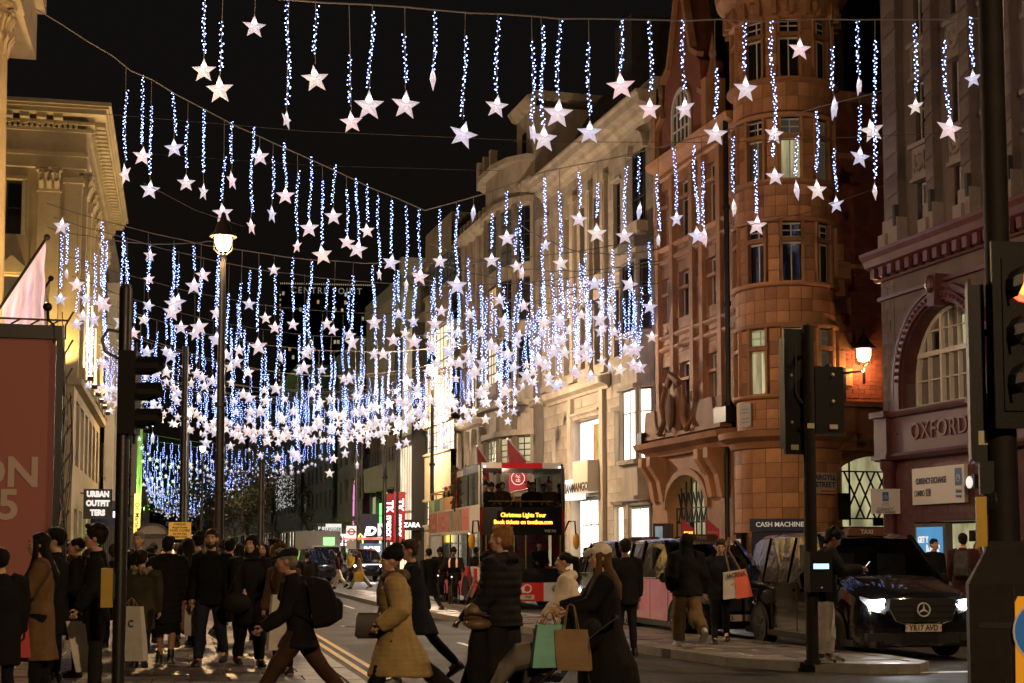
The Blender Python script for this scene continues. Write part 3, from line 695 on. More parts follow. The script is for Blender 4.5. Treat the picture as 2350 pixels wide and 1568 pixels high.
# turret
TX, TY, TR = 9.75, 0.95, 1.72
base_ang = -0.31                           # outward direction that faces the crossing
aw = [base_ang - 0.72, base_ang, base_ang + 0.72]
def ring(mb, z0, z1, r, m, n=40): mb.lathe([(r, z0), (r, z1)], (TX, TY, 0), n, m)
def curved_block(ang, r, h, m):
 mb = MB(m); n = 3; vs = []
 for rr in (r, r-0.12):
  for z in (0, h):
   for i in range(n+1):
    a = -ang/2 + ang*i/n; vs.append((rr*math.cos(a), rr*math.sin(a), z))
 k = n+1; fs = []
 for i in range(n): fs += [(i, i+1, k+i+1, k+i), (k+i, k+i+1, 3*k+i+1, 3*k+i), (i+1, i, 2*k+i, 2*k+i+1)]
 fs += [(0, k, 3*k, 2*k), (n, 2*k+n, 3*k+n, k+n)]
 mb.add(vs, fs); return mb.mesh('terracotta_block')
cb = {}
def drum(z0, z1, r, n_course, wins=(), half=0.245, bl=0.42):
 """courses of curved blocks, leaving the window angles open"""
 global cbn
 h = (z1-z0)/n_course; nb = int(2*math.pi/ (bl/r))
 for c in range(n_course):
  if wins: spans = []
  lo, hi = base_ang-1.75, base_ang+1.85
  segs = [(lo, hi)]
  for w in wins:
   ns = []
   for p, q in segs:
    a, b = w-half, w+half
    if b <= p or a >= q: ns.append((p, q))
    else:
     if a > p: ns.append((p, a))
     if b < q: ns.append((b, q))
   segs = ns
  for p, q in segs:
   k = max(1, round((q-p)*r/bl)); st = (q-p)/k
   for i in range(k):
    m = 'terracotta' if rng.random() < 0.6 else 'terracotta_b'
    key = (round(st, 3), round(r, 2), round(h, 3), m)
    if key not in cb: cb[key] = curved_block(st-0.018/r, r, h-0.018, m)
    dr = rng.uniform(-0.006, 0.004); a = p+st*(i+0.5)
    link('terracotta_block', cb[key], B, (TX+dr*math.cos(a), TY+dr*math.sin(a), z0+c*h), a)
mb = MB('terra_joint')
zz = [5.6, 6.9, 9.15, 10.7, 12.75, 14.2, 16.35, 17.75, 19.85, 20.2]
for a, b in ((5.6, 6.9), (9.15, 10.7), (12.75, 14.2), (16.35, 17.75), (19.85, 20.2)): ring(mb, a, b, TR-0.02, 'terra_joint')
ring(mb, 0, 5.6, TR+0.08, 'terra_joint'); mb.lathe([(TR-0.32, 5.6), (TR-0.32, 20.2)], (TX, TY, 0), 32, 'terra_joint'); mb.build('turret_core', B)
W4 = [(6.9, 9.15), (10.7, 12.75), (14.2, 16.35), (17.75, 19.85)]
wl = [a for a in (base_ang-1.44, *aw, base_ang+1.44)]
for a, b, n in ((5.75, 6.75, 3), (9.3, 10.55, 3), (12.95, 14.05, 3), (16.6, 17.6, 2)): drum(a, b, TR, n)
for i, (a, b) in enumerate(W4): drum(a, b, TR, 5, wl)
drum(0.6, 5.1, TR+0.1, 9, bl=0.55)
for i, (a, b) in enumerate(W4):
 for j, w in enumerate(wl):
  hw = TR*math.sin(0.245)-0.01; gm = ('glass_dark',)
  if i == 0: gm = ('lit_dim', 'lit_green') if j in (1, 2) else ('glass_dim',)
  if i == 2: gm = ('lit_dim', 'glass_dim') if j == 2 else (('curtain_pane', 'glass_dark') if j == 1 else ('glass_dim',))
  zt = 0.68
  f = window(B, -hw, hw, 0, (b-a)*zt-0.02, 0.0, 2, 1, 'white_frame', gm[0], 0.06, 0.04)
  g = window(B, -hw, hw, (b-a)*zt+0.12, b-a-0.02, 0.0, 2, 2, 'white_frame', 'lit_cream' if (i == 0 and j == 2) else gm[-1], 0.06, 0.04)
  for q in (f, g): q.location = (TX+(TR-0.2)*math.cos(w), TY+(TR-0.2)*math.sin(w), a); q.rotation_euler = (0, 0, w+math.pi/2)
  mb = MB('terracotta'); mb.box(-hw-0.03, hw+0.03, -0.26, 0, (b-a)*zt-0.02, (b-a)*zt+0.12)
  for s_ in (-1, 1):                                       # jambs and chamfer stops
   mb.box(s_*hw-0.09*(s_ > 0), s_*hw+0.09*(s_ < 0), -0.26, -0.06, 0, b-a)
   mb.prism([(s_*hw, 0), (s_*hw, 0.35), (s_*(hw-0.12), 0.0)], -0.27, -0.05)
  o = mb.build('window_jamb', B); o.location = f.location; o.rotation_euler = f.rotation_euler
for z, e in ((6.75, 0.16), (9.15, 0.1), (10.55, 0.14), (12.75, 0.12), (14.05, 0.2), (16.35, 0.1), (17.55, 0.22)):
 mb = MB('terracotta'); mb.lathe([(TR-0.05, z), (TR+e*0.6, z+0.02), (TR+e, z+0.08), (TR+e, z+0.15), (TR-0.05, z+0.19)], (TX, TY, 0), 40); mb.build('string_course', B, smooth=35)
mb = MB('terracotta'); mb.lathe([(TR+0.05, 5.05), (TR+0.2, 5.1), (TR+0.3, 5.3), (TR+0.62, 5.45), (TR+0.66, 5.65), (TR, 5.75)], (TX, TY, 0), 40)
mb.build('string_course', B, smooth=35)
mb = MB('terracotta'); mb.lathe([(TR, 19.8), (TR+0.12, 19.9), (TR+0.15, 20.2), (TR+0.35, 20.6), (TR+0.55, 20.85), (TR+0.6, 21.1), (TR+0.3, 21.2), (TR-0.3, 21.2)], (TX, TY, 0), 40)
for i in range(22):                                          # brackets and shells under the parapet
 a = 2*math.pi*i/22; d = Vector((math.cos(a), math.sin(a), 0)); p = Vector((TX, TY, 20.15)) + d*(TR+0.18)
 mb.obox(p, (0.3, 0.16, 0.55), (0, 0, a))
 if i % 2: mb.ell(Vector((TX, TY, 20.2)) + d.cross(Vector((0, 0, 1)))*0.2 + d*(TR+0.16), (0.2, 0.2, 0.24), 8, 5)
mb.build('parapet', B)
mb = MB('roof_dark'); mb.lathe([(TR-0.1, 21.2), (TR-0.25, 22.4), (TR-0.7, 23.6), (0.5, 24.4), (0.12, 24.8), (0.05, 26.5)], (TX, TY, 0), 24)
mb.box(-0.0, 8.3, 1.5, 9, 17.1, 21.5); mb.prism([(1.4, 21.5), (3.2, 26.4), (7.2, 26.4), (9.0, 21.5)], 0.0, 8.3, 'roof_dark', 'yz')
for x in (5.6, 7.4): mb.box(x, x+0.9, 3.2, 4.6, 24, 28.6, 'red_brick_b'); mb.box(x-0.12, x+1.02, 3.05, 4.75, 28.6, 29.0, 'red_brick_b')
mb.build('roof', B)
# brick side wall facing the side street, with quoins, band and ledge
mb = MB('red_brick'); mb.box(9.9, 10.6, 2.2, 16, 5.0, 17.3, 'red_brick')
mb.box(9.85, 10.55, 2.2, 16, 17.3, 17.7, 'terracotta'); mb.box(10.55, 10.68, 2.2, 16, 15.25, 15.45, 'terracotta'); mb.box(10.55, 10.68, 2.2, 16, 11.4, 11.55, 'terracotta'); mb.build('side_wall', B)
bl_ = 0
QU = unit_block('red_brick'); QU2 = unit_block('red_brick_b')
rest = MB('red_brick'); rowh = 0.15
for r in range(40):                                          # brick courses standing proud around the lamp
 z = 6.9 + r*rowh
 for c in range(12):
  y = 3.0 + c*0.46 + (0.23 if r % 2 else 0)
  m = 'red_brick' if rng.random() < 0.55 else 'red_brick_b'
  o = rng.uniform(-0.004, 0.006)
  if bl_ < 300 and r > 2:
   link('brick', QU if m == 'red_brick' else QU2, B, (10.615+o, y, z+rowh/2), R_(90), (0.44, 0.03, rowh-0.014)); bl_ += 1
  else: rest.box(10.59, 10.615+o, y-0.22, y+0.22, z+0.007, z+rowh-0.007, m)
o = rest.build('brick_courses', B, fix=False); o['kind'] = 'stuff'
for i in range(15):
 z = 6.7+i*0.62; mb = MB('terracotta'); mb.box(10.6, 10.68, 6.0-(0.35 if i % 2 else 0.15), 6.6, z, z+0.58); mb.build('quoin', B, fix=False)
 if i < 9: mb = MB('terracotta'); mb.box(10.6, 10.66, 2.3, 2.75+(0.25 if i % 2 else 0), z, z+0.58); mb.build('quoin', B, fix=False)
# station exit arch, single storey in front of the brick wall
mb = MB('terracotta_b')
mb.box(10.6, 11.0, 1.2, 14, 5.0, 6.6); cornice_p = [(10.95, 5.0), (11.15, 5.05), (11.25, 5.3), (11.45, 5.4), (11.45, 5.55), (10.95, 5.6)]
mb.prism([(p[0], p[1]) for p in cornice_p], 1.2, 14, 'terracotta', 'xz')
mb.box(10.6, 11.2, 1.2, 14, 6.55, 6.72, 'terracotta'); mb.ell((11.0, 4.4, 6.0), (0.12, 0.6, 0.25), 10, 6, 'terracotta')
n = 16; ac, az, aw_, ah = 3.75, 3.0, 2.3, 1.9
for i in range(n):
 a0, a1 = math.pi*i/n, math.pi*(i+1)/n
 y0, y1 = ac+aw_*math.cos(a0), ac+aw_*math.cos(a1); z0, z1 = az+ah*math.sin(a0), az+ah*math.sin(a1)
 mb.quad((11.0, y1, z1), (11.0, y0, z0), (11.0, y0, 5.05), (11.0, y1, 5.05)); mb.quad((11.0, y1, z1), (11.0, y0, z0), (10.3, y0, z0), (10.3, y1, z1))
mb.box(10.6, 11.0, 1.2, max(1.25, ac-aw_), 0, 5.05); mb.box(10.6, 11.0, ac+aw_, 14, 0, 5.05); mb.build('exit_arch', B)
mb = MB('iron'); X = 10.85
for i in range(13):
 y = ac-aw_+0.2+i*(2*aw_-0.4)/12; top = az+ah*math.sqrt(max(0.0, 1-((y-ac)/aw_)**2))
 if i in (0, 1, 2, 3, 9, 10, 11, 12): mb.bar((X, y, 2.5), (X, y, top), 0.05)
for z in (2.45, 2.75, 4.35): hw_ = aw_*math.sqrt(max(0.05, 1-((z-az)/ah)**2)) if z > az else aw_; mb.bar((X, ac-hw_, z), (X, ac+hw_, z), 0.05)
for i in range(6):
 y = ac-1.25+i*0.42; mb.bar((X, y, 2.75), (X, y+0.75, 4.35), 0.05); mb.bar((X, y+0.75, 2.75), (X, y, 4.35), 0.05)
mb.box(10.7, 11.05, ac-aw_, ac+aw_, 2.05, 2.45, 'black_plastic'); mb.box(10.9, 11.15, ac-1.9, ac-1.2, 2.7, 3.6, 'black_plastic'); mb.box(10.9, 11.2, ac+0.3, ac+1.3, 2.75, 3.15, 'black_plastic')
mb.build('lattice_screen', B)
mb = MB('lit_dim'); mb.quad((10.4, ac-aw_, 2.3), (10.4, ac+aw_, 2.3), (10.4, ac+aw_, 4.95), (10.4, ac-aw_, 4.95)); mb.build('lit_interior', B, fix=False)
mb = MB(); mb.quad((8.8, ac-aw_, 0), (8.8, ac+aw_+2, 0), (8.8, ac+aw_+2, 3.2), (8.8, ac-aw_, 3.2), 'lit_dim'); mb.build('entrance_hall', B, fix=False)
mb = MB('sign_white'); mb.bar((9.6, ac+0.1, 1.0), (9.6, ac+0.9, 2.1), 0.22, 0.1); mb.build('strip_light', B)
mb = MB(); mb.box(9.9, 10.0, ac-1.5, ac-0.9, 0.6, 2.0, 'white_frame')
for i in range(7): mb.box(10.0, 10.02, ac-1.48+i*0.085, ac-1.43+i*0.085, 0.65, 1.95, 'paving')
mb.build('ribbed_panel', B)
def on_wall(name, label, cat): return thing(name, label, cat, (22-0.05*58.0, 58.0, 0), RZ)
S = on_wall('entry_sign', 'white station sign reading entry with a red roundel, inside the exit arch', 'sign')
mat('sign_panel', (0.7, 0.68, 0.62), 0.4); mb = MB('sign_panel'); mb.box(10.05, 10.1, ac-0.75, ac+0.45, 1.55, 2.1); mb.build('panel', S)
mat('ink_dark', (0.03, 0.03, 0.06), 0.5); mat('tube_red', (0.6, 0.05, 0.03), 0.4); mat('tube_blue', (0.03, 0.05, 0.3), 0.4)
RX = (R_(90), 0, R_(90))
text('lettering', 'entry', 0.36, 'ink_dark', S, (10.11, ac-0.3, 1.82), RX)
mb = MB('tube_red'); mb.lathe([(0.1, 0), (0.17, 0), (0.17, 0.02), (0.1, 0.02)], (10.11, ac+0.27, 1.83), 16, axis='x'); mb.box(10.1, 10.14, ac+0.05, ac+0.49, 1.8, 1.87, 'tube_blue'); mb.build('roundel', S)
mb = MB('black_plastic'); mb.box(11.05, 11.12, ac-0.3, ac+0.75, 2.5, 2.78); S = tag(mb.build('direction_sign', None, (22-0.05*58.0, 58.0, 0), RZ), 'dim black sign reading NO over the station exit', 'sign')
mat('grey_ink', (0.25, 0.24, 0.22), 0.5); text('lettering', 'NO', 0.2, 'grey_ink', S, (11.13, ac+0.35, 2.64), RX)
# signs on the turret storey
def turret_face(ang, r): return (TX+r*math.cos(ang), TY+r*math.sin(ang)), ang+math.pi/2
S = on_wall('cash_machine_sign', 'dark blue fascia lettered CASH MACHINE under the turret', 'sign')
mat('navy', (0.012, 0.02, 0.075), 0.35); mat('navy_dark', (0.006, 0.012, 0.05), 0.35)
(p, a) = turret_face(base_ang-0.32, TR+0.24)
mb = MB('navy'); mb.box(-0.92, 0.92, -0.1, 0.05, 2.3, 2.72); q = mb.build('fascia', S, (p[0], p[1], 0), a)
mb = MB('navy_dark'); mb.box(-0.88, 0.88, -0.02, 0.1, 0.1, 2.28); mb.build('shutter', S, (p[0], p[1], 0), a)
text('lettering', 'CASH MACHINE', 0.22, 'sign_dim', q, (0.08, -0.11, 2.52), bold=0.004)
for i, s_ in enumerate((-1, 1)):
 (p, a) = turret_face(base_ang-0.3+s_*0.74, TR+0.3)
 mb = MB(); mb.box(-0.16, 0.16, -0.1, 0.1, 1.55, 2.2, 'iron'); mb.box(-0.11, 0.11, -0.13, -0.1, 1.65, 2.05, 'lit_amber'); mb.box(-0.2, 0.2, -0.14, 0.12, 2.2, 2.26, 'iron')
 ob = tag(mb.build('wall_light'), ['small amber wall light left of the cash machine fascia', 'small amber wall light right of the cash machine fascia'][i], 'wall light')
 loc = Vector((22-0.05*58.0, 58.0, 0)) + Matrix.Rotation(RZ, 3, 'Z') @ Vector((p[0], p[1], 0)); ob.location = loc; ob.rotation_euler = (0, 0, RZ+a)
S = on_wall('street_name_plate', 'cream street plate lettered ARGYLL STREET low on the turret beside the signal pole', 'sign')
(p, a) = turret_face(base_ang+0.52, TR+0.22)
mat('plate_cream', (0.42, 0.38, 0.34), 0.5); mb = MB('plate_cream'); mb.box(-0.48, 0.48, -0.05, 0, 3.55, 4.25); q = mb.build('plate', S, (p[0], p[1], 0), a)
text('lettering', 'ARGYLL', 0.25, 'ink_dark', q, (0, -0.055, 4.08), bold=0.006); text('lettering', 'STREET', 0.25, 'ink_dark', q, (0, -0.055, 3.84), bold=0.006)
mb = MB('tube_red'); mb.box(-0.2, 0.45, -0.055, -0.05, 3.6, 3.66); mb.build('red_line', q)
S = on_wall('street_name_plate', 'small pale street plate with faint lettering high on the turret drum', 'sign')
(p, a) = turret_face(base_ang-1.02, TR+0.06); mb = MB('plate_cream'); mb.box(-0.3, 0.3, -0.04, 0, 5.85, 6.65); q = mb.build('plate', S, (p[0], p[1], 0), a)
mb = MB('grey_ink'); [mb.box(-0.2, 0.2, -0.046, -0.04, z, z+0.05) for z in (5.98, 6.1, 6.3, 6.42)]; mb.build('lettering', q)
# downpipe between bays and turret
mb = MB('iron'); mb.tube([(7.75, -0.35, 5.9), (7.75, -0.35, 17.2)], 0.1, 8); mb.tube([(7.75, -0.35, 5.9), (7.75, -0.45, 5.0), (7.75, -0.45, 0)], 0.09, 8)
for z in (6.8, 10.4, 13.9): mb.lathe([(0.14, z), (0.14, z+0.16)], (7.75, -0.35, 0), 8)
mb.box(7.2, 8.3, -0.7, -0.3, 6.2, 6.75); mb.build('downpipe', B, smooth=40); mb = MB('iron'); mb.box(-0.2, 0.3, -0.9, -0.3, 5.9, 6.4); mb.build('rain_hopper', B)
# ---- (g) oxblood tiled station building, grey-mauve storeys above
B = rb('station_building', 'dark oxblood tiled station building with an arched window and mauve stone storeys above', 40.0)
Wg = 11.5
mb = MB('oxblood')
wall_ops = [(1.55, 5.1, 0.0, 2.45)]
wall_grid(mb, 0, Wg, 0, 4.4, wall_ops, 0.0, 0.5, 'oxblood', 'oxblood'); mb.box(0, Wg, 1.2, 12, 0, 27, 'roof_dark')
mb.quad((0, 0, 0), (0, 12, 0), (0, 12, 9.6), (0, 0, 9.6), 'oxblood_b'); mb.build('wall', B, fix=False)
tl = unit_block('oxblood_b'); tl2 = unit_block('oxblood'); cnt = 0; rest = MB()
for r in range(10):                                          # tall glazed tiles in courses
 z = 2.5 + r*0.19*1.0
 for c in range(34):
  x = 0.95 + c*0.108
  if cnt < 300: link('tile', tl if rng.random() < 0.5 else tl2, B, (x, -0.012+rng.uniform(-.002, .002), z+0.09), 0, (0.1, 0.02, 0.18)); cnt += 1
  else: rest.box(x-.05, x+.05, -0.012, 0.006, z, z+0.18, 'oxblood_b' if rng.random() < 0.5 else 'oxblood')
o = rest.build('tile_courses', B, fix=False); o['kind'] = 'stuff'
mb = MB('oxblood')                                           # engaged columns and the lettered band
for x in (0.45, 5.45, 9.3):
 mb.lathe([(0.2, 0), (0.26, 0.1), (0.2, 0.25), (0.19, 3.9), (0.26, 4.0), (0.28, 4.2), (0.2, 4.3)], (x, -0.1, 0), 14); mb.box(x-0.35, x+0.35, -0.38, 0.1, 4.3, 5.5)
 mb.box(x-0.42, x+0.42, -0.5, 0.1, 5.45, 5.62); mb.box(x-0.42, x+0.42, -0.45, 0.1, 4.25, 4.38)
mb.box(0, Wg, -0.22, 0.1, 4.38, 5.42); cornice(mb, -0.1, Wg, 5.4, [(0.2, 0), (0.32, 0.03), (0.38, 0.14), (0.38, 0.2), (0, 0.26)]); cornice(mb, -0.1, Wg, 4.2, [(0, 0), (0.25, 0.02), (0.34, 0.12), (0.3, 0.2), (0, 0.22)]); mb.build('lettered_band', B, smooth=35)
mat('oxblood_letter', (0.12, 0.043, 0.042), 0.4)
S = text('lettering', 'OXFORD', 0.66, 'oxblood_letter', B, (3.3, -0.235, 4.92), depth=0.05, sx=1.0, spacing=1.08)
text('lettering', '·', 0.66, 'oxblood_letter', B, (1.1, -0.235, 4.92), depth=0.05); text('lettering', '·', 0.66, 'oxblood_letter', B, (4.85, -0.235, 4.92), depth=0.05)
# upper tiled storey with the great arch
acx, asp, aR = 3.3, 6.35, 2.0
mb = MB('oxblood'); n = 20
for i in range(n):
 a0, a1 = math.pi*i/n, math.pi*(i+1)/n
 x0_, x1_ = acx+aR*math.cos(a0), acx+aR*math.cos(a1); z0_, z1_ = asp+aR*math.sin(a0), asp+aR*math.sin(a1)
 mb.quad((x1_, 0, z1_), (x0_, 0, z0_), (x0_, 0, 9.6), (x1_, 0, 9.6), 'mauve_stone_b'); mb.quad((x1_, 0, z1_), (x0_, 0, z0_), (x0_, 0.5, z0_), (x1_, 0.5, z1_))
for R1, R2, y0 in ((2.42, 2.0, -0.12), (2.3, 2.06, -0.22), (2.52, 2.4, -0.18)):
 for i in range(n):
  a0, a1 = math.pi*i/n, math.pi*(i+1)/n
  mb.prism([(acx+R1*math.cos(a0), asp+R1*math.sin(a0)), (acx+R1*math.cos(a1), asp+R1*math.sin(a1)), (acx+R2*math.cos(a1), asp+R2*math.sin(a1)), (acx+R2*math.cos(a0), asp+R2*math.sin(a0))], y0, 0.02)
 for s_ in (-1, 1):
  xa, xb = sorted((acx+s_*R1, acx+s_*R2)); mb.box(xa, xb, y0, 0.02, 5.62, asp)
for i in range(34):                                          # bead moulding round the arch
 a = math.pi*(i+0.5)/34; mb.ell((acx+2.18*math.cos(a), -0.24, asp+2.18*math.sin(a)), 0.06, 6, 4)
mb.prism([(acx-0.16, asp+1.9), (acx+0.16, asp+1.9), (acx+0.26, asp+2.75), (acx-0.26, asp+2.75)], -0.38, 0.0); mb.ell((acx, -0.4, asp+2.5), (0.2, 0.12, 0.25), 8, 6)
mb.quad((acx-aR, 0.5, 5.6), (acx+aR, 0.5, 5.6), (acx+aR, 0, 5.6), (acx-aR, 0, 5.6)); mb.build('arch_surround', B)
mb = MB('mauve_stone_b'); mb.box(0.0, acx-aR, 0, 1, 5.6, 9.6); mb.box(acx+aR, Wg, 0, 1, 5.6, 9.6); mb.build('wall', B)
blocks(B, 0.02, acx-2.55, 5.64, 9.6, 0.34, 0.33, [], 0.0, 0.012, ('mauve_stone', 'mauve_stone_b'), 'glazed_block', cap=120)
mb = MB('white_frame')                                       # arched timber window
for R1, R2 in ((2.0, 1.88),):
 for i in range(n):
  a0, a1 = math.pi*i/n, math.pi*(i+1)/n
  mb.prism([(acx+R1*math.cos(a0), asp+R1*math.sin(a0)), (acx+R1*math.cos(a1), asp+R1*math.sin(a1)), (acx+R2*math.cos(a1), asp+R2*math.sin(a1)), (acx+R2*math.cos(a0), asp+R2*math.sin(a0))], 0.3, 0.45)
mb.box(acx-2, acx-1.88, 0.3, 0.45, 5.62, asp); mb.box(acx+1.88, acx+2, 0.3, 0.45, 5.62, asp); mb.box(acx-2, acx+2, 0.3, 0.45, 5.62, 5.74); mb.box(acx-1.95, acx+1.95, 0.28, 0.45, 7.05, 7.19)
for x, w in ((-0.65, 0.1), (0.65, 0.1), (-1.3, 0.035), (-0.22, 0.035), (0.22, 0.035), (1.3, 0.035)): mb.box(acx+x-w/2, acx+x+w/2, 0.29, 0.45, 5.7, asp+math.sqrt(max(0, 3.8-x*x)))
for z in (6.4, 7.75): mb.box(acx-1.9, acx+1.9, 0.33, 0.44, z-0.018, z+0.018)
f = mb.build('window', B)
mb = MB('curtain_pane'); mb.add([(acx-1.95, 0.42, 5.62), (acx+1.95, 0.42, 5.62)] + [(acx+1.95*math.cos(math.pi*i/16), 0.42, asp+1.95*math.sin(math.pi*i/16)) for i in range(17)], [tuple(range(19))]); mb.build('curtain', f, fix=False)
for x, z, w, h, g in ((-0.43, 7.8, 0.34, 0.9, 'glass_dim'), (0.43, 7.6, 0.3, 0.8, 'lit_dim'), (0.98, 6.2, 0.4, 1.5, 'lit_cream'), (0.98, 7.3, 0.4, 0.7, 'glass_dim'), (-0.98, 7.4, 0.4, 0.6, 'glass_dark')): link('pane', unit_quad(g), f, (acx+x, 0.405, z), 0, (w, 1, h))
mb = MB('oxblood_b'); cornice(mb, -0.15, Wg, 9.45, [(0, 0), (0.12, 0.02), (0.2, 0.15), (0.22, 0.3), (0.44, 0.42), (0.52, 0.6), (0.62, 0.72), (0.62, 0.82), (0, 0.95)])
for i in range(24): mb.box(0.1+i*0.48, 0.32+i*0.48, -0.4, -0.1, 9.52, 9.8, 'oxblood_b')
mb.box(-0.2, 0.0, -0.0, 10, 9.55, 10.3); mb.box(0, Wg, -0.14, 0, 8.9, 9.0); mb.build('cornice', B)
pier = [(0.55, 1.25), (2.75, 3.15), (4.5, 4.95), (6.35, 6.8), (8.3, 8.8), (10.2, 10.7)]
gw = [(1.85, 2.6), (3.75, 4.4), (5.45, 6.2), (7.2, 8.0), (9.2, 10.0)]
lev = [(10.5, 12.0), (13.0, 14.9), (16.2, 18.1), (19.3, 21.2), (22.3, 24)]
ops = [(a, b, c, d) for a, b in gw for c, d in lev]
mb = MB('mauve_stone_b'); wall_grid(mb, 0, Wg, 10.3, 27, ops, 0.15, 0.25, 'mauve_stone', 'mauve_stone_b'); mb.quad((0, 0.15, 10.3), (0, 12, 10.3), (0, 12, 27), (0, 0.15, 27)); mb.build('upper_wall', B, fix=False)
def slant_block(m):                                          # pier blocks with raked joints
 mb = MB(m); mb.add([(-.5,0,-.55),(.5,0,-.37),(.5,0,.5),(-.5,0,.32),(-.5,1,-.55),(.5,1,-.37),(.5,1,.5),(-.5,1,.32)], [(0,1,2,3),(0,4,5,1),(1,5,6,2),(2,6,7,3),(3,7,4,0)]); return mb.mesh('pier_block')
sb = [slant_block('mauve_stone'), slant_block('mauve_stone_b')]
for a, b in pier:
 for i in range(26):
  z = 11.5 + i*0.6
  link('pier_block', sb[0 if rng.random() < 0.6 else 1], B, ((a+b)/2, -0.12+rng.uniform(-.004, .004), z), 0, (b-a, 0.05, 0.58))
mb = MB('mauve_stone_b'); [mb.box(a+0.01, b-0.01, -0.09, 0.15, 10.3, 27) for a, b in pier]; mb.build('piers', B)
for a, b in pier:
 mb = MB('pale_block'); mb.box(a-0.05, b+0.05, -0.2, 0.15, 10.3, 11.15); mb.box(a-0.16, a+0.25, -0.3, 0.15, 10.28, 10.75); mb.box(b-0.1, b+0.02, -0.24, -0.1, 10.9, 11.5, 'roof_dark'); mb.build('pier_base', B)
for a, b in gw:
 for i, (c, d) in enumerate(lev): window(B, a, b, c, d, 0.36, 1, 2, 'white_frame', 'curtain_pane' if i == 0 or rng.random() < 0.4 else 'glass_dark', 0.07, 0.04, zs=[0.6])
for a, b in gw:
 for z in (12.05, 14.95, 18.15, 21.25):
  mb = MB('pale_block')
  mb.box(a-0.02, b+0.02, 0.02, 0.2, z, z+0.92); mb.box(a-0.1, b+0.1, -0.08, 0.2, z+0.9, z+1.02); mb.box(a-0.08, b+0.08, -0.04, 0.2, z-0.06, z+0.04)
  cx_ = (a+b)/2; mb.ell((cx_, 0.0, z+0.55), (0.12, 0.08, 0.16), 8, 5); mb.tube([(cx_-0.24, 0, z+0.72), (cx_-0.15, -0.02, z+0.35), (cx_, -0.03, z+0.24), (cx_+0.15, -0.02, z+0.35), (cx_+0.24, 0, z+0.72)], [0.03, 0.06, 0.07, 0.06, 0.03], 6)
  for s_ in (-1, 1): mb.tube([(cx_+s_*0.25, 0, z+0.72), (cx_+s_*0.26, 0, z+0.2)], [0.05, 0.02], 6)
  mb.build('carved_panel', B)
# currency board, doorway
S = thing('currency_board', 'large white board lettered CURRENCY EXCHANGE CAMBIO on oxblood tiles', 'sign', B.location, RZ)
mat('board_white', (0.62, 0.60, 0.60), 0.4); mb = MB('board_white'); mb.box(1.75, 4.35, -0.14, -0.03, 2.92, 3.92); mb.build('board', S)
text('lettering', 'CURRENCY EXCHANGE', 0.23, 'ink_dark', S, (2.72, -0.147, 3.55), bold=0.006, sx=0.62); text('lettering', 'CAMBIO 兑换', 0.23, 'ink_dark', S, (1.86, -0.147, 3.22), bold=0.003, sx=0.62, align='LEFT')
def exchange_mark(S, x, y, z, s):
 mb = MB('exchange_blue'); mb.box(x-s/2, x+s/2, y-0.006, y, z-s*0.72, z+s*0.72); q = mb.build('emblem', S)
 mb = MB('board_white'); mb.lathe([(s*0.26, 0), (s*0.30, 0), (s*0.30, 0.004), (s*0.26, 0.004)], (x, y-0.012, z-s*0.1), 18, axis='y'); mb.lathe([(s*0.10, 0), (s*0.14, 0), (s*0.14, 0.004), (s*0.10, 0.004)], (x+s*0.08, y-0.012, z), 14, axis='y'); mb.build('globe', q)
mat('exchange_blue', (0.03, 0.12, 0.35), 0.4)
exchange_mark(S, 4.08, -0.145, 3.6, 0.32); text('lettering', 'Global', 0.13, 'exchange_blue', S, (4.08, -0.147, 3.22), bold=0.004, sx=0.8); text('lettering', 'Exchange', 0.1, 'exchange_blue', S, (4.08, -0.147, 3.09), bold=0.004, sx=0.7)
mb = MB(); mb.quad((1.6, 0.9, 0), (5.1, 0.9, 0), (5.1, 0.9, 2.4), (1.6, 0.9, 2.4), 'lit_dim'); mb.box(3.5, 4.9, 0.5, 0.55, 1.95, 2.2, 'black_plastic')
for i in range(14): mb.lathe([(0.05, 0.5), (0.05, 0.54)], (3.53+i*0.1, 0, 1.95), 8, 'black_plastic', axis='y')
mb.box(3.7, 4.4, 0.8, 0.85, 1.45, 1.75, 'sign_blue'); mb.build('doorway', B)
S = thing('poster_stand', 'bright blue lit poster panel lettered GET Y and NDS in the exchange doorway', 'poster', B.location, RZ)
mb = MB('stone_dark'); mb.box(1.75, 3.35, -0.1, 0.1, 0, 2.4); mb.build('frame', S);
panes('lit_blue', (0.02, 0.30, 0.62), 0.75, 0.15, 1.0); mb = MB('lit_blue'); mb.box(1.9, 3.2, -0.13, -0.1, 0.1, 2.3); mb.build('panel', S)
text('lettering', 'GET Y', 0.24, 'sign_soft', S, (2.25, -0.14, 1.95), bold=0.008, sx=0.8); text('lettering', 'NDS', 0.5, 'sign_soft', S, (2.75, -0.14, 1.62), bold=0.012, sx=0.7)
S = thing('hanging_sign', 'white banner sign with blue emblem lettered CURRENCY EXCHANGE hung by the station corner', 'sign')
p = at(2032*SC, 500, 42.5); S.location = (p.x, p.y, 1.66); S.rotation_euler = (0, 0, R_(-8)); S.scale = (.43, .43, .43)
mb = MB('board_white'); mb.box(-0.98, 0.98, -0.03, 0.03, 2.42, 4.0); mb.box(-1.15, 1.05, -0.05, 0.05, 4.0, 4.06); mb.bar((0.98, 0, 4.03), (2.2, 0.1, 4.03), 0.05); mb.build('board', S)
exchange_mark(S, -0.0, -0.035, 3.55, 0.42); text('lettering', 'Global', 0.17, 'exchange_blue', S, (0, -0.036, 3.14)); text('lettering', 'Exchange', 0.13, 'exchange_blue', S, (0, -0.036, 3.0))
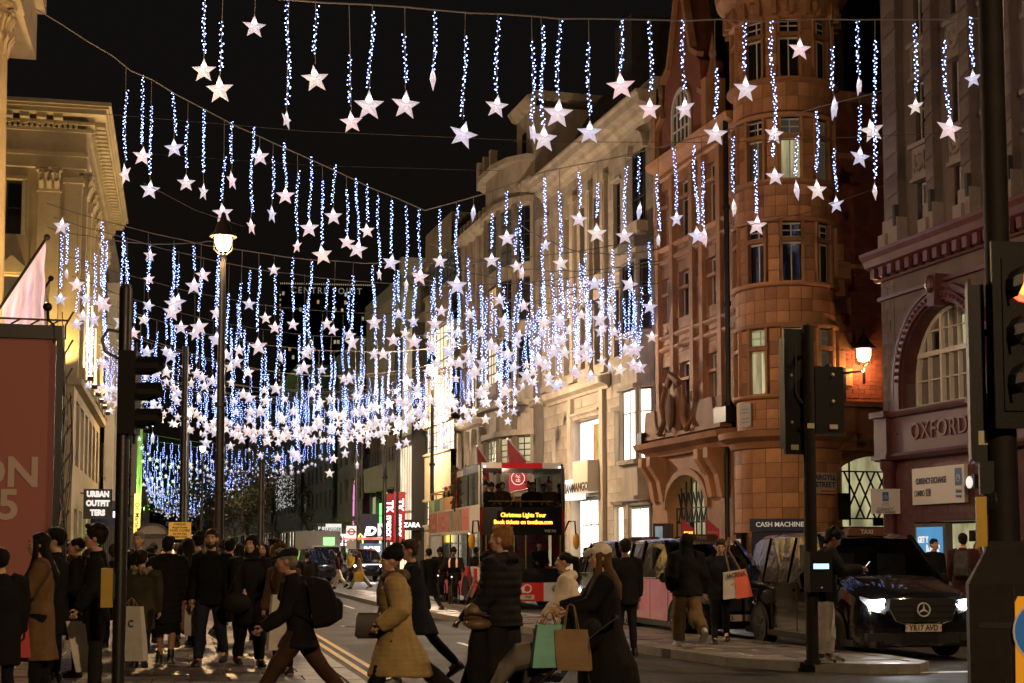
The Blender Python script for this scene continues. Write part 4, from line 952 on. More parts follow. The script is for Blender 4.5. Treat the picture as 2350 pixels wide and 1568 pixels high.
mb = MB('ink_dark'); mb.box(-0.6, 0.6, -0.036, -0.03, 2.84, 2.855); mb.build('rule', S); text('lettering', 'CURRENCY', 0.21, 'ink_dark', S, (-0.05, -0.036, 2.7), bold=0.004); text('lettering', 'EXCHANGE', 0.24, 'ink_dark', S, (0, -0.036, 2.52), bold=0.006)
mb = MB(); mb.box(5.0, 5.3, -0.45, -0.2, 3.25, 3.6, 'pole_black'); mb.ell((5.15, -0.5, 3.4), (0.14, 0.06, 0.16), 8, 6, 'sign_soft'); tag(mb.build('security_light', None, B.location, RZ), 'small white bulkhead light right of the currency board', 'wall light')
S = thing('notice_board', 'white printed notice board behind the right signal pole', 'sign', B.location, RZ)
mb = MB('board_white'); mb.box(7.7, 9.0, -0.12, -0.05, 1.2, 2.6); mb.build('board', S); mb = MB('tube_blue'); mb.box(7.75, 8.95, -0.125, -0.12, 2.2, 2.32); [mb.box(7.85, 8.7, -0.125, -0.12, z, z+0.05, 'grey_ink') for z in (1.5, 1.7, 1.9, 2.05)]; mb.build('print', S)
# ================================================================== FURTHER BUILDINGS, RIGHT SIDE
# ---- (d) weathered stone building with a bowed bay
B = rb('bow_fronted_building', 'weathered pale stone building with bowed bay, red flags and small square tower', 92.0)
Wq = 17.6
ops = []
wl_ = [(0.8, 1.7), (2.6, 3.5), (4.4, 5.3), (6.2, 7.0)]
wr_ = [(16.2, 17.0)]
for a, b in wl_ + wr_:
 for c, d in ((10.4, 12.6), (13.6, 15.8), (16.8, 19.0)): ops.append((a, b, c, d))
lows = [(1.0, 2.0), (2.8, 3.8), (4.6, 5.6)]
for a, b in lows: ops += [(a, b, 5.6, 7.9), (a, b, 0.3, 4.2)]
mb = MB('stone_b'); wall_grid(mb, 0, Wq, 0, 21, ops, 0.0, 0.35, 'stone_joint', 'stone_b'); mb.box(0, Wq, 1.0, 9, 0, 21, 'stone_joint'); mb.build('wall', B)
blocks(B, 0, 7.4, 9.6, 21, 1.1, 0.6, ops, 0.0, 0.02, ('stone_b', 'stone'), cap=150)
for a, b in wl_ + wr_:
 for c, d in ((10.4, 12.6), (13.6, 15.8), (16.8, 19.0)): window(B, a, b, c, d, 0.3, 2, 3, 'dark_frame', 'glass_dark', 0.05, 0.04, single=True)
for a, b in lows:
 window(B, a, b, 5.6, 7.9, 0.3, 2, 2, 'dark_frame', 'lit_white', 0.05, 0.04); window(B, a, b, 0.3, 4.2, 0.3, 2, 2, 'dark_frame', 'lit_cream', 0.05, 0.04)
bowp = [(7.6, 0.0), (8.6, -0.75), (10.2, -1.15), (12.9, -1.15), (14.6, -0.75), (15.6, 0.0)]
mb = MB('stone_b')
for q, (a, b) in enumerate(zip(bowp[:-1], bowp[1:])):
 L = math.hypot(b[0]-a[0], b[1]-a[1])
 for z0, z1 in ((4.6, 6.3), (7.7, 9.6), (9.6, 10.8), (13.0, 13.9), (16.2, 17.0), (20.0, 22.6)): mb.quad((a[0], a[1], z0), (b[0], b[1], z0), (b[0], b[1], z1), (a[0], a[1], z1))
 for p in (a, b): mb.lathe([(0.22, 4.6), (0.22, 20.2)], (p[0], p[1]+0.1, 0), 8)
mb.add([(p[0], p[1], 22.6) for p in bowp], [tuple(range(6))]); mb.add([(p[0], p[1], 4.6) for p in bowp], [tuple(range(5, -1, -1))]); mb.build('bowed_bay', B)
for q, (a, b) in enumerate(zip(bowp[:-1], bowp[1:])):
 L = math.hypot(b[0]-a[0], b[1]-a[1]); ang = math.atan2(b[1]-a[1], b[0]-a[0])
 for z0, z1, g in ((6.3, 7.7, 'lit_dim'), (10.8, 13.0, 'lit_cream' if q == 2 else 'glass_dark'), (13.9, 16.2, 'lit_amber' if q == 2 else 'glass_dark'), (17.0, 20.0, 'glass_dim' if q in (2, 3) else 'glass_dark')):
  w = window(B, 0.15, L-0.15, 0, z1-z0, 0.15, 4 if q == 2 else 2, 4, 'dark_frame', g, 0.06, 0.06, single=True); w.location = (a[0], a[1], z0); w.rotation_euler = (0, 0, ang)
mb = MB('stone_b')
for z, e in ((9.3, 0.5), (20.2, 0.3), (22.4, 0.45), (4.5, 0.2), (7.75, 0.25)):
 poly = [(7.3, 0.05)] + [(p[0]+(p[0]-11.6)*e*0.12, p[1]-e) for p in bowp] + [(15.9, 0.05)]; mb.prism(poly, z, z+0.3, 'stone_b', 'xy')
cornice(mb, -0.1, 7.5, 9.1, [(0, 0), (0.3, 0.1), (0.5, 0.3), (0.6, 0.5), (0, 0.6)]); cornice(mb, 15.6, Wq, 9.1, [(0, 0), (0.2, 0.1), (0.3, 0.3), (0, 0.5)]); cornice(mb, -0.1, Wq, 20.6, [(0, 0), (0.3, 0.1), (0.6, 0.3), (0.7, 0.5), (0, 0.6)])
for x in (0.1, 2.0, 3.85, 5.6): mb.box(x, x+0.4, -0.18, 0, 9.7, 20.6); mb.lathe([(0.2, 4.6), (0.17, 8.9)], (x+0.5, -0.35, 0), 8)
for i in range(8): mb.box(0.3+i*0.95, 0.7+i*0.95, -0.3, 0.1, 21.0, 21.9)
for i, x in enumerate((7.4, 8.8, 10.3)): mb.box(x, x+0.35, -1.0, -0.6, 22.6, 24.2)
mb.build('cornice', B)
mb = MB('stone'); mb.box(12.6, 16.2, 0.0, 3.6, 21, 25.2); wall_grid(mb, 12.6, 16.2, 25.2, 25.4, [], -0.02); cornice(mb, 12.4, 16.4, 25.2, [(0, 0), (0.25, 0.1), (0.5, 0.5), (0, 0.7)]); mb.box(12.4, 16.4, -0.1, 3.8, 25.6, 26.0); mb.box(13.9, 14.5, -0.08, 0, 22.6, 24.2, 'glass_dark'); mb.build('tower', B)
mat('flag_red', (0.33, 0.02, 0.035), 0.7, var=0.15, vscale=3)
def flag(name, label, root, tip, drop, w_, m, cat='flag', lean=0.0, segs=10):
 """staff from root to tip with cloth hanging from its outer part"""
 S = thing(name, label, cat, root); root = Vector(root); tip = Vector(tip); v = tip-root
 mb = MB('white_frame'); mb.tube([(0, 0, 0), v], 0.035, 6); mb.ell(v, 0.07, 8, 5); mb.build('staff', S, smooth=50)
 mb = MB(m); rows = 9; vs = []; fs = []
 for i in range(segs+1):
  t = 1 - w_*i/segs; p = v*t
  for j in range(rows+1):
   q = j/rows; n_ = Vector((-v.y, v.x, 0)).normalized()
   vs.append(p + Vector((0, 0, -drop*q*(0.82+0.18*t))) + n_*(0.09*math.sin(i*1.9+q*2.0)*q) + Vector((lean*q, 0, 0)))
 for i in range(segs):
  for j in range(rows): a = i*(rows+1)+j; fs.append((a, a+1, a+rows+2, a+rows+1))
 mb.add(vs, fs); mb.build('cloth', S, smooth=80, fix=False); return S
bl = lambda x, y, z: Vector((22-0.05*92, 92, 0)) + Matrix.Rotation(RZ, 3, 'Z') @ Vector((x, y, z))
flag('shop_flag', 'long red flag with raised pale staff above the bus roof', at(528, 463, 76), at(507.5, 439, 74), 1.5, 0.9, 'flag_red')
flag('shop_flag', 'smaller dark red flag left of the long red flag, over the bus corner', at(490, 466, 80), at(477, 446, 78), 1.2, 0.85, 'flag_red')
S = thing('hanging_banner', 'square red banner with white round monogram seen through the bus upper window', 'banner', at(518, 497.5, 74), R_(-10)); S.scale = (.5, .5, .5)
mb = MB('flag_red'); mb.box(-0.9, 0.9, -0.02, 0.02, 0.6, 3.0); mb.build('cloth', S); mb = MB('sign_soft'); mb.lathe([(0.62, 0), (0.68, 0), (0.68, 0.01), (0.62, 0.01)], (0, -0.035, 1.9), 24, axis='y'); mb.build('ring', S)
text('lettering', 'hc', 0.5, 'sign_soft', S, (0, -0.04, 2.1)); text('lettering', 'cb', 0.5, 'sign_soft', S, (0, -0.04, 1.7))
# ---- (c) yellow-lit rounded 1930s building
B = rb('rounded_corner_building', 'smooth buff 1930s building with rounded corner and metal grid windows lit inside', 106.0)
mat('buff_render', (0.40, 0.325, 0.20), 0.75, var=0.15, vscale=0.8, bump=0.1)
levels = [(3.3, 5.0), (8.0, 9.9), (13.2, 16.2), (18.6, 20.8)]
zb = [0.0] + [q for l_ in levels for q in l_] + [23.0]
cur = [(4.2, 6.0)] + [(4.2+0.7*(1-math.cos(t)), 6.0-6.0*math.sin(t)*0.75) for t in [0.3, 0.6, 0.9]] + [(5.6, -0.55), (6.2, -0.75), (7.0, -0.8), (14.2, -0.8)]
mb = MB('buff_render')
for i in range(0, len(zb)-1, 2):
 for a, b in zip(cur[:-1], cur[1:]): mb.quad((a[0], a[1], zb[i]), (b[0], b[1], zb[i]), (b[0], b[1], zb[i+1]), (a[0], a[1], zb[i+1]))
 mb.add([(p[0], p[1], zb[i+1]) for p in cur] + [(14.2, 5, zb[i+1])], [tuple(range(len(cur)+1))]); mb.add([(p[0], p[1], zb[i]) for p in cur] + [(14.2, 5, zb[i])], [tuple(range(len(cur), -1, -1))])
for z in [q for l_ in levels for q in l_]: mb.add([(p[0]-0.1, p[1]-0.12, z-0.08+dz) for dz in (0, 0.16) for p in cur], [(i, i+1, i+1+len(cur), i+len(cur)) for i in range(len(cur)-1)])
mb.build('wall', B, smooth=40)
for k_, (z0, z1) in enumerate(levels):
 for a, b in zip(cur[4:-1], cur[5:]):
  L = math.hypot(b[0]-a[0], b[1]-a[1]); ang = math.atan2(b[1]-a[1], b[0]-a[0])
  w = window(B, 0, L, 0, z1-z0, 0.25, max(1, int(L/0.9)), 4, 'dark_frame', 'lit_cream' if k_ != 3 else 'glass_dim', 0.06, 0.07, single=True, zs=[0.25, 0.75]); w.location = (a[0], a[1], z0); w.rotation_euler = (0, 0, ang)
# glazed link between (b) and (c)
S = rb('glazed_shop', 'tall pale green glowing glazed shopfront beside the rounded buff building', 112.0)
mb = MB('dark_frame'); mb.box(0, 6.5, -0.4, 0.5, 9.3, 10.0, 'stone_joint'); mb.box(0, 0.15, -0.45, 0.5, 0, 18); mb.box(6.4, 6.55, -0.45, 0.5, 0, 18); mb.box(0, 6.5, 0.6, 5, 18, 19, 'stone_b'); mb.build('frame', S)
mb = MB('lit_green'); mb.quad((0.1, 0.1, 10), (6.4, 0.1, 10), (6.4, 0.1, 18), (0.1, 0.1, 18)); mb.build('upper_glazing', S, fix=False)
mb = MB('lit_cream'); mb.quad((0.1, 0.0, 0), (6.4, 0.0, 0), (6.4, 0.0, 9.3), (0.1, 0.0, 9.3)); mb.build('lower_glazing', S, fix=False)
mb = MB('white_frame'); [mb.box(0.1+i*0.9, 0.16+i*0.9, -0.05, 0.1, 0, 18) for i in range(1, 7)]; mb.box(0.1, 6.4, -0.05, 0.1, 4.4, 4.6); mb.build('mullions', S)
# ---- (b) greenish concrete store with fins
B = rb('concrete_store', 'long grey green concrete store with vertical fins, balcony rail and bright shop units', 128.0)
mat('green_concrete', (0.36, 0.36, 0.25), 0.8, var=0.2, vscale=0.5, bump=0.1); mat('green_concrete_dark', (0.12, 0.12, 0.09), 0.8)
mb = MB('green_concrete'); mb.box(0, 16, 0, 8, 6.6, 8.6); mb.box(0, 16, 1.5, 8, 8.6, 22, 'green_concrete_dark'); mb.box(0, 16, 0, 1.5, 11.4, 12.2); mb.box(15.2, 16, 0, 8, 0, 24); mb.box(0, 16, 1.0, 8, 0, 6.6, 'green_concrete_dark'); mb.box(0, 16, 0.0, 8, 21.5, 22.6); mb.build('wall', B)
fin = MB('green_concrete'); fin.box(0, 0.22, 0, 1.0, 12.2, 21.5); fm_ = fin.mesh('fin')
for i in range(26): link('fin', fm_, B, (0.3+i*0.58, 0.1, 0))
mb = MB('stone_b'); [mb.box(0.4+i*1.5, 1.7+i*1.5, 1.3, 1.5, 8.9, 11.2) for i in range(10)]; mb.build('balcony_panels', B)
mb = MB('iron'); [mb.bar((0.2, 0.05, z), (15.2, 0.05, z), 0.04) for z in (8.8, 9.1, 9.4, 9.7)]; [mb.bar((0.2+i*1.25, 0.05, 8.6), (0.2+i*1.25, 0.05, 9.75), 0.05) for i in range(13)]; mb.build('rail', B)
units = [(0.3, 2.2, 'lit_green', 2.8, 6.2), (2.3, 3.0, 'sign_yellow', 3.0, 6.2), (3.4, 5.6, 'sign_green', 2.8, 5.6), (6.2, 6.7, 'sign_yellow', 2.6, 6.4), (7.4, 8.0, 'sign_red', 2.5, 6.4), (8.6, 10.4, 'lit_cream', 3.6, 5.9), (10.9, 12.4, 'glass_dim', 3.2, 6.4), (12.5, 14.9, 'sign_white', 3.7, 5.2), (12.4, 14.8, 'sign_soft', 0.2, 3.5), (0.4, 5, 'lit_shop', 0.2, 2.5), (6, 12, 'lit_shop', 0.2, 2.5)]
for a, b, g, z0, z1 in units: mb = MB(g); mb.box(a, b, 0.75, 0.95, z0, z1); mb.build('shop_window', B)
mb = MB('dark_frame'); [mb.box(x, x+0.2, 0.5, 1.0, 0, 6.6) for x in (0.0, 3.1, 5.8, 8.2, 10.6, 12.3, 14.95)]; mb.box(0, 15.2, 0.6, 1.0, 2.5, 2.75); mb.build('shopfront_frame', B)
def side_sign(name, label, cat, Y, z0, z1, w, m, off=0.0, t=0.12, pos=None):
 """projecting sign: faces up and down the street"""
 S = thing(name, label, cat, (22-0.05*Y-w/2-off, Y, 0) if pos is None else spot(*pos)); mb = MB(m); mb.box(-w/2, w/2, -t/2, t/2, z0, z1); mb.build('panel', S)
 mb = MB('iron'); mb.bar((w/2, 0, z1-0.15), (w/2+off+0.1, 0, z1-0.15), 0.06); mb.build('bracket', S); return S
mat('tk_red', (0.34, 0.012, 0.02), 0.4, emit=(0.6, 0.01, 0.03), estr=0.25, sample='NONE')
for Y, lab in ((109.5, 'vertical red shop banner lettered TK maxx, nearer of two'), (113.5, 'vertical red shop banner lettered TK maxx, farther of two')):
 S = side_sign('shop_banner', lab, 'sign', Y, 2.3, 6.0, 0.85, 'tk_red', 0.1); text('lettering', 'TK maxx', 0.78, 'sign_white', S, (0, -0.07, 4.1), (R_(90), R_(90), 0), bold=0.02, sx=0.95)
S = side_sign('shop_sign', 'black projecting shop sign lettered ZARA in white', 'sign', 104.5, 3.1, 3.85, 1.05, 'black_plastic', 0.1); text('lettering', 'ZARA', 0.44, 'sign_white', S, (0, -0.07, 3.46), bold=0.01)
S = side_sign('shop_sign', 'dark projecting shop sign lettered JD in white', 'sign', 119.5, 2.0, 4.6, 1.5, 'navy_dark', 0.2); text('lettering', 'JD', 0.9, 'sign_white', S, (0, -0.07, 3.2), bold=0.05, shear=0.25)
S = side_sign('shop_sign', 'round edged white light box right of the JD sign', 'sign', 116.8, 2.6, 3.8, 0.6, 'sign_soft', 0.2); text('lettering', ')', 0.8, 'navy_dark', S, (0.05, -0.07, 3.2), bold=0.03)
mat('arches_board', (0.03, 0.02, 0.012), 0.5); S = side_sign('restaurant_sign', 'dark board with glowing yellow rounded arches over a red canopy', 'sign', 126.0, 1.9, 3.2, 1.3, 'arches_board', 0.4, pos=(820, 99)); S.scale = (.5, 1, .5); S.location.z = 1.35
mb = MB('sign_yellow')
for s_ in (-1, 1): mb.tube([(s_*0.05, -0.1, 1.4), (s_*0.08, -0.1, 2.0), (s_*0.16, -0.1, 2.6), (s_*0.36, -0.1, 2.85), (s_*0.56, -0.1, 2.6), (s_*0.66, -0.1, 2.0), (s_*0.7, -0.1, 1.4)], 0.09, 6)
mb.build('arches', S, smooth=50)
S = side_sign('shop_sign', 'bright white light box with blocky letters IL beyond the bus stop flag', 'sign', 150.0, 2.05, 2.9, 0.85, 'sign_white', 3.0, pos=(788, 112)); text('lettering', 'IL', 0.7, 'navy_dark', S, (0, -0.07, 2.47), bold=0.02)
S = side_sign('shop_sign', 'white light box with small dark capitals lettered LEGGER far down the street', 'sign', 175.0, 3.0, 3.9, 1.3, 'sign_soft', 6.0, pos=(765, 125)); text('lettering', 'LEGGER', 0.36, 'ink_dark', S, (0, -0.07, 3.45), bold=0.01)
S = side_sign('shop_sign', 'black square sign lettered P 85 far down the street', 'sign', 170.0, 3.1, 4.0, 1.0, 'black_plastic', 2.5, pos=(739, 128)); text('lettering', 'P 85', 0.4, 'sign_soft', S, (0, -0.07, 3.55), bold=0.01)
# ---- far street walls: plain masses with window grids, each its own building
FARM = [('concrete_a', (0.17, 0.165, 0.15)), ('concrete_b', (0.13, 0.12, 0.095)), ('brick_far', (0.16, 0.09, 0.06)), ('stone_far', (0.24, 0.21, 0.165)), ('grey_far', (0.10, 0.105, 0.105))]
for n_, c_ in FARM: mat(n_, c_, 0.8, var=0.2, vscale=0.4)
def far_block(name, label, loc, rz, w, h, m, nx, nz, z0=5.5, lit=0.12, cap_h=1.0, shop='lit_shop', deep=12, g0='glass_dark', sills=True):
 B = thing(name, label, 'building', loc, rz)
 mb = MB(m); dx = w/nx; dz = (h-z0-1)/nz; ops = []
 for i in range(nx):
  for j in range(nz): ops.append((i*dx+dx*0.27, i*dx+dx*0.73, z0+j*dz+dz*0.2, z0+j*dz+dz*0.78))
 ops.append((0.5, w-0.5, 0.1, z0-1.6))
 wall_grid(mb, 0, w, 0, h, ops, 0, 0.3); mb.box(0, w, 0.7, deep, 0, h-0.05); mb.box(-0.1, w+0.1, -0.35, 0.3, h-0.5, h); mb.box(0, w, -0.2, 0.1, z0-1.2, z0-0.8)
 if sills:
  for o in ops[:-1]: mb.box(o[0]-0.1, o[1]+0.1, -0.12, 0.05, o[2]-0.15, o[2])
 mb.build('wall', B)
 for o in ops[:-1]:
  g = rng.choice(['lit_cream', 'lit_dim', 'lit_cream', 'lit_amber']) if rng.random() < lit else g0
  window(B, o[0], o[1], o[2], o[3], 0.25, 2, 2, 'dark_frame', g, 0.07, 0.06, single=True)
 mb = MB(); n = max(2, int(w/3))
 for i in range(n): mb.box(0.5+i*(w-1)/n+0.1, 0.5+(i+1)*(w-1)/n-0.1, 0.25, 0.35, 0.2, z0-1.7, shop if i % 3 else 'glass_dim')
 for i in range(n+1): mb.box(0.5+i*(w-1)/n-0.1, 0.5+i*(w-1)/n+0.1, 0.0, 0.35, 0.1, z0-1.7, 'dark_frame')
 mb.build('shopfront', B); return B
Y = 128.5
specs = [(14, 20, 'stone_far', 4, 4, 'pale far building with a narrow pink lit niche'), (20, 17, 'concrete_b', 6, 4, 'dark brick fronted far building right of the green neon'), (24, 22, 'grey_far', 7, 5, 'grey far block with a curtain of small lights on its front'),
         (30, 18, 'concrete_a', 9, 4, 'far concrete block behind the street tree on the right'), (40, 22, 'stone_far', 12, 5, 'distant stone terrace on the right beyond the tree'), (60, 19, 'brick_far', 16, 4, 'most distant brick terrace on the right')]
for i, (w, h, m, nx, nz, lab) in enumerate(specs):
 Y += w; x = 22-0.05*Y - (0 if Y < 150 else 0.012*(Y-150))
 Bf = far_block('terrace_building', lab, (x, Y, 0), RZ - R_(0.7 if Y > 150 else 0), w, h, m, nx, nz, lit=0.10 if i else 0.02); Y += 0.4
 if i == 0: mb = MB('sign_pink'); mb.prism([(9.3, 0.8), (10.7, 0.8), (10.7, 6.5), (10.3, 7.6), (10.0, 7.9), (9.7, 7.6), (9.3, 6.5)], -0.06, -0.02); mb.build('lit_niche', Bf)
 if i == 1:
  S = thing('neon_sign', 'tall vertical green neon strip sign on the right, below the star lights', 'sign', spot(752, 150)); mb = MB('sign_green'); mb.box(-0.3, 0.05, -0.1, 0.1, 7.4, 12.4); mb.box(0.2, 0.32, -0.1, 0.1, 7.8, 12.0); mb.build('tube', S); mb = MB('iron'); mb.box(0.08, 0.17, -0.1, 0.2, 7.2, 12.6); mb.box(0.1, 1.6, 0, 0.1, 12.3, 12.5); mb.tube([(1.6, 0, 0), (1.6, 0, 12.6)], 0.1, 6); mb.build('frame', S)
 if i == 2:
  mb = MB('sign_soft')
  for k_ in range(420): a, b = rng.uniform(2, 22), rng.uniform(6.5, 10.5); mb.obox((a, -0.5, b), (0.035, 0.035, 0.12), m='sign_soft')
  mb2 = mb.build('light_curtain', Bf, fix=False); mb2['kind'] = 'stuff'
# ---- office tower at the end of the street
T = thing('office_tower', 'tall dark office tower with a gridded face and CENTRE POINT lettering at its top', 'tower', (62.5, 652, 0), R_(-5.5))
mat('tower_concrete', (0.028, 0.027, 0.026), 0.8); mb = MB('tower_concrete'); mb.box(-19.5, 19.5, 0.8, 14, 0, 117)
mb.build('core', T); mb = MB('tower_concrete')
for i in range(33): mb.box(-19.5, 19.5, -0.2, 0.9, 3+i*3.5, 4.3+i*3.5)
for i in range(27): mb.box(-19.6+i*1.5, -19.2+i*1.5, -0.4, 0.9, 0, 117)
mb.box(-20, 20, -0.6, 14, 117, 117.6); mb.build('grid', T)
glow('tower_rim', (1.0, 0.72, 0.4), 0.4, 'NONE'); mb = MB('tower_rim')
for i in range(50): mb.box(-20+i*0.8, -19.7+i*0.8, -0.75, -0.6, 117.7, 118.3)
for i in range(34): mb.box(-20.2, -19.7, -0.7, -0.4, 40+i*2.2, 40.7+i*2.2)
mb.build('edge_lights', T)
text('lettering', 'CENTRE POINT', 3.9, 'sign_dim', T, (0, -0.8, 115.0), sx=0.92, spacing=1.3)
for i in range(40):
 a, b = rng.randrange(25), rng.randrange(8, 32)
 link('window', unit_quad('lit_amber' if rng.random() < 0.5 else 'lit_dim'), T, (-18.6+a*1.5, -0.3, 5.2+b*3.5), 0, (1.0, 1, 1.6))
# ================================================================== LEFT SIDE
# ---- (a) classical stone building, uplit
B = thing('classical_building', 'classical stone building uplit yellow with deep bracketed cornice and giant pilasters', 'building', (-4.6, 70.0, 0), 0, None)
FW_ = 12.0
# front facing the crossing: local x from -12 to 0, y=0
ops = [(-3.15, -2.45, 15.9, 18.4), (-3.25, -2.35, 11.5, 14.0), (-6.5, -5.6, 15.9, 18.4), (-6.5, -5.6, 11.5, 14.0), (-9.7, -8.8, 11.5, 14)]
mb = MB('stone_yellow'); wall_grid(mb, -FW_, 0, 0, 21.8, ops, 0, 0.4, 'stone_yellow', 'stone_yellow'); mb.build('wall', B, fix=False)
for o in ops: window(B, *o, 0.3, 1, 2, 'dark_frame', 'glass_dark' if o[2] > 12 else 'glass_dim', 0.06, 0.05)
so = []
for i in range(6):
 y0 = 2.3+i*3.6; so += [(y0, y0+1.5, 10.2, 13.6), (y0, y0+1.5, 14.6, 17.4), (y0-0.4, y0+1.9, 5.6, 8.6), (y0-0.5, y0+2.0, 0.3, 3.6)]
RZL = R_(90)
side = MB('stone_yellow'); wall_grid(side, 0, 23.5, 0, 21.8, so, 0, 0.4, 'stone_yellow', 'stone_yellow'); side.build('side_wall', B, (0, 0, 0), RZL, fix=False)
for o in so:
 w = window(B, o[0], o[1], o[2], o[3], 0.3, 2, 2, 'dark_frame', 'glass_dark' if o[2] > 4 else 'lit_green', 0.06, 0.06, single=True); w.rotation_euler = (0, 0, RZL)
mb = MB('stone_yellow'); mb.box(-FW_, -0.5, 0.6, 23, 21, 21.7, 'roof_dark'); mb.build('roof', B)
blocks(B, -4.4, -0.0, 0.0, 9.3, 1.1, 0.93, [], 0.0, 0.03, ('stone_yellow', 'stone_yellow'), cap=60)
def acanthus(mb, x, y, z, w, h, n=3, rz=0):
 """leafy capital: bell, two tiers of curling leaves, volutes and abacus"""
 M = Matrix.Translation((x, y, z)) @ Matrix.Rotation(rz, 4, 'Z'); T_ = lambda p: M @ Vector(p)
 k = MB(); k.box(-w*0.45, w*0.45, -0.16, 0.06, 0, h*0.9); k.box(-w*0.6, w*0.6, -0.34, 0.06, h*0.9, h)
 for tier in range(2):
  m_ = n+tier
  for i in range(m_):
   xx = (-0.5+(i+0.5)/m_)*w*1.05; zz = h*0.36*tier
   k.tube([(xx, -0.14, zz+0.02), (xx, -0.22, zz+h*0.25), (xx, -0.36, zz+h*0.38), (xx, -0.4, zz+h*0.28)], [w*0.12, w*0.13, w*0.09, w*0.04], 6, flat=0.6)
 for s_ in (-1, 1): k.ell((s_*w*0.5, -0.32, h*0.8), (w*0.12, w*0.12, w*0.12), 8, 6)
 k.ell((0, -0.32, h*0.92), (w*0.12, 0.08, w*0.1), 8, 5)
 mb.add([T_(p) for p in k.v], k.f)
def pil(mb, x0, x1, z0, z1, proud=0.3, rz=0):
 M = Matrix.Rotation(rz, 3, 'Z'); k = MB(); k.box(x0, x1, -proud, 0, z0, z1-1.05); k.box(x0-0.1, x1+0.1, -proud-0.08, 0, z0, z0+0.5); k.box(x0-0.06, x1+0.06, -proud-0.06, 0, z1-1.15, z1-1.03)
 mb.add([M @ Vector(p) for p in k.v], k.f)
 c = M @ Vector(((x0+x1)/2, -proud*0.7, z1-1.03)); acanthus(mb, c.x, c.y, c.z, (x1-x0)*1.0, 1.02, 3, rz)
mb = MB('stone_yellow')
for x0, x1 in ((-1.75, -0.78), (-5.2, -4.2), (-8.4, -7.4)): pil(mb, x0, x1, 9.45, 19.0)
mb.box(-0.62, 0.16, -0.22, 0.3, 9.45, 18.3); mb.box(-0.7, 0.26, -0.3, 0.3, 18.3, 18.55)
for i in range(6): pil(mb, 0.4+i*3.6, 1.4+i*3.6, 9.45, 19.0, 0.35, RZL)
mb.build('pilasters', B, smooth=30)
def entab(mb, L, rz, x0=0.0, corner_l=0.0, corner_r=0.0):
 M = Matrix.Rotation(rz, 3, 'Z'); k = MB()
 def b(o, z0, z1): k.box(x0-corner_l*o, L+corner_r*o, -o, 0.0, z0, z1)
 b(0.35, 18.95, 19.5); b(0.42, 19.5, 19.7); b(0.32, 19.7, 20.6); b(0.5, 20.6, 20.75)
 n = int((L-x0)/0.24)
 for i in range(n): k.box(x0+i*0.24+0.04, x0+i*0.24+0.17, -0.62, -0.45, 20.75, 20.92)
 b(0.66, 20.92, 21.05)
 n = int((L-x0)/0.72)
 for i in range(n): k.box(x0+i*0.72+0.1, x0+i*0.72+0.5, -1.1, -0.6, 21.05, 21.28); k.box(x0+i*0.72+0.18, x0+i*0.72+0.42, -0.72, -0.6, 20.85, 21.1)
 b(1.2, 21.28, 21.5); b(1.3, 21.5, 21.62); b(1.42, 21.62, 21.8)
 mb.add([M @ Vector(p) for p in k.v], k.f)
mb = MB('stone_yellow'); entab(mb, 0, 0, -FW_, 0, 1.0); entab(mb, 23.5, RZL, 0.0, 0, 0); mb.build('cornice', B)
mb = MB('stone_yellow'); mb.box(-FW_, 0.35, -0.35, 0.2, 9.1, 9.45); mb.box(0, 0.35, 0, 23.5, 9.1, 9.45)
for a, b, z in ((-3.4, -2.2, 14.1), (-6.7, -5.4, 14.1)): mb.box(a, b, -0.3, 0, z, z+0.25); mb.prism([(a, z+0.25), (b, z+0.25), ((a+b)/2, z+0.8)], -0.3, 0)
for o in ops[:3]: mb.box(o[0]-0.15, o[0], -0.1, 0, o[2], o[3]); mb.box(o[1], o[1]+0.15, -0.1, 0, o[2], o[3]); mb.box(o[0]-0.2, o[1]+0.2, -0.18, 0, o[3], o[3]+0.15)
mb.build('ledge', B)
up = []
for i in range(6):
 y = 1.6+i*3.6
 mb = MB('pole_black'); mb.box(0.5, 0.75, y-0.12, y+0.12, 9.5, 9.7); mb.ell((0.62, y, 9.72), (0.1, 0.1, 0.05), 8, 4, 'lamp_warm'); mb.build('floodlight', B)
glow('warm_strip', (1.0, 0.75, 0.32), 3.5, 'NONE')
for y, z1 in ((1.9, 14.5), (5.4, 13.6), (9.0, 13.0)): mb = MB('warm_strip'); mb.box(0.38, 0.44, y, y+0.07, 9.6, z1); mb.build('light_strip', B)
# sign on its street side
def left_sign(name, label, Y, z0, z1, w, m, X=-4.4, off=0.15):
 S = thing(name, label, 'sign', (X+off+w/2, Y, 0)); mb = MB(m); mb.box(-w/2, w/2, -0.08, 0.08, z0, z1); mb.build('panel', S); mb = MB('iron'); mb.bar((-w/2-off, 0, z1-0.2), (-w/2, 0, z1-0.2), 0.06); mb.build('bracket', S); return S
S = left_sign('shop_sign', 'glowing projecting sign lettered URBAN OUTFITTERS in two pale lines', 73.0, 3.15, 4.55, 1.3, 'black_plastic');
text('lettering', 'URBAN', 0.36, 'sign_soft', S, (0, -0.1, 4.3), bold=0.025, sx=0.85); text('lettering', 'OUTFIT', 0.36, 'sign_soft', S, (0, -0.1, 3.87), bold=0.025, sx=0.85); text('lettering', 'TERS', 0.36, 'sign_soft', S, (0, -0.1, 3.43), bold=0.025, sx=0.85)
S = left_sign('shop_sign', 'small dark blue projecting sign with bright white dashes below the outfitters sign', 79.0, 2.9, 4.2, 1.5, 'navy'); mb = MB('sign_white'); [mb.box(-0.6+i*0.32, -0.36+i*0.32, -0.1, -0.08, 3.35, 3.65) for i in range(4)]; mb.build('print', S)
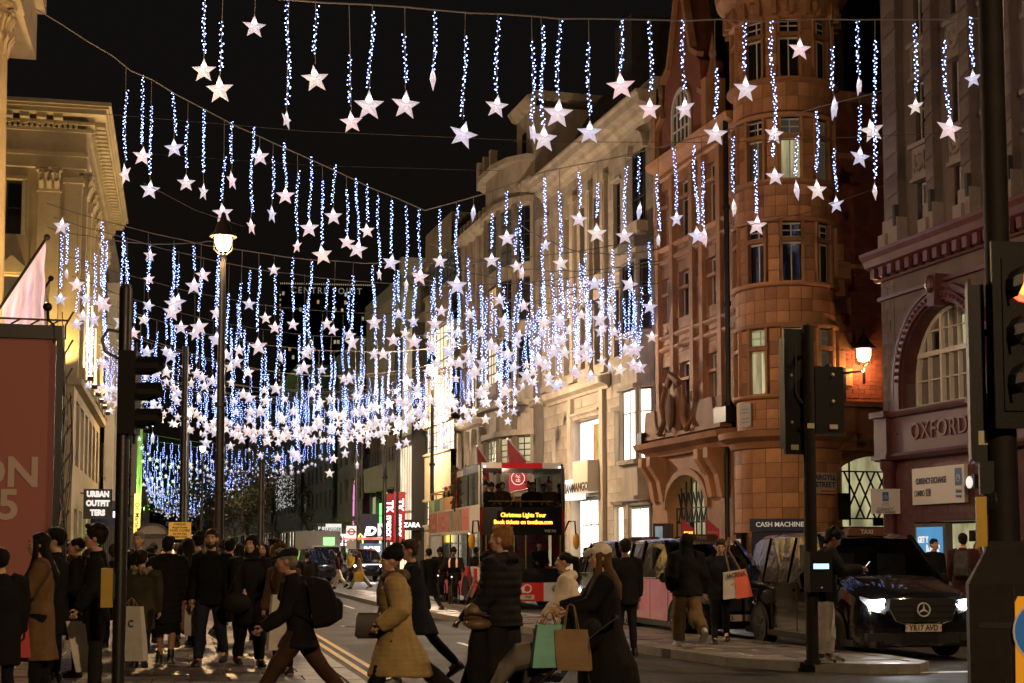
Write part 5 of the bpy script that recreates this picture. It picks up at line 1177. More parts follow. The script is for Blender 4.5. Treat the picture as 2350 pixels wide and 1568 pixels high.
for i, (g, y) in enumerate((('sign_lime', 80.0), ('sign_white', 82.5), ('sign_lime', 85.0))):
 mb = MB(g); mb.box(-4.25, -4.15, y, y+1.6, 2.0, 2.9); tag(mb.build('window_panel'), ['first lime green lit window panel under the outfitters sign', 'white lit window panel between two lime green ones', 'farther lime green lit window panel near the dark signal pole'][i], 'sign')
# ---- near-left corner building: a fluted column and its capital at the picture edge
B = thing('corner_column_building', 'bright gold lit corner building with fluted column at the left edge', 'building', (-5.55, 46.5, 0))
mat('stone_gold', (0.45, 0.34, 0.19), 0.75, var=0.2, vscale=0.8, bump=0.25, bscale=20)
mb = MB('stone_gold'); mb.box(-8, -0.35, 0.4, 6, 0, 19.5); mb.build('wall', B)
mb = MB('stone_gold'); cxx = -0.18; rr = 0.62; prof = []
n = 24; vs = [];
for z, r in ((5.0, 0.60), (9.0, 0.60), (16.5, 0.52)):
 for i in range(n*2): a = math.pi*i/n; q = r*(1.0 if i % 2 == 0 else 0.92); vs.append((cxx+q*math.cos(a), q*math.sin(a), z))
mb.add(vs, [(k_*2*n+i, k_*2*n+(i+1) % (2*n), (k_+1)*2*n+(i+1) % (2*n), (k_+1)*2*n+i) for k_ in range(2) for i in range(2*n)])
mb.box(cxx-0.8, cxx+0.8, -0.8, 0.8, 0, 4.4); mb.lathe([(0.8, 4.4), (0.78, 4.6), (0.66, 4.7), (0.72, 4.85), (0.62, 5.0)], (cxx, 0, 0), 24); mb.build('column', B)
mb = MB('stone_gold')
for k_ in range(8): a = k_*math.pi/4; acanthus(mb, cxx+0.36*math.sin(a), -0.36*math.cos(a), 16.5, 0.5, 1.6, 2, a)
mb.lathe([(0.5, 16.4), (0.5, 18.1)], (cxx, 0, 0), 16); mb.box(cxx-0.9, cxx+0.9, -0.9, 0.9, 18.15, 18.4); mb.box(-8, 0.6, -0.8, 6, 18.4, 20.0); mb.box(-8, 0.9, -1.2, 6, 20.0, 20.6); mb.build('capital', B, smooth=30)
# ---- further left: green-lit building and the rest of the terrace
B = far_block('terrace_building', 'tall narrow fronted building washed in green light on the left side', (-4.4, 95.0, 0), R_(90), 22, 21, 'stone_far', 6, 4, lit=0.05, shop='lit_green')
mat('white_stucco', (0.42, 0.40, 0.33), 0.8, var=0.15, vscale=0.7)
mb = MB('white_stucco')
for i in range(5): mb.box(1.2+i*4.2, 2.2+i*4.2, -0.5, 0, 4.6, 17.5)
mb.box(0, 22, -0.9, 0, 17.5, 18.2); mb.box(0, 22, -0.6, 0, 4.1, 4.6); mb.build('pilasters', B)
S = left_sign('shop_sign', 'narrow vertical yellow lit sign with dark letters on the left', 92.0, 2.4, 6.4, 0.5, 'sign_yellow', -4.3, 0.5); S.location = spot(313, 125); text('lettering', 'Dr. Martens', 0.5, 'ink_dark', S, (0, -0.1, 4.4), (R_(90), R_(90), 0), bold=0.01)
Y = 118.0
lsp = [(22, 18, 'concrete_a', 6, 4, 'ornate grey fronted building on the left behind the lamp posts'), (26, 17, 'stone_far', 8, 4, 'yellow green uplit ribbed building far on the left'), (34, 19, 'brick_far', 10, 4, 'far brick terrace on the left behind the yellow notice'), (60, 17, 'concrete_b', 16, 4, 'most distant terrace on the left')]
for i, (w, h, m, nx, nz, lab) in enumerate(lsp):
 Bf = far_block('terrace_building', lab, (-4.4 + (0.3 if i == 1 else 0), Y, 0), R_(90), w, h, m, nx, nz, lit=0.08)
 if i == 1: mb = MB('white_stucco'); [mb.box(1+q*3.0, 1.7+q*3.0, -0.5, 0, 5, 15) for q in range(8)]; mb.build('ribs', Bf)
 Y += w+0.3
# skyline stop at the end of the road so that the street does not open on a void
far_block('terrace_building', 'low dark building closing the far end of the street', (-14, 420, 0), 0, 34, 16, 'concrete_b', 10, 4, lit=0.15)
# ================================================================== STREET FURNITURE
def lamp_post(x, y, h, label, col, head, power, rad=0.11):
 S = thing('street_lamp', label, 'street lamp', (x, y, 0), 0, 'tall street lamps along the kerbs')
 mb = MB('pole_black'); mb.lathe([(rad*1.6, 0), (rad*1.6, 1.3), (rad*1.1, 1.4), (rad, 1.6), (rad*0.8, h*0.6), (rad*0.6, h-0.6)], (0, 0, 0), 12)
 for z in (h*0.32, h*0.55): mb.lathe([(rad*1.25, z), (rad*1.25, z+0.12)], (0, 0, 0), 12)
 mb.build('column', S, smooth=40)
 mb = MB('pole_black'); mb.lathe([(0.06, h-0.65), (0.1, h-0.5), (0.05, h-0.35)], (0, 0, 0), 10)
 for a in range(4): mb.tube([(0.06*math.cos(a*1.57), 0.06*math.sin(a*1.57), h-0.4), (0.24*math.cos(a*1.57), 0.24*math.sin(a*1.57), h-0.25), (0.25*math.cos(a*1.57), 0.25*math.sin(a*1.57), h+0.12)], 0.018, 5)
 mb.lathe([(0.37, h+0.1), (0.35, h+0.14), (0.24, h+0.24), (0.2, h+0.42), (0.1, h+0.56), (0.05, h+0.75), (0.0, h+0.8)], (0, 0, 0), 20); mb.build('hood', S, smooth=50)
 mb = MB(head); mb.lathe([(0.0, h-0.28), (0.13, h-0.26), (0.2, h-0.14), (0.23, h+0.02), (0.22, h+0.1)], (0, 0, 0), 16); mb.build('globe', S, smooth=60)
 point('lamp_light', (0, 0, h-0.42), col, power, 0.2, S); return S
WARM = (1.0, 0.66, 0.34); WHITE = (1.0, 0.735, 0.48)
lamp_post(1.11, 40.7, 10.0, 'tall black street lamp with warm glowing globe rising above the left crowd', (1.0, 0.62, 0.28), 'lamp_warm', 5000, 0.13)
lamp_post(-4.1, 31.0, 10.5, 'unseen street lamp added at the left building line to light the terracotta front', (1.0, 0.66, 0.36), 'lamp_warm', 6000)  # out of view, added to brighten the terracotta building from the left
lamp_post(11.3, 67.2, 10.0, 'tall black street lamp with glaring white head beside the bus', WHITE, 'lamp_white', 10500)
lamp_post(13.8, 95.3, 9.9, 'farther white headed street lamp among the star lights on the right', WHITE, 'lamp_white', 8000)
lamp_post(0.6, 92.0, 10.0, 'distant street lamp on the left pavement with warm globe', WARM, 'lamp_warm', 3000)
# unseen lamps beside and behind the camera, added to light turret and people
lamp_post(13.6, 17.5, 10.5, 'unseen street lamp added on the right pavement to light the turret', (1.0, 0.66, 0.36), 'lamp_warm', 4200)
lamp_post(3.0, -8.0, 10.5, 'unseen fill lamp added behind the camera on a street lamp post', WARM, 'lamp_warm', 15000)
lamp_post(2.0, 124.0, 10.0, 'very distant street lamp on the left pavement', WHITE, 'lamp_white', 2500)
def post(x, d, h, r, label, name='post'):
 p = spot(x, d); mb = MB('pole_black'); mb.lathe([(r*1.3, 0), (r*1.3, 1), (r, 1.1), (r*0.8, h), (0, h)], (0, 0, 0), 10)
 for z in (h*0.4, h*0.7): mb.lathe([(r*1.3, z), (r*1.3, z+0.1)], (0, 0, 0), 10)
 return tag(mb.build(name, None, p, smooth=40), label, 'post')
post(418, 58, 9.6, 0.14, 'tall dark post carrying the yellow notice, left of the street lamp')
post(882, 82, 8.0, 0.12, 'dark post in front of the red shop banners')
post(598, 50, 4.6, 0.11, 'short leaning dark post behind the flat cap man')
post(816, 105, 9.0, 0.12, 'dark post beside the bus stop flag')
# wall lantern on the side street wall
S = thing('wall_lantern', 'lit lantern on iron bracket throwing orange light on the brick side wall', 'wall lamp', (22-0.05*58.0, 58.0, 0), RZ)
lx, ly, lz = 11.0, 3.25, 8.2
mb = MB('iron'); mb.bar((10.7, ly-0.6, 6.75), (10.7, ly-0.6, 7.9), 0.1); mb.bar((10.7, ly-0.85, 7.75), (10.7, ly-0.35, 7.75), 0.06); mb.bar((10.7, ly-0.75, 7.2), (10.7, ly-0.45, 7.2), 0.05)
mb.tube([(10.7, ly-0.6, 7.75), (11.2, ly-0.2, 7.75), (lx, ly, 7.75)], 0.035, 6); mb.tube([(lx, ly, 7.35), (lx, ly, 8.0)], 0.05, 6); mb.build('bracket', S)
mb = MB('iron')
for s_ in (-1, 1): mb.tube([(lx, ly, 7.95), (lx, ly+s_*0.3, 8.05), (lx, ly+s_*0.3, 8.5)], 0.02, 5); mb.tube([(lx, ly, 7.95), (lx+s_*0.3, ly, 8.05), (lx+s_*0.3, ly, 8.5)], 0.02, 5)
mb.lathe([(0.4, 8.55), (0.42, 8.6), (0.22, 8.78), (0.15, 8.95), (0.04, 9.05), (0.03, 9.3), (0, 9.3)], (lx, ly, 0), 14); mb.build('hood', S, smooth=40)
mb = MB('lamp_orange'); mb.lathe([(0, 8.1), (0.18, 8.14), (0.24, 8.3), (0.25, 8.55)], (lx, ly, 0), 14); mb.build('globe', S, smooth=60)
point('lamp_light', (lx+0.05, ly, 7.85), (1.0, 0.50, 0.20), 230, 0.12, S)
# real floodlights on the classical building ledge, one per bay, aimed up the wall
FLOOD = (1.0, 0.67, 0.26)
for i in range(4): spotlight('floodlight_beam', (-3.75, 70.9+i*5.4, 9.75), (-4.45, 71.0+i*5.4, 22), FLOOD, 1250, 130, 0.6)
for x in (-5.4, -7.4, -9.4): spotlight('floodlight_beam', (x, 68.9, 9.6), (x, 69.9, 22), FLOOD, 1250, 130, 0.6)
for x in (-5.4, -7.4, -9.4): mb = MB('pole_black'); mb.box(x-0.15, x+0.15, 69.2, 69.5, 9.44, 9.6); mb.ell((x, 69.3, 9.62), (0.11, 0.1, 0.04), 8, 4, 'lamp_warm'); tag(mb.build('floodlight'), 'small uplight on the front ledge of the classical building', 'floodlight', 'uplights on the classical building')
spotlight('floodlight_beam', (-5.2, 43.2, 3.2), (-5.7, 46.0, 14), (1.0, 0.70, 0.30), 6500, 60, 0.6)
mb = MB('pole_black'); mb.box(-5.4, -5.0, 43.0, 43.25, 2.95, 3.15); mb.tube([(-5.2, 43.1, 0), (-5.2, 43.1, 3)], 0.05, 6); tag(mb.build('floodlight'), 'uplight on a short stand below the gold column', 'floodlight')
for Y, g in ((143, (0.35, 1.0, 0.12)), (150, (0.4, 1.0, 0.14)), (158, (0.5, 1.0, 0.16)), (176, (0.8, 1.0, 0.22)), (190, (0.8, 1.0, 0.25))): spotlight('floodlight_beam', (-2.9, Y, 5.0), (-4.0, Y+1, 15), g, 5500, 130, 0.6)
# ---- traffic signals
mat('signal_black', (0.008, 0.008, 0.008), 0.5, bump=0.1, bscale=50, spec=0.25); mat('lens_dark', (0.02, 0.02, 0.02), 0.2); mat('button_yellow', (0.42, 0.26, 0.015), 0.5, var=0.15, vscale=3); mat('label_pale', (0.4, 0.36, 0.28), 0.6)
def signal_head(parent, loc, rz, lit=None, board=None, name='signal_head', s=1.0):
 mb = MB('signal_black'); mb.box(-0.14*s, 0.14*s, 0, 0.2*s, -0.48*s, 0.48*s)
 if board: mb.box(-board[0]/2, board[0]/2, 0.02, 0.05, -board[1]/2, board[1]/2)
 for i in range(3):
  z = (0.3 - 0.3*i)*s; n = 9; vs = []
  for y in (-0.26*s, 0.0):
   for j in range(n+1): a = R_(-40) + (math.pi+R_(80))*j/n; vs.append((0.125*s*math.cos(a), y if j not in (0, n) or y == 0 else -0.12*s, z+0.125*s*math.sin(a)))
  mb.add(vs, [(j, j+1, n+2+j, n+1+j) for j in range(n)])
 o = mb.build(name, parent, loc, rz, fix=False)
 for i in range(3):
  mb = MB('red_core' if lit == i else 'lens_dark'); mb.ell((0, 0.0, (0.3-0.3*i)*s), (0.06*s, 0.03*s, 0.075*s), 14, 6); mb.build('lens', o, smooth=60)
  if lit == i: mb = MB('red_lamp'); mb.lathe([(0.06*s, -0.012), (0.1*s, 0.0), (0.1*s, 0.012)], (0, -0.012, (0.3-0.3*i)*s), 16, axis='y'); mb.build('lens_ring', o)
 return o
# left foreground pole
p = spot(277, 15.0, 0.236); S = thing('traffic_signal', 'dark signal pole on the left with side-on signal hoods and yellow push-button box', 'traffic signal', p)
S.scale = (.857, .857, .857); mb = MB('pole_black'); mb.lathe([(0.075, -0.16), (0.075, 4.72), (0.06, 4.78), (0, 4.8)], (0, 0, 0), 14); mb.tube([(-0.06, 0.02, 3.9), (-0.22, 0, 3.98), (-0.26, 0, 4.12), (-0.2, 0, 4.24), (-0.06, 0, 4.22)], 0.02, 6); mb.build('pole', S, smooth=40)
mb = MB('iron'); mb.bar((0, 0, 3.9), (0.26, 0, 3.9), 0.05); mb.bar((0, 0, 3.1), (0.26, 0, 3.1), 0.05); mb.build('bracket', S)
signal_head(S, (0.16, 0.0, 3.5), R_(90-12), None, (0.05, 1.2), s=1.02)
mb = MB('button_yellow'); mb.box(-0.21, -0.08, -0.08, 0.08, 1.0, 1.45); mb.box(-0.1, -0.05, -0.05, 0.05, 1.1, 1.4, 'pole_black'); mb.build('push_button_box', S)
# pole on the island with signal backs and a lit push-button panel
p = spot(1861, 20.5, 0.12); S = thing('traffic_signal', 'slim signal pole on the island seen from behind beside the standing phone user', 'traffic signal', p)
mb = MB('pole_rust'); mb.lathe([(0.085, 0), (0.085, 3.0), (0.08, 4.62), (0.0, 4.66)], (0, 0, 0), 14); mb.lathe([(0.11, 0), (0.11, 0.06)], (0, 0, 0), 14); mb.build('pole', S, smooth=40)
mb = MB('signal_black'); mb.box(-0.28, 0.13, 0.16, 0.22, 2.86, 4.6); mb.box(-0.24, 0.06, 0.2, 0.45, 2.95, 4.5); mb.bar((0, 0, 4.2), (-0.1, 0.18, 4.2), 0.05); mb.bar((0, 0, 3.2), (-0.1, 0.18, 3.2), 0.05)
mb.tube([(-0.03, 0.0, 4.55), (-0.16, 0.02, 4.35), (-0.16, 0.05, 3.7), (-0.02, 0.0, 3.45)], 0.012, 5); h = mb.build('signal_head', S)
mb = MB('label_pale')
for x, z in ((-0.18, 3.95), (-0.18, 3.3)): mb.ell((x, 0.15, z), (0.022, 0.02, 0.022), 8, 4)
mb.box(-0.2, -0.09, 0.15, 0.16, 2.92, 2.99); mb.build('label', h)
mb = MB('signal_black'); mb.box(0.08, 0.5, -0.05, 0.22, 3.14, 4.06); mb.ell((0.34, 0.09, 4.06), (0.06, 0.06, 0.06), 8, 5); mb.box(0.05, 0.12, 0.0, 0.1, 3.3, 3.9)
for i in range(3): mb.tube([(0.34, 0.2, 3.32+i*0.28), (0.34, 0.42, 3.32+i*0.28)], 0.12, 12)
h = mb.build('signal_head', S); mb = MB('label_pale')
for z in (3.95, 3.58): mb.ell((0.34, -0.055, z), (0.025, 0.015, 0.025), 8, 4)
mb.box(0.28, 0.4, -0.06, -0.052, 3.2, 3.26); mb.build('label', h)
mb = MB('label_pale'); mb.box(-0.06, 0.04, -0.09, -0.08, 3.2, 3.27); mb.build('sticker', S)
mb = MB('signal_black'); mb.box(-0.14, 0.18, -0.28, -0.08, 0.98, 1.52); mb.box(-0.05, 0.05, -0.1, 0.0, 1.1, 1.4); b_ = mb.build('push_button_box', S)
mb = MB('sign_cyan'); mb.box(-0.09, 0.13, -0.287, -0.28, 1.29, 1.36); mb.build('lit_display', b_); mb = MB('pole_rust'); mb.box(-0.1, 0.14, -0.285, -0.28, 1.39, 1.46); mb.ell((0.02, -0.285, 1.04), (0.02, 0.01, 0.014), 8, 4, 'label_pale'); mb.build('button', b_)
# right foreground pole: cabinet base, red aspect
p = spot(2306, 10.6); S = thing('traffic_signal', 'large dark signal pole at right edge with red light and flared cabinet base', 'traffic signal', p, R_(-27))
mb = MB('pole_rust'); mb.lathe([(0.11, 1.5), (0.1, 2.6), (0.088, 3.0), (0.085, 7.0)], (0, 0, 0), 16); mb.build('pole', S, smooth=40)
mb = MB('pole_rust')
def rect(hx, hy, z, cx=0.0): return [(cx-hx, -hy, z), (cx+hx, -hy, z), (cx+hx, hy, z), (cx-hx, hy, z)]
mb.loft([rect(0.33, 0.24, 0.02, 0.07), rect(0.33, 0.24, 1.42, 0.07), rect(0.13, 0.12, 1.66), rect(0.11, 0.11, 1.72)]); mb.box(-0.2, 0.02, -0.245, -0.24, 1.12, 1.16, 'iron'); mb.box(0.03, 0.04, -0.246, -0.24, 0.1, 1.4, 'iron'); cab = mb.build('cabinet', S)
mat('orange_panel', (0.62, 0.24, 0.01), 0.45, emit=(1.0, 0.42, 0.01), estr=0.3, sample='NONE'); mat('panel_blue', (0.015, 0.11, 0.33), 0.4, emit=(0.02, 0.15, 0.4), estr=0.25, sample='NONE')
mb = MB('orange_panel'); mb.prism([(0.03, 0.6), (0.04, 1.3), (0.06, 1.34), (0.42, 1.34), (0.42, 0.3), (0.13, 0.35)], -0.27, -0.245); pn = mb.build('keep_left_panel', S)
mb = MB('panel_blue'); mb.lathe([(0, 0), (0.22, 0), (0.22, 0.006), (0, 0.006)], (0.25, -0.277, 1.1), 28, axis='y'); mb.build('disc', pn); mb = MB('board_white'); mb.lathe([(0.218, 0), (0.23, 0), (0.23, 0.008), (0.218, 0.008)], (0.25, -0.279, 1.1), 28, axis='y'); mb.prism([(0.105, 1.04), (0.205, 1.15), (0.205, 1.08), (0.365, 1.2), (0.395, 1.15), (0.235, 1.02), (0.265, 0.96), (0.105, 0.96)], -0.286, -0.279); mb.build('arrow', pn)
signal_head(S, (0.16, -0.17, 3.16), R_(27-6), 0, (0.44, 1.32), s=1.12)
mb = MB('signal_black'); mb.box(-0.19, -0.1, -0.02, 0.28, 2.28, 3.55); mb.box(-0.215, -0.19, -0.1, 0.3, 2.3, 3.58); mb.bar((-0.12, 0, 2.5), (0, 0, 2.5), 0.05); mb.bar((-0.12, 0, 3.2), (0, 0, 3.2), 0.05)
mb.box(-0.16, -0.02, -0.08, 0.1, 2.05, 2.28); mb.ell((-0.06, -0.02, 2.0), (0.09, 0.08, 0.12), 8, 6); h = mb.build('signal_head', S); mb = MB('label_pale'); mb.box(-0.16, -0.1, -0.03, -0.02, 2.4, 2.5); mb.build('label', h)
mb = MB('button_yellow'); mb.box(-0.19, -0.12, -0.1, 0.06, 1.68, 2.03); mb.build('push_button_box', S)
# small far signal and tail lights
p = spot(530, 120); S = thing('traffic_signal', 'small distant traffic signal glowing red beyond the crowd', 'traffic signal', p); mb = MB('pole_black'); mb.tube([(0, 0, 0), (0, 0, 2.9)], 0.07, 8); mb.box(-0.2, 0.2, -0.1, 0.2, 1.6, 2.9); mb.build('pole', S); mb = MB('red_lamp'); mb.ell((0, -0.12, 1.95), (0.3, 0.06, 0.3), 10, 6); mb.build('lens', S)
p = spot(519, 150); S = thing('traffic_signal', 'tiny distant red signal left of the brighter one', 'traffic signal', p); mb = MB('pole_black'); mb.tube([(0, 0, 0), (0, 0, 3)], 0.07, 8); mb.box(-0.2, 0.2, -0.1, 0.2, 2.0, 3.0); mb.build('pole', S); mb = MB('red_lamp'); mb.ell((0, -0.12, 2.5), (0.16, 0.06, 0.16), 10, 6); mb.build('lens', S)
# ---- bus stop flag, shelter, kiosk, notice
def bus_flag(x, d, label):
 S = thing('bus_stop', label, 'bus stop', spot(x, d)); mb = MB('pole_black'); mb.tube([(0.3, 0, 0), (0.3, 0, 3.1)], 0.05, 8); mb.build('post', S)
 mb = MB('sign_soft'); mb.box(-0.28, 0.28, -0.04, 0.04, 2.35, 3.05); mb.box(-0.28, 0.28, -0.04, 0.04, 1.75, 2.25, 'plate_cream'); mb.build('flag_panel', S)
 mb = MB('tube_red'); mb.lathe([(0.13, 0), (0.2, 0), (0.2, 0.012), (0.13, 0.012)], (0, -0.055, 2.72), 20, axis='y'); mb.box(-0.26, 0.26, -0.06, -0.04, 2.68, 2.76); mb.build('roundel', S); return S
bus_flag(806, 84, 'bus stop flag with red roundel on a white panel, by the shelter'); bus_flag(447, 130, 'tiny distant bus stop flag with roundel on the left pavement')
S = thing('bus_shelter', 'bus shelter with glowing red roof edge and lit poster lettered BOSS', 'bus shelter', spot(838, 88)); mb = MB('dark_frame'); [mb.box(x-0.05, x+0.05, -0.6, -0.5, 0, 2.3) for x in (-1.3, -0.5, 1.3)]; mb.box(-1.4, 1.4, -0.7, 0.8, 2.3, 2.4); mb.build('frame', S)
mb = MB('sign_red'); mb.box(-1.4, 1.4, -0.74, -0.7, 2.3, 2.44); mb.build('roof_edge', S); panes('poster_lit', (0.25, 0.45, 0.6), 0.35, 0.5, 2.0); mb = MB('poster_lit'); mb.box(-0.3, 1.1, 0.0, 0.08, 0.4, 2.1); pq = mb.build('poster', S); text('lettering', 'BOSS', 0.42, 'sign_white', pq, (0.4, -0.01, 1.75), bold=0.015)
mat('kiosk_blue', (0.02, 0.025, 0.05), 0.45); mat('kiosk_grey', (0.22, 0.2, 0.18), 0.6, var=0.2, vscale=3)
S = thing('street_kiosk', 'arched roof street kiosk with pale tympanum behind the left crowd', 'kiosk', spot(349, 64)); mb = MB('kiosk_blue'); n = 12
for i in range(n):
 a0, a1 = math.pi*i/n, math.pi*(i+1)/n
 mb.prism([(0.68*math.cos(a0), 2.35+0.48*math.sin(a0)), (0.68*math.cos(a1), 2.35+0.48*math.sin(a1)), (0.58*math.cos(a1), 2.35+0.38*math.sin(a1)), (0.58*math.cos(a0), 2.35+0.38*math.sin(a0))], -0.6, 0.6)
mb.box(-0.68, 0.68, -0.6, 0.6, 2.2, 2.36); mb.build('roof', S); mb = MB('kiosk_grey'); mb.box(-0.6, 0.6, -0.5, 0.5, 0, 2.2); mb.build('body', S); mb = MB('plate_cream'); mb.add([(0.57*math.cos(math.pi*i/12), -0.52, 2.37+0.36*math.sin(math.pi*i/12)) for i in range(13)], [tuple(range(13))]); mb.build('tympanum', S, fix=False)
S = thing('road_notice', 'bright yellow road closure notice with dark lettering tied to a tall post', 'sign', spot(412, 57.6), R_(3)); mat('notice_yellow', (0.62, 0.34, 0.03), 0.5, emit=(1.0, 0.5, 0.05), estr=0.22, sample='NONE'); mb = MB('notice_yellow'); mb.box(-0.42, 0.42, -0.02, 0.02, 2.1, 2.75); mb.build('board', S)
for i, t_ in enumerate(('PARKING SUSPENSION'[:7], 'Argyll Street', 'ROAD CLOSED', 'Sat 6th Dec', '20:00-23:59')): text('lettering', t_, 0.11, 'ink_dark', S, (0, -0.027, 2.67-i*0.12), bold=0.003)
# ---- red event pavilion at left edge with truss frame and mirrored strip curtain
mat('pavilion_red', (0.42, 0.14, 0.12), 0.6, bump=0.04, bscale=200); mat('pavilion_letter', (0.62, 0.48, 0.40), 0.6); mat('mirror_strip', (0.75, 0.75, 0.78), 0.16, metal=1.0)
pc = at(51, 551, 24.0); S = thing('event_pavilion', 'dull red event pavilion wall with large pale ON and 25 lettering and silver strip curtain', 'pavilion', (pc.x, pc.y, 0), R_(3))
mb = MB('pavilion_red'); mb.box(-6.0, 0, 0, 0.08, 0.0, 5.05); mb.box(-6, 0.0, 0.1, 3, 0.0, 5.0, 'black_plastic'); mb.build('wall_panel', S)
text('lettering', 'ON', 0.66, 'pavilion_letter', S, (-0.2, -0.008, 2.88), align='RIGHT', bold=0.018); text('lettering', '25', 0.66, 'pavilion_letter', S, (-0.5, -0.008, 2.36), align='RIGHT', bold=0.018)
mb = MB('iron'); mb.box(-6, 0.12, -0.06, 0.2, 5.05, 5.27); mb.box(0.01, 0.12, -0.06, 0.2, 0, 5.05)
for i in range(24): mb.bar((0.14, 0.05, i*0.23), (0.26, 0.05, (i+1)*0.23) if i % 2 else (0.14, 0.05, (i+1)*0.23), 0.03)
for i in range(14): mb.bar((-4+i*0.3, -0.03, 5.27), (-3.85+i*0.3, -0.03, 5.36), 0.025);
mb.bar((-4, -0.03, 5.36), (0.2, -0.03, 5.36), 0.03); mb.build('truss', S)
strip = MB('mirror_strip')
for i in range(8):
 x = 0.1+i*0.019; vs = []; top = 5.2 - i*0.2 + (0.3 if i < 3 else 0)
 for j in range(28): z = top*j/27; b = 0.02*math.sin(z*3.1+i*0.7)+(0.05*math.sin(max(0, (z-2.2))*0.9) if i > 4 else 0); vs += [(x+b, 0.1*math.sin(i*1.3+z*2.2), z), (x+b+0.016, 0.1*math.sin(i*1.3+z*2.2)+0.012, z)]
 strip.add(vs, [(2*j, 2*j+1, 2*j+3, 2*j+2) for j in range(27)])
strip.build('strip_curtain', S, fix=False)
mb = MB('iron'); mb.ell((-0.14, -0.1, 5.56), 0.075, 10, 7); mb.tube([(-0.14, -0.1, 5.5), (-0.12, -0.05, 5.35), (-0.04, -0.05, 5.28), (-0.02, -0.05, 5.0)], 0.02, 6); mb.build('work_lamp', S, smooth=50)
mat('flag_lilac', (0.46, 0.40, 0.72), 0.7, var=0.08, vscale=2); mat('flag_cream', (0.42, 0.37, 0.26), 0.7)
def tilt_flag(label, root, tip, m, width, drop):
 S = thing('flag', label, 'flag', root); v = Vector(tip)-Vector(root); mb = MB('pole_rust'); mb.tube([(0, 0, 0), v], 0.045, 7); mb.ell(v*1.01, 0.1, 8, 6); mb.build('staff', S, smooth=50)
 mb = MB(m); rows, segs = 16, 20; vs = []; fs = []
 for i in range(segs+1):
  p = v*(0.98-width*i/segs)
  for j in range(rows+1):
   q = j/rows; fold = 0.16*math.sin(i*1.15+0.6*math.sin(q*2))*min(1, q*2.5)
   vs.append(p + Vector((-0.35*v.x*q*(i/segs), fold, -drop*q)) + Vector((0.02*math.sin(j+i), 0, 0)))
 for i in range(segs):
  for j in range(rows): a = i*(rows+1)+j; fs.append((a, a+1, a+rows+2, a+rows+1))
 mb.add(vs, fs); mb.build('cloth', S, smooth=80, fix=False)
tilt_flag('large pale lilac flag drooping from a slanted staff over the red pavilion', at(-3, 312, 44), at(46.5, 238, 45), 'flag_lilac', 0.98, 2.9)
tilt_flag('smaller cream flag behind the lilac flag over the red pavilion', at(8, 345, 50), at(50.5, 279, 51), 'flag_cream', 0.55, 2.1)
# info totem by the shop, cabinet
S = thing('info_totem', 'slim black totem with a pale lit screen beside the stone shop', 'totem', spot(1522, 52), R_(-15)); mb = MB('iron'); mb.box(-0.35, 0.35, -0.1, 0.1, 0, 2.6); mb.build('case', S); mb = MB('poster_lit'); mb.box(-0.28, -0.02, -0.11, -0.1, 1.0, 2.5); mb.build('screen', S)
mat('tour_flag', (0.45, 0.03, 0.07), 0.6)
for x, lab, tx, c, w_ in ((1580, 'pink red tour flag lettered BIG with yellow print beside the station arch', 'BIG BUS', 'sign_yellow', 0), (1636, 'plain red tour flag lettered TOOTBUS right of the pink one', 'TOOTBUS', 'flag_cream', 0)):
 S = thing('feather_flag', lab, 'flag', spot(x, 49, 1.45), R_(-14)); S.scale = (.43, 1, .43); mb = MB('tour_flag'); mb.prism([(-0.5, 1.4), (0.52, 1.4), (0.5, 2.1), (0.0, 2.5), (-0.5, 2.95)], -0.02, 0.02); mb.build('cloth', S); mb = MB('iron'); mb.tube([(-0.52, 0, -3.4), (-0.52, 0, 3.0)], 0.03, 6); mb.build('pole', S); text('lettering', tx, 0.2 if x > 1600 else 0.22, c, S, (0.0, -0.03, 1.85), bold=0.006, sx=0.85)
# ---- street trees at the far end
mat('bark', (0.035, 0.028, 0.022), 0.9, var=0.3, vscale=3); mat('leaf_dark', (0.055, 0.06, 0.028), 0.7, var=0.4, vscale=0.6); mat('leaf_pale', (0.10, 0.095, 0.04), 0.7, var=0.4, vscale=0.6)
def street_tree(label, x, d, h, spread, leaves, seed):
 r = random.Random(seed); S = thing('street_tree', label, 'tree', spot(x, d)); mb = MB('bark'); tips = []
 def grow(p, v, L, rad, lev):
  n = 4; pts = [p]; rr = [rad]
  for i in range(n): v = (v + Vector((r.uniform(-.2, .2), r.uniform(-.2, .2), r.uniform(-.05, .14)))).normalized(); p = p + v*(L/n); pts.append(p); rr.append(rad*(1-0.5*(i+1)/n)); tips.append((p, lev)) if lev >= 1 else None
  mb.tube(pts, rr, 6 if lev < 2 else 4, cap=False)
  if lev < 4:
   for k in range(3 if lev < 3 else 2): a = r.uniform(0, 6.28); t = v.orthogonal().normalized(); t.rotate(Matrix.Rotation(a, 3, v)); grow(pts[-1 - (k % 2)], (v*0.75 + t*r.uniform(0.45, 0.9) + Vector((0, 0, 0.12))).normalized(), L*r.uniform(0.62, 0.82), rr[-1]*0.85, lev+1)
 grow(Vector((0, 0, 0)), Vector((0, 0, 1)), h*0.34, 0.2, 0); mb.build('trunk', S, smooth=60, fix=False)
 lf = MB('leaf_dark')
 for p, lev in tips:
  if lev < 2: continue
  for k in range(leaves):
   c = p + Vector((r.gauss(0, .45), r.gauss(0, .45), r.gauss(0, .35)))*spread; s = r.uniform(0.08, 0.2); a = Vector((r.uniform(-1, 1), r.uniform(-1, 1), r.uniform(-1, 1))).normalized()*s; b = a.orthogonal().normalized()*s*0.6
   lf.quad(c-a, c-b, c+a, c+b, 'leaf_dark' if r.random() < 0.6 else 'leaf_pale')
 lf.build('crown', S, fix=False)
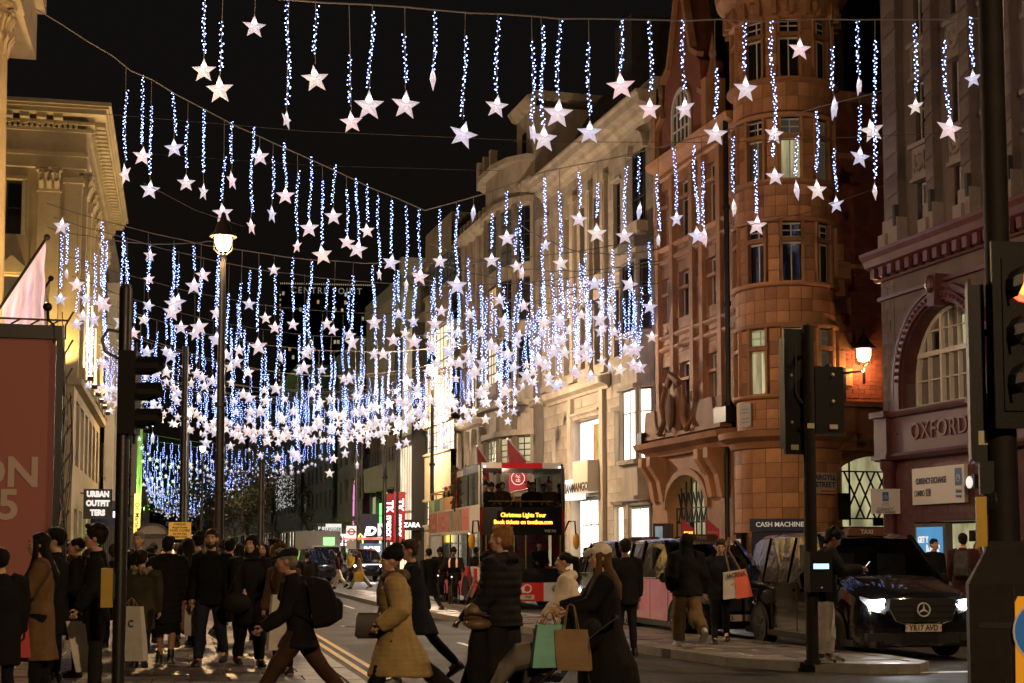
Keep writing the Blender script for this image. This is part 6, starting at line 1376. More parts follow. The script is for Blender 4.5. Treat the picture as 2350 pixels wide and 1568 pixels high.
street_tree('bushy dark street tree with visible fork right of the street lamp', 645, 128, 11.0, 1.5, 6, 3)
street_tree('dark street tree beside the yellow notice, left of the lamp', 470, 150, 10, 1.7, 8, 4)
street_tree('low bushy tree behind the flat cap man', 600, 190, 11, 1.8, 8, 5)
street_tree('small tree dotted with yellow lights left of the street lamp', 535, 210, 13, 1.8, 8, 6)
street_tree('sparse tree in front of the far grey block', 705, 160, 11, 1.5, 3, 8)
# ================================================================== STAR LIGHTS
def star_mesh(m):
 mb = MB(m); n = 5; R1, R2, T = 1.0, 0.43, 0.26; vs = []
 for i in range(2*n): a = math.pi/2 + math.pi*i/n; q = R1 if i % 2 == 0 else R2; vs.append((q*math.cos(a), 0, q*math.sin(a)))
 vs += [(0, -T, 0), (0, T, 0)]; fs = []
 for i in range(2*n): fs += [(i, (i+1) % (2*n), 10), ((i+1) % (2*n), i, 11)]
 mb.add(vs, fs); return mb.mesh('star')
STAR = {k: star_mesh(k) for k in ('star_white', 'star_blue', 'star_warm', 'star_pink')}
mb = MB('star_bulb'); mb.add([(0, 0, .2), (.16, 0, 0), (0, .16, 0), (-.16, 0, 0), (0, -.16, 0), (0, 0, -.12)], [(0,1,2),(0,2,3),(0,3,4),(0,4,1),(2,1,5),(3,2,5),(4,3,5),(1,4,5)]); BULB = mb.mesh('bulb')
mat('wire_pale', (0.16, 0.14, 0.12), 0.7); mat('wire_dark', (0.05, 0.045, 0.04), 0.7)
mb = MB('wire_pale'); mb.tube([(0, 0, 0), (0.004, 0, -0.5), (0, 0, -1)], 0.009, 4, cap=False); WIRE = mb.mesh('wire')
def led_mesh(L, seed, big=1.0):
 r = random.Random(seed); mb = MB('led_bead'); z = 0.0; a = 0
 while z < L:
  for k in range(2 if r.random() < .5 else 1):
   a += 2.4; q = 0.04*r.uniform(0.5, 1.25); s = 0.0165*big*r.uniform(0.8, 1.2); wob = 0.05*math.sin(z*2.3+seed)
   c = Vector((q*math.cos(a)+wob, q*math.sin(a), -z-r.uniform(0, 0.03)))
   mb.add([c+Vector(v)*s for v in ((0,0,1),(1,0,0),(0,1,0),(-1,0,0),(0,-1,0),(0,0,-1))], [(0,1,2),(0,2,3),(0,3,4),(0,4,1),(2,1,5),(3,2,5),(4,3,5),(1,4,5)])
  z += 0.068
 mb.tube([(0.05*math.sin(0.3*i*2.3+seed), 0, -0.3*i) for i in range(int(L/0.3)+1)], 0.006, 3, 'wire_dark', cap=False) if L > 0.6 else None
 return mb.mesh('light_string')
LED = {}
def led(L, seed, big=1.0):
 L = max(0.3, round(L*5)/5); k = (L, seed % 3, round(big, 1))
 if k not in LED: LED[k] = led_mesh(L, 3+seed % 3, big)
 return LED[k], L
WEIGHT = {'star_white': 0.5, 'star_blue': 0.2, 'star_warm': 0.2, 'star_pink': 0.1}
n_star = 0
def drop(top, z_led0, z_led1, z_star, R1, rot, tint, label, group, big=1.0, tilt=0.0):
 """one pendant: lead wire, string of light beads, star lantern with its bulb"""
 global n_star; n_star += 1
 S = thing('star_pendant', label, 'star light', top, 0, group); zt = top[2]; S.rotation_euler = (rng.gauss(0, .012), rng.gauss(0, .014), 0)
 link('wire', WIRE, S, (0, 0, 0), 0, (1, 1, max(0.05, zt - z_star - R1)))
 if z_led0 is not None and z_led0 - z_led1 > 0.25:
  m, L = led(z_led0-z_led1, n_star, big); link('light_string', m, S, (0, 0, z_led0-zt), rng.uniform(0, 6), (1, 1, (z_led0-z_led1)/L))
 st = link('star', STAR[tint], S, (0, 0, z_star-zt), (rng.uniform(-.12, .12), rng.gauss(0, .09), rot), (R1, R1, R1)); link('bulb', BULB, st, (0, 0, 0.36))
 return S
def cable(name_label, pts, r=0.02, wob=0.03):
 mb = MB('wire_pale'); P_ = []
 for a, b in zip(pts[:-1], pts[1:]):
  a = Vector(a); b = Vector(b); n = max(2, int((b-a).length/0.8))
  for i in range(n): P_.append(a.lerp(b, i/n) + Vector((0, rng.uniform(-wob, wob), rng.uniform(-wob, wob))))
 P_.append(Vector(pts[-1])); mb.tube(P_, r, 5)
 return tag(mb.build('cable', fix=False), name_label, 'cable', 'cables strung across the street')
ORD = ['first', 'second', 'third', 'fourth', 'fifth', 'sixth', 'seventh', 'eighth', 'ninth', 'tenth', 'eleventh', 'twelfth', 'thirteenth', 'fourteenth', 'fifteenth', 'sixteenth', 'seventeenth', 'eighteenth', 'nineteenth', 'twentieth']
ORD += ['twenty-'+o for o in ORD[:9]] + ['thirtieth'] + ['thirty-'+o for o in ORD[:9]]
def pix_row(items, cab, dfun, rowname, side, group, rcab=0.02):
 """items measured off the photograph: x, star y, star radius, string top, string bottom (None = no beads), facing"""
 cab3 = [at(x*SC, y*SC, dfun(x)) for x, y in cab]; cable(rowname[0].upper()+rowname[1:] + ' carrying star pendants', cab3, rcab)
 def cab_y(x):
  for (x0, y0), (x1, y1) in zip(cab[:-1], cab[1:]):
   if x0 <= x <= x1: return y0+(y1-y0)*(x-x0)/(x1-x0)
  return cab[0][1] if x < cab[0][0] else cab[-1][1]
 items = sorted(items)
 for i, (x, ys, r, t0, t1, face) in enumerate(items):
  d = dfun(x); top = at(x*SC, cab_y(x)*SC, d); X, Y_ = top.x, top.y
  zz = lambda y: at(x*SC, y*SC, d).z
  R1 = r*SC*d/1500.0*1.12; tint = rng.choices(list(WEIGHT), list(WEIGHT.values()))[0]
  rot = {'f': rng.uniform(-.25, .25)-0.1, 'n': 1.0*rng.choice((-1, 1)), 'e': 1.38}[face]
  long_ = (t1 is not None) and (t1-t0 > 150)
  look = {'f': 'facing front', 'n': 'turned half away', 'e': 'seen edge-on'}[face]; beads = 'no bead string' if t0 is None else ('long bead string' if long_ else 'short bead string')
  col = {'star_white': 'white', 'star_blue': 'bluish', 'star_warm': 'warm white', 'star_pink': 'pinkish'}[tint]
  drop(top, None if t0 is None else zz(t0), None if t0 is None else zz(t1), zz(ys), R1, rot, tint, f'{col} star {look}, {beads}, {ORD[i]} on {rowname}', group, 1.0)
R1S = [(471,162,27,-2,125,'f'),(512,207,31,45,165,'f'),(586,62,26,None,None,'f'),(663,275,22,-2,240,'n'),(724,180,31,10,125,'f'),(801,281,25,128,245,'f'),(855,243,33,28,200,'f'),(929,240,32,78,190,'f'),(997,182,26,28,160,'e'),(1068,310,32,85,265,'f'),(1142,245,26,38,215,'f'),(1220,305,24,95,278,'n'),(1242,318,31,60,285,'f'),(1283,262,33,45,220,'f'),(1351,305,28,100,265,'f'),(1425,198,32,45,165,'f'),(1493,250,25,45,210,'f'),(1567,250,27,48,205,'n'),(1640,308,27,158,275,'f'),(1707,205,30,50,165,'f'),(1771,406,22,50,365,'f'),(1834,113,26,None,None,'f'),(1904,250,28,105,210,'e'),(1968,198,22,50,172,'e'),(2008,440,20,95,415,'n'),(2101,245,20,50,215,'n'),(2166,297,31,95,268,'f'),(2230,180,21,40,155,'n')]
pix_row(R1S, [(380,-30),(470,-22),(660,-2),(930,15),(1080,28),(1220,38),(1350,43),(1500,46),(1650,45),(1800,47),(1960,44),(2100,45),(2245,42)], lambda x: 33.0+(x-660)/1600*3.0, 'the topmost cable', 'left', 'stars on the topmost cable')
R2L = [(289,400,25,205,365,'n'),(327,358,22,172,330,'f'),(348,435,22,243,400,'f'),(400,340,22,212,310,'f'),(432,420,20,280,385,'f'),(468,440,20,250,395,'n'),(515,490,23,360,462,'f'),(533,415,22,280,375,'n'),(580,520,20,292,485,'n'),(596,360,21,None,None,'f'),(627,492,21,360,455,'n'),(655,450,21,328,430,'f'),(683,565,17,390,540,'n'),(714,525,22,360,500,'f'),(740,585,23,415,560,'f'),(767,497,20,378,470,'f'),(795,555,18,435,535,'f'),(820,572,22,410,550,'f'),(843,530,17,420,510,'f'),(868,630,14,450,612,'n'),(899,602,20,460,580,'f'),(934,655,15,470,635,'n'),(962,635,20,482,615,'f')]
pix_row(R2L, [(80,20),(260,130),(300,160),(400,212),(540,290),(700,362),(850,430),(975,483)], lambda x: 46.0+(x-80)/900*5.0, 'the left slanting cable', 'left', 'stars on the left slanting cable')
R2R = [(1010,600,17,480,580,'f'),(1048,655,24,470,630,'f'),(1087,490,20,None,None,'e'),(1130,598,18,490,572,'f'),(1161,547,20,437,520,'f'),(1195,628,18,465,605,'n'),(1250,563,16,410,540,'n'),(1284,605,18,440,582,'f'),(1328,503,20,395,480,'f'),(1372,535,23,420,500,'f'),(1436,542,20,380,520,'f'),(1467,485,22,360,445,'e'),(1510,552,16,400,530,'n'),(1548,503,19,340,480,'n'),(1593,540,21,335,510,'f'),(1609,545,24,372,520,'n'),(1680,478,21,312,445,'e'),(1733,518,23,345,490,'f'),(1776,308,24,None,None,'f'),(1826,437,24,310,405,'n'),(1873,437,25,256,395,'f'),(1915,470,20,340,440,'n'),(1973,362,25,240,330,'f'),(2000,300,27,None,None,'f'),(2057,247,18,None,None,'n'),(2122,362,23,240,335,'f')]
pix_row(R2R, [(975,483),(1110,445),(1250,395),(1400,365),(1530,335),(1700,290),(1820,264),(1870,250),(2000,215),(2180,155)], lambda x: 51.0-(x-975)/1205*9.0, 'the right slanting cable', 'left', 'stars on the right slanting cable')
# further cables: real rows across the street, each with its own pendants
ROWS = [(48, 12.8, 11.9, 0.5, 10.5, 15.9), (50.5, 12.4, 11.9, 0.6, 8.5, 16.6), (53, 13.7, 13.3, 1.6, -4.6, 17.4), (54, 12.2, 11.8, 0.6, 9.5, 17.8), (55, 13.0, 13.2, 0.5, -4.6, 2.0), (56.5, 12.4, 12.0, 0.8, 7.5, 18.6), (57, 13.9, 13.3, 1.5), (62, 13.6, 13.3, 1.8), (66, 13.5, 13.1, 2.2), (70, 13.4, 12.8, 2.2), (73, 12.8, 13.2, 2.9), (76, 13.2, 12.6, 2.4), (79, 12.8, 12.9, 2.8), (82, 13.0, 12.6, 2.4), (85, 13.2, 13.0, 2.6), (88, 13.2, 13.2, 2.2), (91, 13.2, 13.2, 2.4), (94, 13.2, 13.2, 2.1), (97, 13.2, 13.2, 1.9), (101, 13.4, 13.2, 1.7), (143, 13.0, 12.8, 1.2), (148, 12.8, 12.6, 1.2), (154, 12.6, 12.6, 1.2), (162, 12.4, 12.4, 1.2), (178, 12.4, 12.4, 1.2), (195, 12.4, 12.4, 1.2), (205, 12.4, 12.4, 1.2), (215, 12.4, 12.4, 1.2), (226, 12.4, 12.4, 1.2), (238, 12.4, 12.4, 1.2), (250, 12.4, 12.4, 1.2), (264, 12.4, 12.4, 1.2), (280, 12.4, 12.4, 1.2), (296, 12.4, 12.4, 1.2), (312, 12.4, 12.4, 1.2), (330, 12.4, 12.4, 1.2), (350, 12.4, 12.4, 1.2)]
ROWNAMES = ['third', 'fourth', 'fifth', 'sixth', 'seventh', 'eighth', 'ninth', 'tenth', 'eleventh', 'twelfth', 'thirteenth', 'fourteenth', 'fifteenth', 'sixteenth', 'seventeenth', 'eighteenth', 'nineteenth', 'twentieth', 'twenty-first', 'twenty-second', 'twenty-third', 'twenty-fourth', 'twenty-fifth', 'twenty-sixth']
xl_full = lambda q: q[1]-q[0] > 15
far_star = MB('star_white'); far_led = MB('led_bead'); far_bulb = MB('star_bulb_far'); CAP = 299
for ri, (Y, zl, zr, sag, *xx) in enumerate(ROWS):
 cn = ROWNAMES[min(ri, 23)] + ' cable back' if len(xx) == 0 or xl_full(xx) else ORD[ri] + ' short side cable'
 xl, xr = xx if xx else (-4.6, 22-0.05*Y if Y < 150 else 13.0)
 pts = []
 for i in range(13): t = i/12; pts.append((xl+(xr-xl)*t, Y+0.8*math.sin(t*3+ri), zl+(zr-zl)*t-sag*4*t*(1-t)))
 if Y < 150: cable(f'pale sagging cable strung over the street, the {cn}', pts, 0.018)
 x = xl+0.5
 while x < xr-0.4:
  t = (x-xl)/(xr-xl); zc = zl+(zr-zl)*t-sag*4*t*(1-t); y = Y+0.8*math.sin(t*3+ri)+rng.uniform(-.5, .5)
  lead = rng.choice([0.08, 0.1, 0.15, 0.5, 0.9, 1.2]); L = rng.choice([0.9, 1.2, 1.5, 1.9, 2.3, 2.7]);
  if Y > 80: lead = min(lead, 0.5); L = min(L, 1.7)
  if rng.random() < 0.08: L = 0
  gap = rng.uniform(0.1, 0.25); R1 = rng.choice([0.24, 0.28, 0.31, 0.35])*(1.0 if Y < 140 else 0.85); zs = zc-lead-L-gap-R1
  rot = rng.uniform(-.3, .3) if rng.random() < 0.7 else rng.uniform(-1.4, 1.4); tint = rng.choices(list(WEIGHT), list(WEIGHT.values()))[0]
  big = 1.0 + max(0, (Y-60)/90)
  if n_star < CAP:
   drop((x, y, zc), zc-lead if L else None, zc-lead-L, zs, R1, rot, tint, f'small white star pendant in the dense rows, hung from the {cn}', f'stars on the {cn}', min(big, 1.6))
  else:
   c_, s_ = math.cos(rot), math.sin(rot); me = STAR['star_white']; k = len(far_star.v)
   for v in me.vertices: far_star.v.append((x+(v.co.x*c_-v.co.y*s_)*R1, y+(v.co.x*s_+v.co.y*c_)*R1, zs+v.co.z*R1))
   i_ = far_star._idx(tint)
   for p in me.polygons: far_star.f.append(tuple(k+q for q in p.vertices)); far_star.mi.append(i_)
   far_bulb.ell((x, y, zs+0.3*R1), (R1*0.2, R1*0.34, R1*0.28), 5, 3)
   if L:
    step = 0.085*min(big, 2.0); nb = int(L/step); sz = 0.0175*min(big, 3.0)
    for b in range(nb):
     c = Vector((x+rng.uniform(-.05, .05), y+rng.uniform(-.05, .05), zc-lead-b*step))
     far_led.add([c+Vector(v)*sz for v in ((0,0,1.3),(1,0,0),(-.5,.87,0),(-.5,-.87,0))], [(0,1,2),(0,2,3),(0,3,1),(3,2,1)])
  x += rng.uniform(0.55, 0.95) if 64 < Y < 110 or xx else rng.uniform(0.7, 1.15) if Y < 140 else rng.uniform(0.5, 0.9)
T_ = thing('distant_star_lights', 'distant glittering mass of star and bead lights down the street', 'lights'); T_['kind'] = 'stuff'
for m_, n_ in ((far_star, 'stars'), (far_led, 'bead_strings'), (far_bulb, 'bulbs')): o = m_.build(n_, T_, fix=False); o['kind'] = 'stuff'
for o in [q for q in COL.objects if q.get('label', '').endswith('carrying star pendants')]: o['label'] = 'pale twisted cable, ' + o['label'][0].lower() + o['label'][1:]
for a, b, lab in (((245, 262, 50), (1200, 322, 46), 'thin plain wire below the topmost cable, crossing the dark sky'), ((300, 350, 55), (1150, 392, 52), 'lower thin plain wire crossing the dark sky'), ((1180, 325, 46), (2262, 302, 36), 'thin wire from the stone tower to the signal pole'), ((1680, 525, 44), (2030, 425, 40), 'thin wire sloping up past the brick turret'), ((330, 420, 44), (560, 520, 47), 'thin slack wire below the left slanting cable')):
 p, q = at(a[0]*SC, a[1]*SC, a[2]), at(b[0]*SC, b[1]*SC, b[2]); mb = MB('wire_dark'); mb.tube([p, p.lerp(q, .5)-Vector((0, 0, .15)), q], 0.01, 4); tag(mb.build('wire', fix=False), lab, 'wire')
# ================================================================== VEHICLES (local frame: front at y=0 facing -Y, x to the viewer's right)
mat('paint_black', (0.006, 0.006, 0.007), 0.09, coat=0.8, spec=0.3, bump=0.1, bscale=2.5); mat('paint_pink', (0.66, 0.27, 0.44), 0.3, var=0.25, vscale=1.1, coat=0.6); mat('tyre', (0.014, 0.014, 0.014), 0.75, bump=0.1, bscale=60); mat('rim_grey', (0.34, 0.33, 0.33), 0.45, metal=0.3); mat('rim_dark', (0.05, 0.05, 0.052), 0.4, metal=0.8)
mat('chrome', (0.65, 0.65, 0.66), 0.12, metal=1.0); mat('plate_yellow', (0.5, 0.42, 0.33), 0.45); mat('plate_white', (0.58, 0.52, 0.45), 0.45); mat('seat_dark', (0.03, 0.03, 0.03), 0.8); mat('paint_grey', (0.06, 0.06, 0.065), 0.2, coat=1.0); mat('headlamp_glass', (0.25, 0.26, 0.27), 0.08, metal=0.5); mat('taxi_orange', (0.07, 0.022, 0.01), 0.4)
def section(y, zb, zm, zbelt, ztop, wb, wm, wbelt, wtop, crown=0.03):
 h = [(0, zb), (wb*0.92, zb), (wb, zb+0.07), (wm, zm), (wbelt, zbelt), (wtop, max(zbelt+0.005, ztop-0.07)), (wtop*0.86, ztop), (0, ztop+crown)]
 return [(x, y, z) for x, z in h] + [(-x, y, z) for x, z in h[-2:0:-1]]
def car_body(parent, secs, partmap, default):
 """loft the sections; each face goes to the part its place belongs to"""
 groups = {}; n = len(secs[0]); half = 7
 for i in range(len(secs)-1):
  for j in range(n):
   seg = j if j < half else 13-j
   nm, m = partmap(i, seg, j >= half) or ('body', default)
   groups.setdefault(nm, MB()).add([secs[i][j], secs[i][(j+1) % n], secs[i+1][(j+1) % n], secs[i+1][j]], [(0, 1, 2, 3)], m)
 groups['body'].add(secs[0], [tuple(range(n-1, -1, -1))], default); groups['body'].add(secs[-1], [tuple(range(n))], default)
 out = {}
 for nm, mb in groups.items():
  me = mb.mesh(nm); bm = bmesh.new(); bm.from_mesh(me); bmesh.ops.remove_doubles(bm, verts=bm.verts, dist=0.0005); bmesh.ops.recalc_face_normals(bm, faces=bm.faces); bm.to_mesh(me); bm.free()
  me.polygons.foreach_set('use_smooth', [True]*len(me.polygons)); me.set_sharp_from_angle(angle=R_(42)); out[nm] = link(nm, me, parent)
 return out
def wheel(parent, x, y, r, w=0.22, rim='rim_grey', spokes=10, name='wheel'):
 s = 1 if x > 0 else -1
 hub = bpy.data.objects.new(name, None); COL.objects.link(hub); hub.parent = parent; hub.location = (x, y, r)
 mb = MB('tyre'); mb.lathe([(r*0.64, -w/2), (r*0.93, -w/2), (r, -w*0.32), (r, w*0.32), (r*0.93, w/2), (r*0.64, w/2)], (0, 0, 0), 26, axis='x'); mb.build('tyre', hub, smooth=40)
 mb = MB(rim); e = s*w*0.5; mb.lathe([(r*0.66, e*0.96), (r*0.6, e*0.96), (r*0.57, e*0.6), (r*0.3, e*0.5), (0, e*0.5)], (0, 0, 0), 22, axis='x')
 for k in range(spokes): a = 2*math.pi*k/spokes; mb.bar((e*0.8, 0.1*r*math.cos(a), 0.1*r*math.sin(a)), (e*0.88, 0.6*r*math.cos(a), 0.6*r*math.sin(a)), 0.05, 0.03)
 mb.ell((e*0.82, 0, 0), (0.03, r*0.15, r*0.15), 10, 6); mb.build('rim', hub, smooth=40)
def arch(mb, x, y, r, m='black_plastic'):
 s = 1 if x > 0 else -1; n = 12
 mb.add([(x, y+r*math.cos(math.pi*i/n), 0.30+r*math.sin(math.pi*i/n)) for i in range(n+1)], [tuple(range(n+1))], m)
 for i in range(n):
  a0, a1 = math.pi*i/n, math.pi*(i+1)/n; R2 = r*1.1
  mb.quad((x, y+r*math.cos(a0), .30+r*math.sin(a0)), (x, y+r*math.cos(a1), .30+r*math.sin(a1)), (x+s*.02, y+R2*math.cos(a1), .30+R2*math.sin(a1)), (x+s*.02, y+R2*math.cos(a0), .30+R2*math.sin(a0)), m)
# ---- black van taxi
S = thing('taxi_van', 'black taxi van with bright headlights, three-pointed star badge and plate YR17 AVD', 'taxi', (11.0, 20.9, 0), R_(-1))
secs = [section(*q) for q in (
 (0.02, .22, .50, .70, .78, .70, .74, .74, .66), (0.05, .20, .52, .78, .88, .84, .86, .84, .76), (0.14, .20, .55, .88, .98, .93, .94, .90, .80), (0.30, .20, .60, .95, 1.05, .955, .96, .93, .80), (0.62, .22, .62, 1.05, 1.17, .96, .965, .95, .80), (1.0, .22, .62, 1.10, 1.25, .96, .965, .95, .84),
 (1.35, .22, .62, 1.12, 1.54, .96, .965, .95, .84), (1.75, .22, .62, 1.12, 1.84, .96, .965, .95, .82), (2.05, .22, .62, 1.12, 1.92, .96, .965, .95, .80), (2.6, .22, .62, 1.12, 1.95, .96, .965, .95, .775), (3.7, .22, .62, 1.12, 1.95, .96, .965, .95, .78), (4.6, .24, .62, 1.12, 1.92, .96, .965, .95, .77), (4.95, .28, .62, 1.12, 1.84, .95, .955, .94, .74), (5.08, .32, .62, 1.10, 1.70, .92, .93, .92, .72), (5.14, .36, .62, 1.05, 1.2, .86, .88, .86, .70))]
def vmap(i, seg, left):
 if i in (5, 6) and seg in (5, 6): return ('windscreen', 'car_glass')
 if seg == 4 and 6 <= i <= 11: return ('side_window', 'cab_glass')
car_body(S, secs, vmap, 'paint_black')
mb = MB('seat_dark'); mb.box(-0.9, 0.9, 2.3, 2.5, 0.5, 1.75); [mb.box(x-0.25, x+0.25, 1.9, 2.1, 0.7, 1.62) for x in (-0.45, 0.45)]; mb.box(-0.9, 0.9, 1.05, 1.35, 0.9, 1.16); mb.build('interior', S)
mb = MB('paint_black')
for s_ in (-1, 1):
 for y in (2.95, 4.1): mb.bar((s_*0.955, y, 1.12), (s_*0.785, y, 1.88), 0.04, 0.03)
 mb.bar((s_*0.925, 1.02, 1.16), (s_*0.80, 1.95, 1.90), 0.07, 0.05); mb.box(s_*0.968-0.004, s_*0.968+0.004, 1.2, 4.8, 0.72, 0.76)
mb.build('pillars', S)
for q in ((-1, .95), (-1, 4.15), (1, .95), (1, 4.15)): mb = MB('black_plastic'); arch(mb, q[0]*0.972, q[1], 0.42); mb.build('wheel_arch', S, fix=False)
mb = MB('black_plastic'); mb.box(-0.975, 0.975, 0.3, 4.9, 0.2, 0.3); mb.build('sills', S)
for s_ in (-1, 1):
 for y in (0.95, 4.15): wheel(S, s_*0.88, y, 0.335, 0.235, 'rim_dark', 5)
mb = MB('black_plastic'); gp = [(-0.52, 0.93), (-0.56, 0.75), (-0.42, 0.58), (0.42, 0.58), (0.56, 0.75), (0.52, 0.93)]; mb.prism(gp, -0.06, 0.1)
for z in (0.66, 0.75, 0.84): mb.box(-0.5, 0.5, -0.068, -0.055, z-0.008, z+0.008, 'black_plastic')
mb.box(-0.62, 0.62, -0.02, 0.05, 0.26, 0.42); [mb.box(s_*0.76-0.14, s_*0.76+0.14, -0.03, 0.06, 0.30, 0.42) for s_ in (-1, 1)]; gr = mb.build('grille', S)
mat('badge_silver', (0.5, 0.5, 0.5), 0.35); mb = MB('badge_silver'); mb.lathe([(0.092, 0), (0.108, 0), (0.108, 0.02), (0.092, 0.02)], (0, -0.10, 0.77), 28, axis='y')
for a in (90, 210, 330): mb.prism([(0.1*math.cos(R_(a)), 0.77+0.1*math.sin(R_(a))), (0.016*math.cos(R_(a+90)), 0.77+0.016*math.sin(R_(a+90))), (0.016*math.cos(R_(a-90)), 0.77+0.016*math.sin(R_(a-90)))], -0.10, -0.085)
mb.build('badge', gr)
mb = MB('chrome'); mb.tube([(-0.6, -0.05, 0.92), (-0.45, -0.075, 0.6), (-0.3, -0.08, 0.555), (0.3, -0.08, 0.555), (0.45, -0.075, 0.6), (0.6, -0.05, 0.92)], 0.008, 5); mb.build('trim', S)
mb = MB('plate_yellow'); mb.box(-0.29, 0.29, -0.085, -0.06, 0.44, 0.555); pl = mb.build('number_plate', S); text('lettering', '· YR17 AVD ·', 0.115, 'ink_dark', pl, (0, -0.088, 0.498), bold=0.002, sx=0.9)
for s_ in (-1, 1):
 mb = MB('headlamp_glass'); mb.add([(s_*0.54, -0.03, .80), (s_*0.60, -0.03, .70), (s_*0.80, 0.02, .76), (s_*0.925, 0.13, .93), (s_*0.92, 0.15, .97), (s_*0.72, 0.03, .90)], [tuple(range(6)) if s_ < 0 else tuple(range(5, -1, -1))]); hl = mb.build('headlight', S, fix=False)
 mb = MB('headlight'); mb.prism([(s_*0.74-0.14, .91), (s_*0.74-0.11, .77), (s_*0.74+0.12, .79), (s_*0.74+0.14, .93)], -0.02, -0.01); mb.build('beam_lens', hl, (0, -0.01, 0))
 spotlight('headlight_beam', (s_*0.72, -0.12, 0.84), (s_*0.72, -10, -0.55), (0.92, 0.97, 1.0), 120, 60, 0.7, 0.05, S)
 mb = MB('paint_black'); mb.ell((s_*1.07, 1.35, 1.16), (0.11, 0.09, 0.13), 12, 8); mb.bar((s_*0.93, 1.4, 1.1), (s_*1.05, 1.38, 1.12), 0.05); mb.build('wing_mirror', S, smooth=60)
mb = MB('taxi_orange'); mb.loft([[(x*k, y_+dy*k2, z) for x, y_, dy, k2 in ((-.32, 1.95, -.1, 1), (.32, 1.95, -.1, 1), (.32, 1.95, .16, 1), (-.32, 1.95, .16, 1))] for z, k in ((1.9, 1.0), (2.0, 0.98), (2.03, 0.8))]); tx = mb.build('taxi_sign', S); text('lettering', 'TAXI', 0.1, 'grey_ink', tx, (0, 1.84, 1.96), bold=0.003)
mb = MB('iron'); mb.bar((-0.5, 1.02, 1.23), (0.1, 1.22, 1.4), 0.015); mb.bar((0.2, 1.02, 1.23), (0.7, 1.18, 1.36), 0.015); mb.build('wipers', S)
mb = MB('black_plastic'); [mb.box(s_*0.972-0.003, s_*0.972+0.003, y, y+0.012, 0.32, 1.1) for s_ in (-1, 1) for y in (1.45, 2.5, 3.6)]; [mb.box(s_*0.985-0.012, s_*0.985+0.012, y, y+0.16, 0.98, 1.02, 'paint_black') for s_ in (-1, 1) for y in (2.28, 2.6)]; mb.build('doors', S)
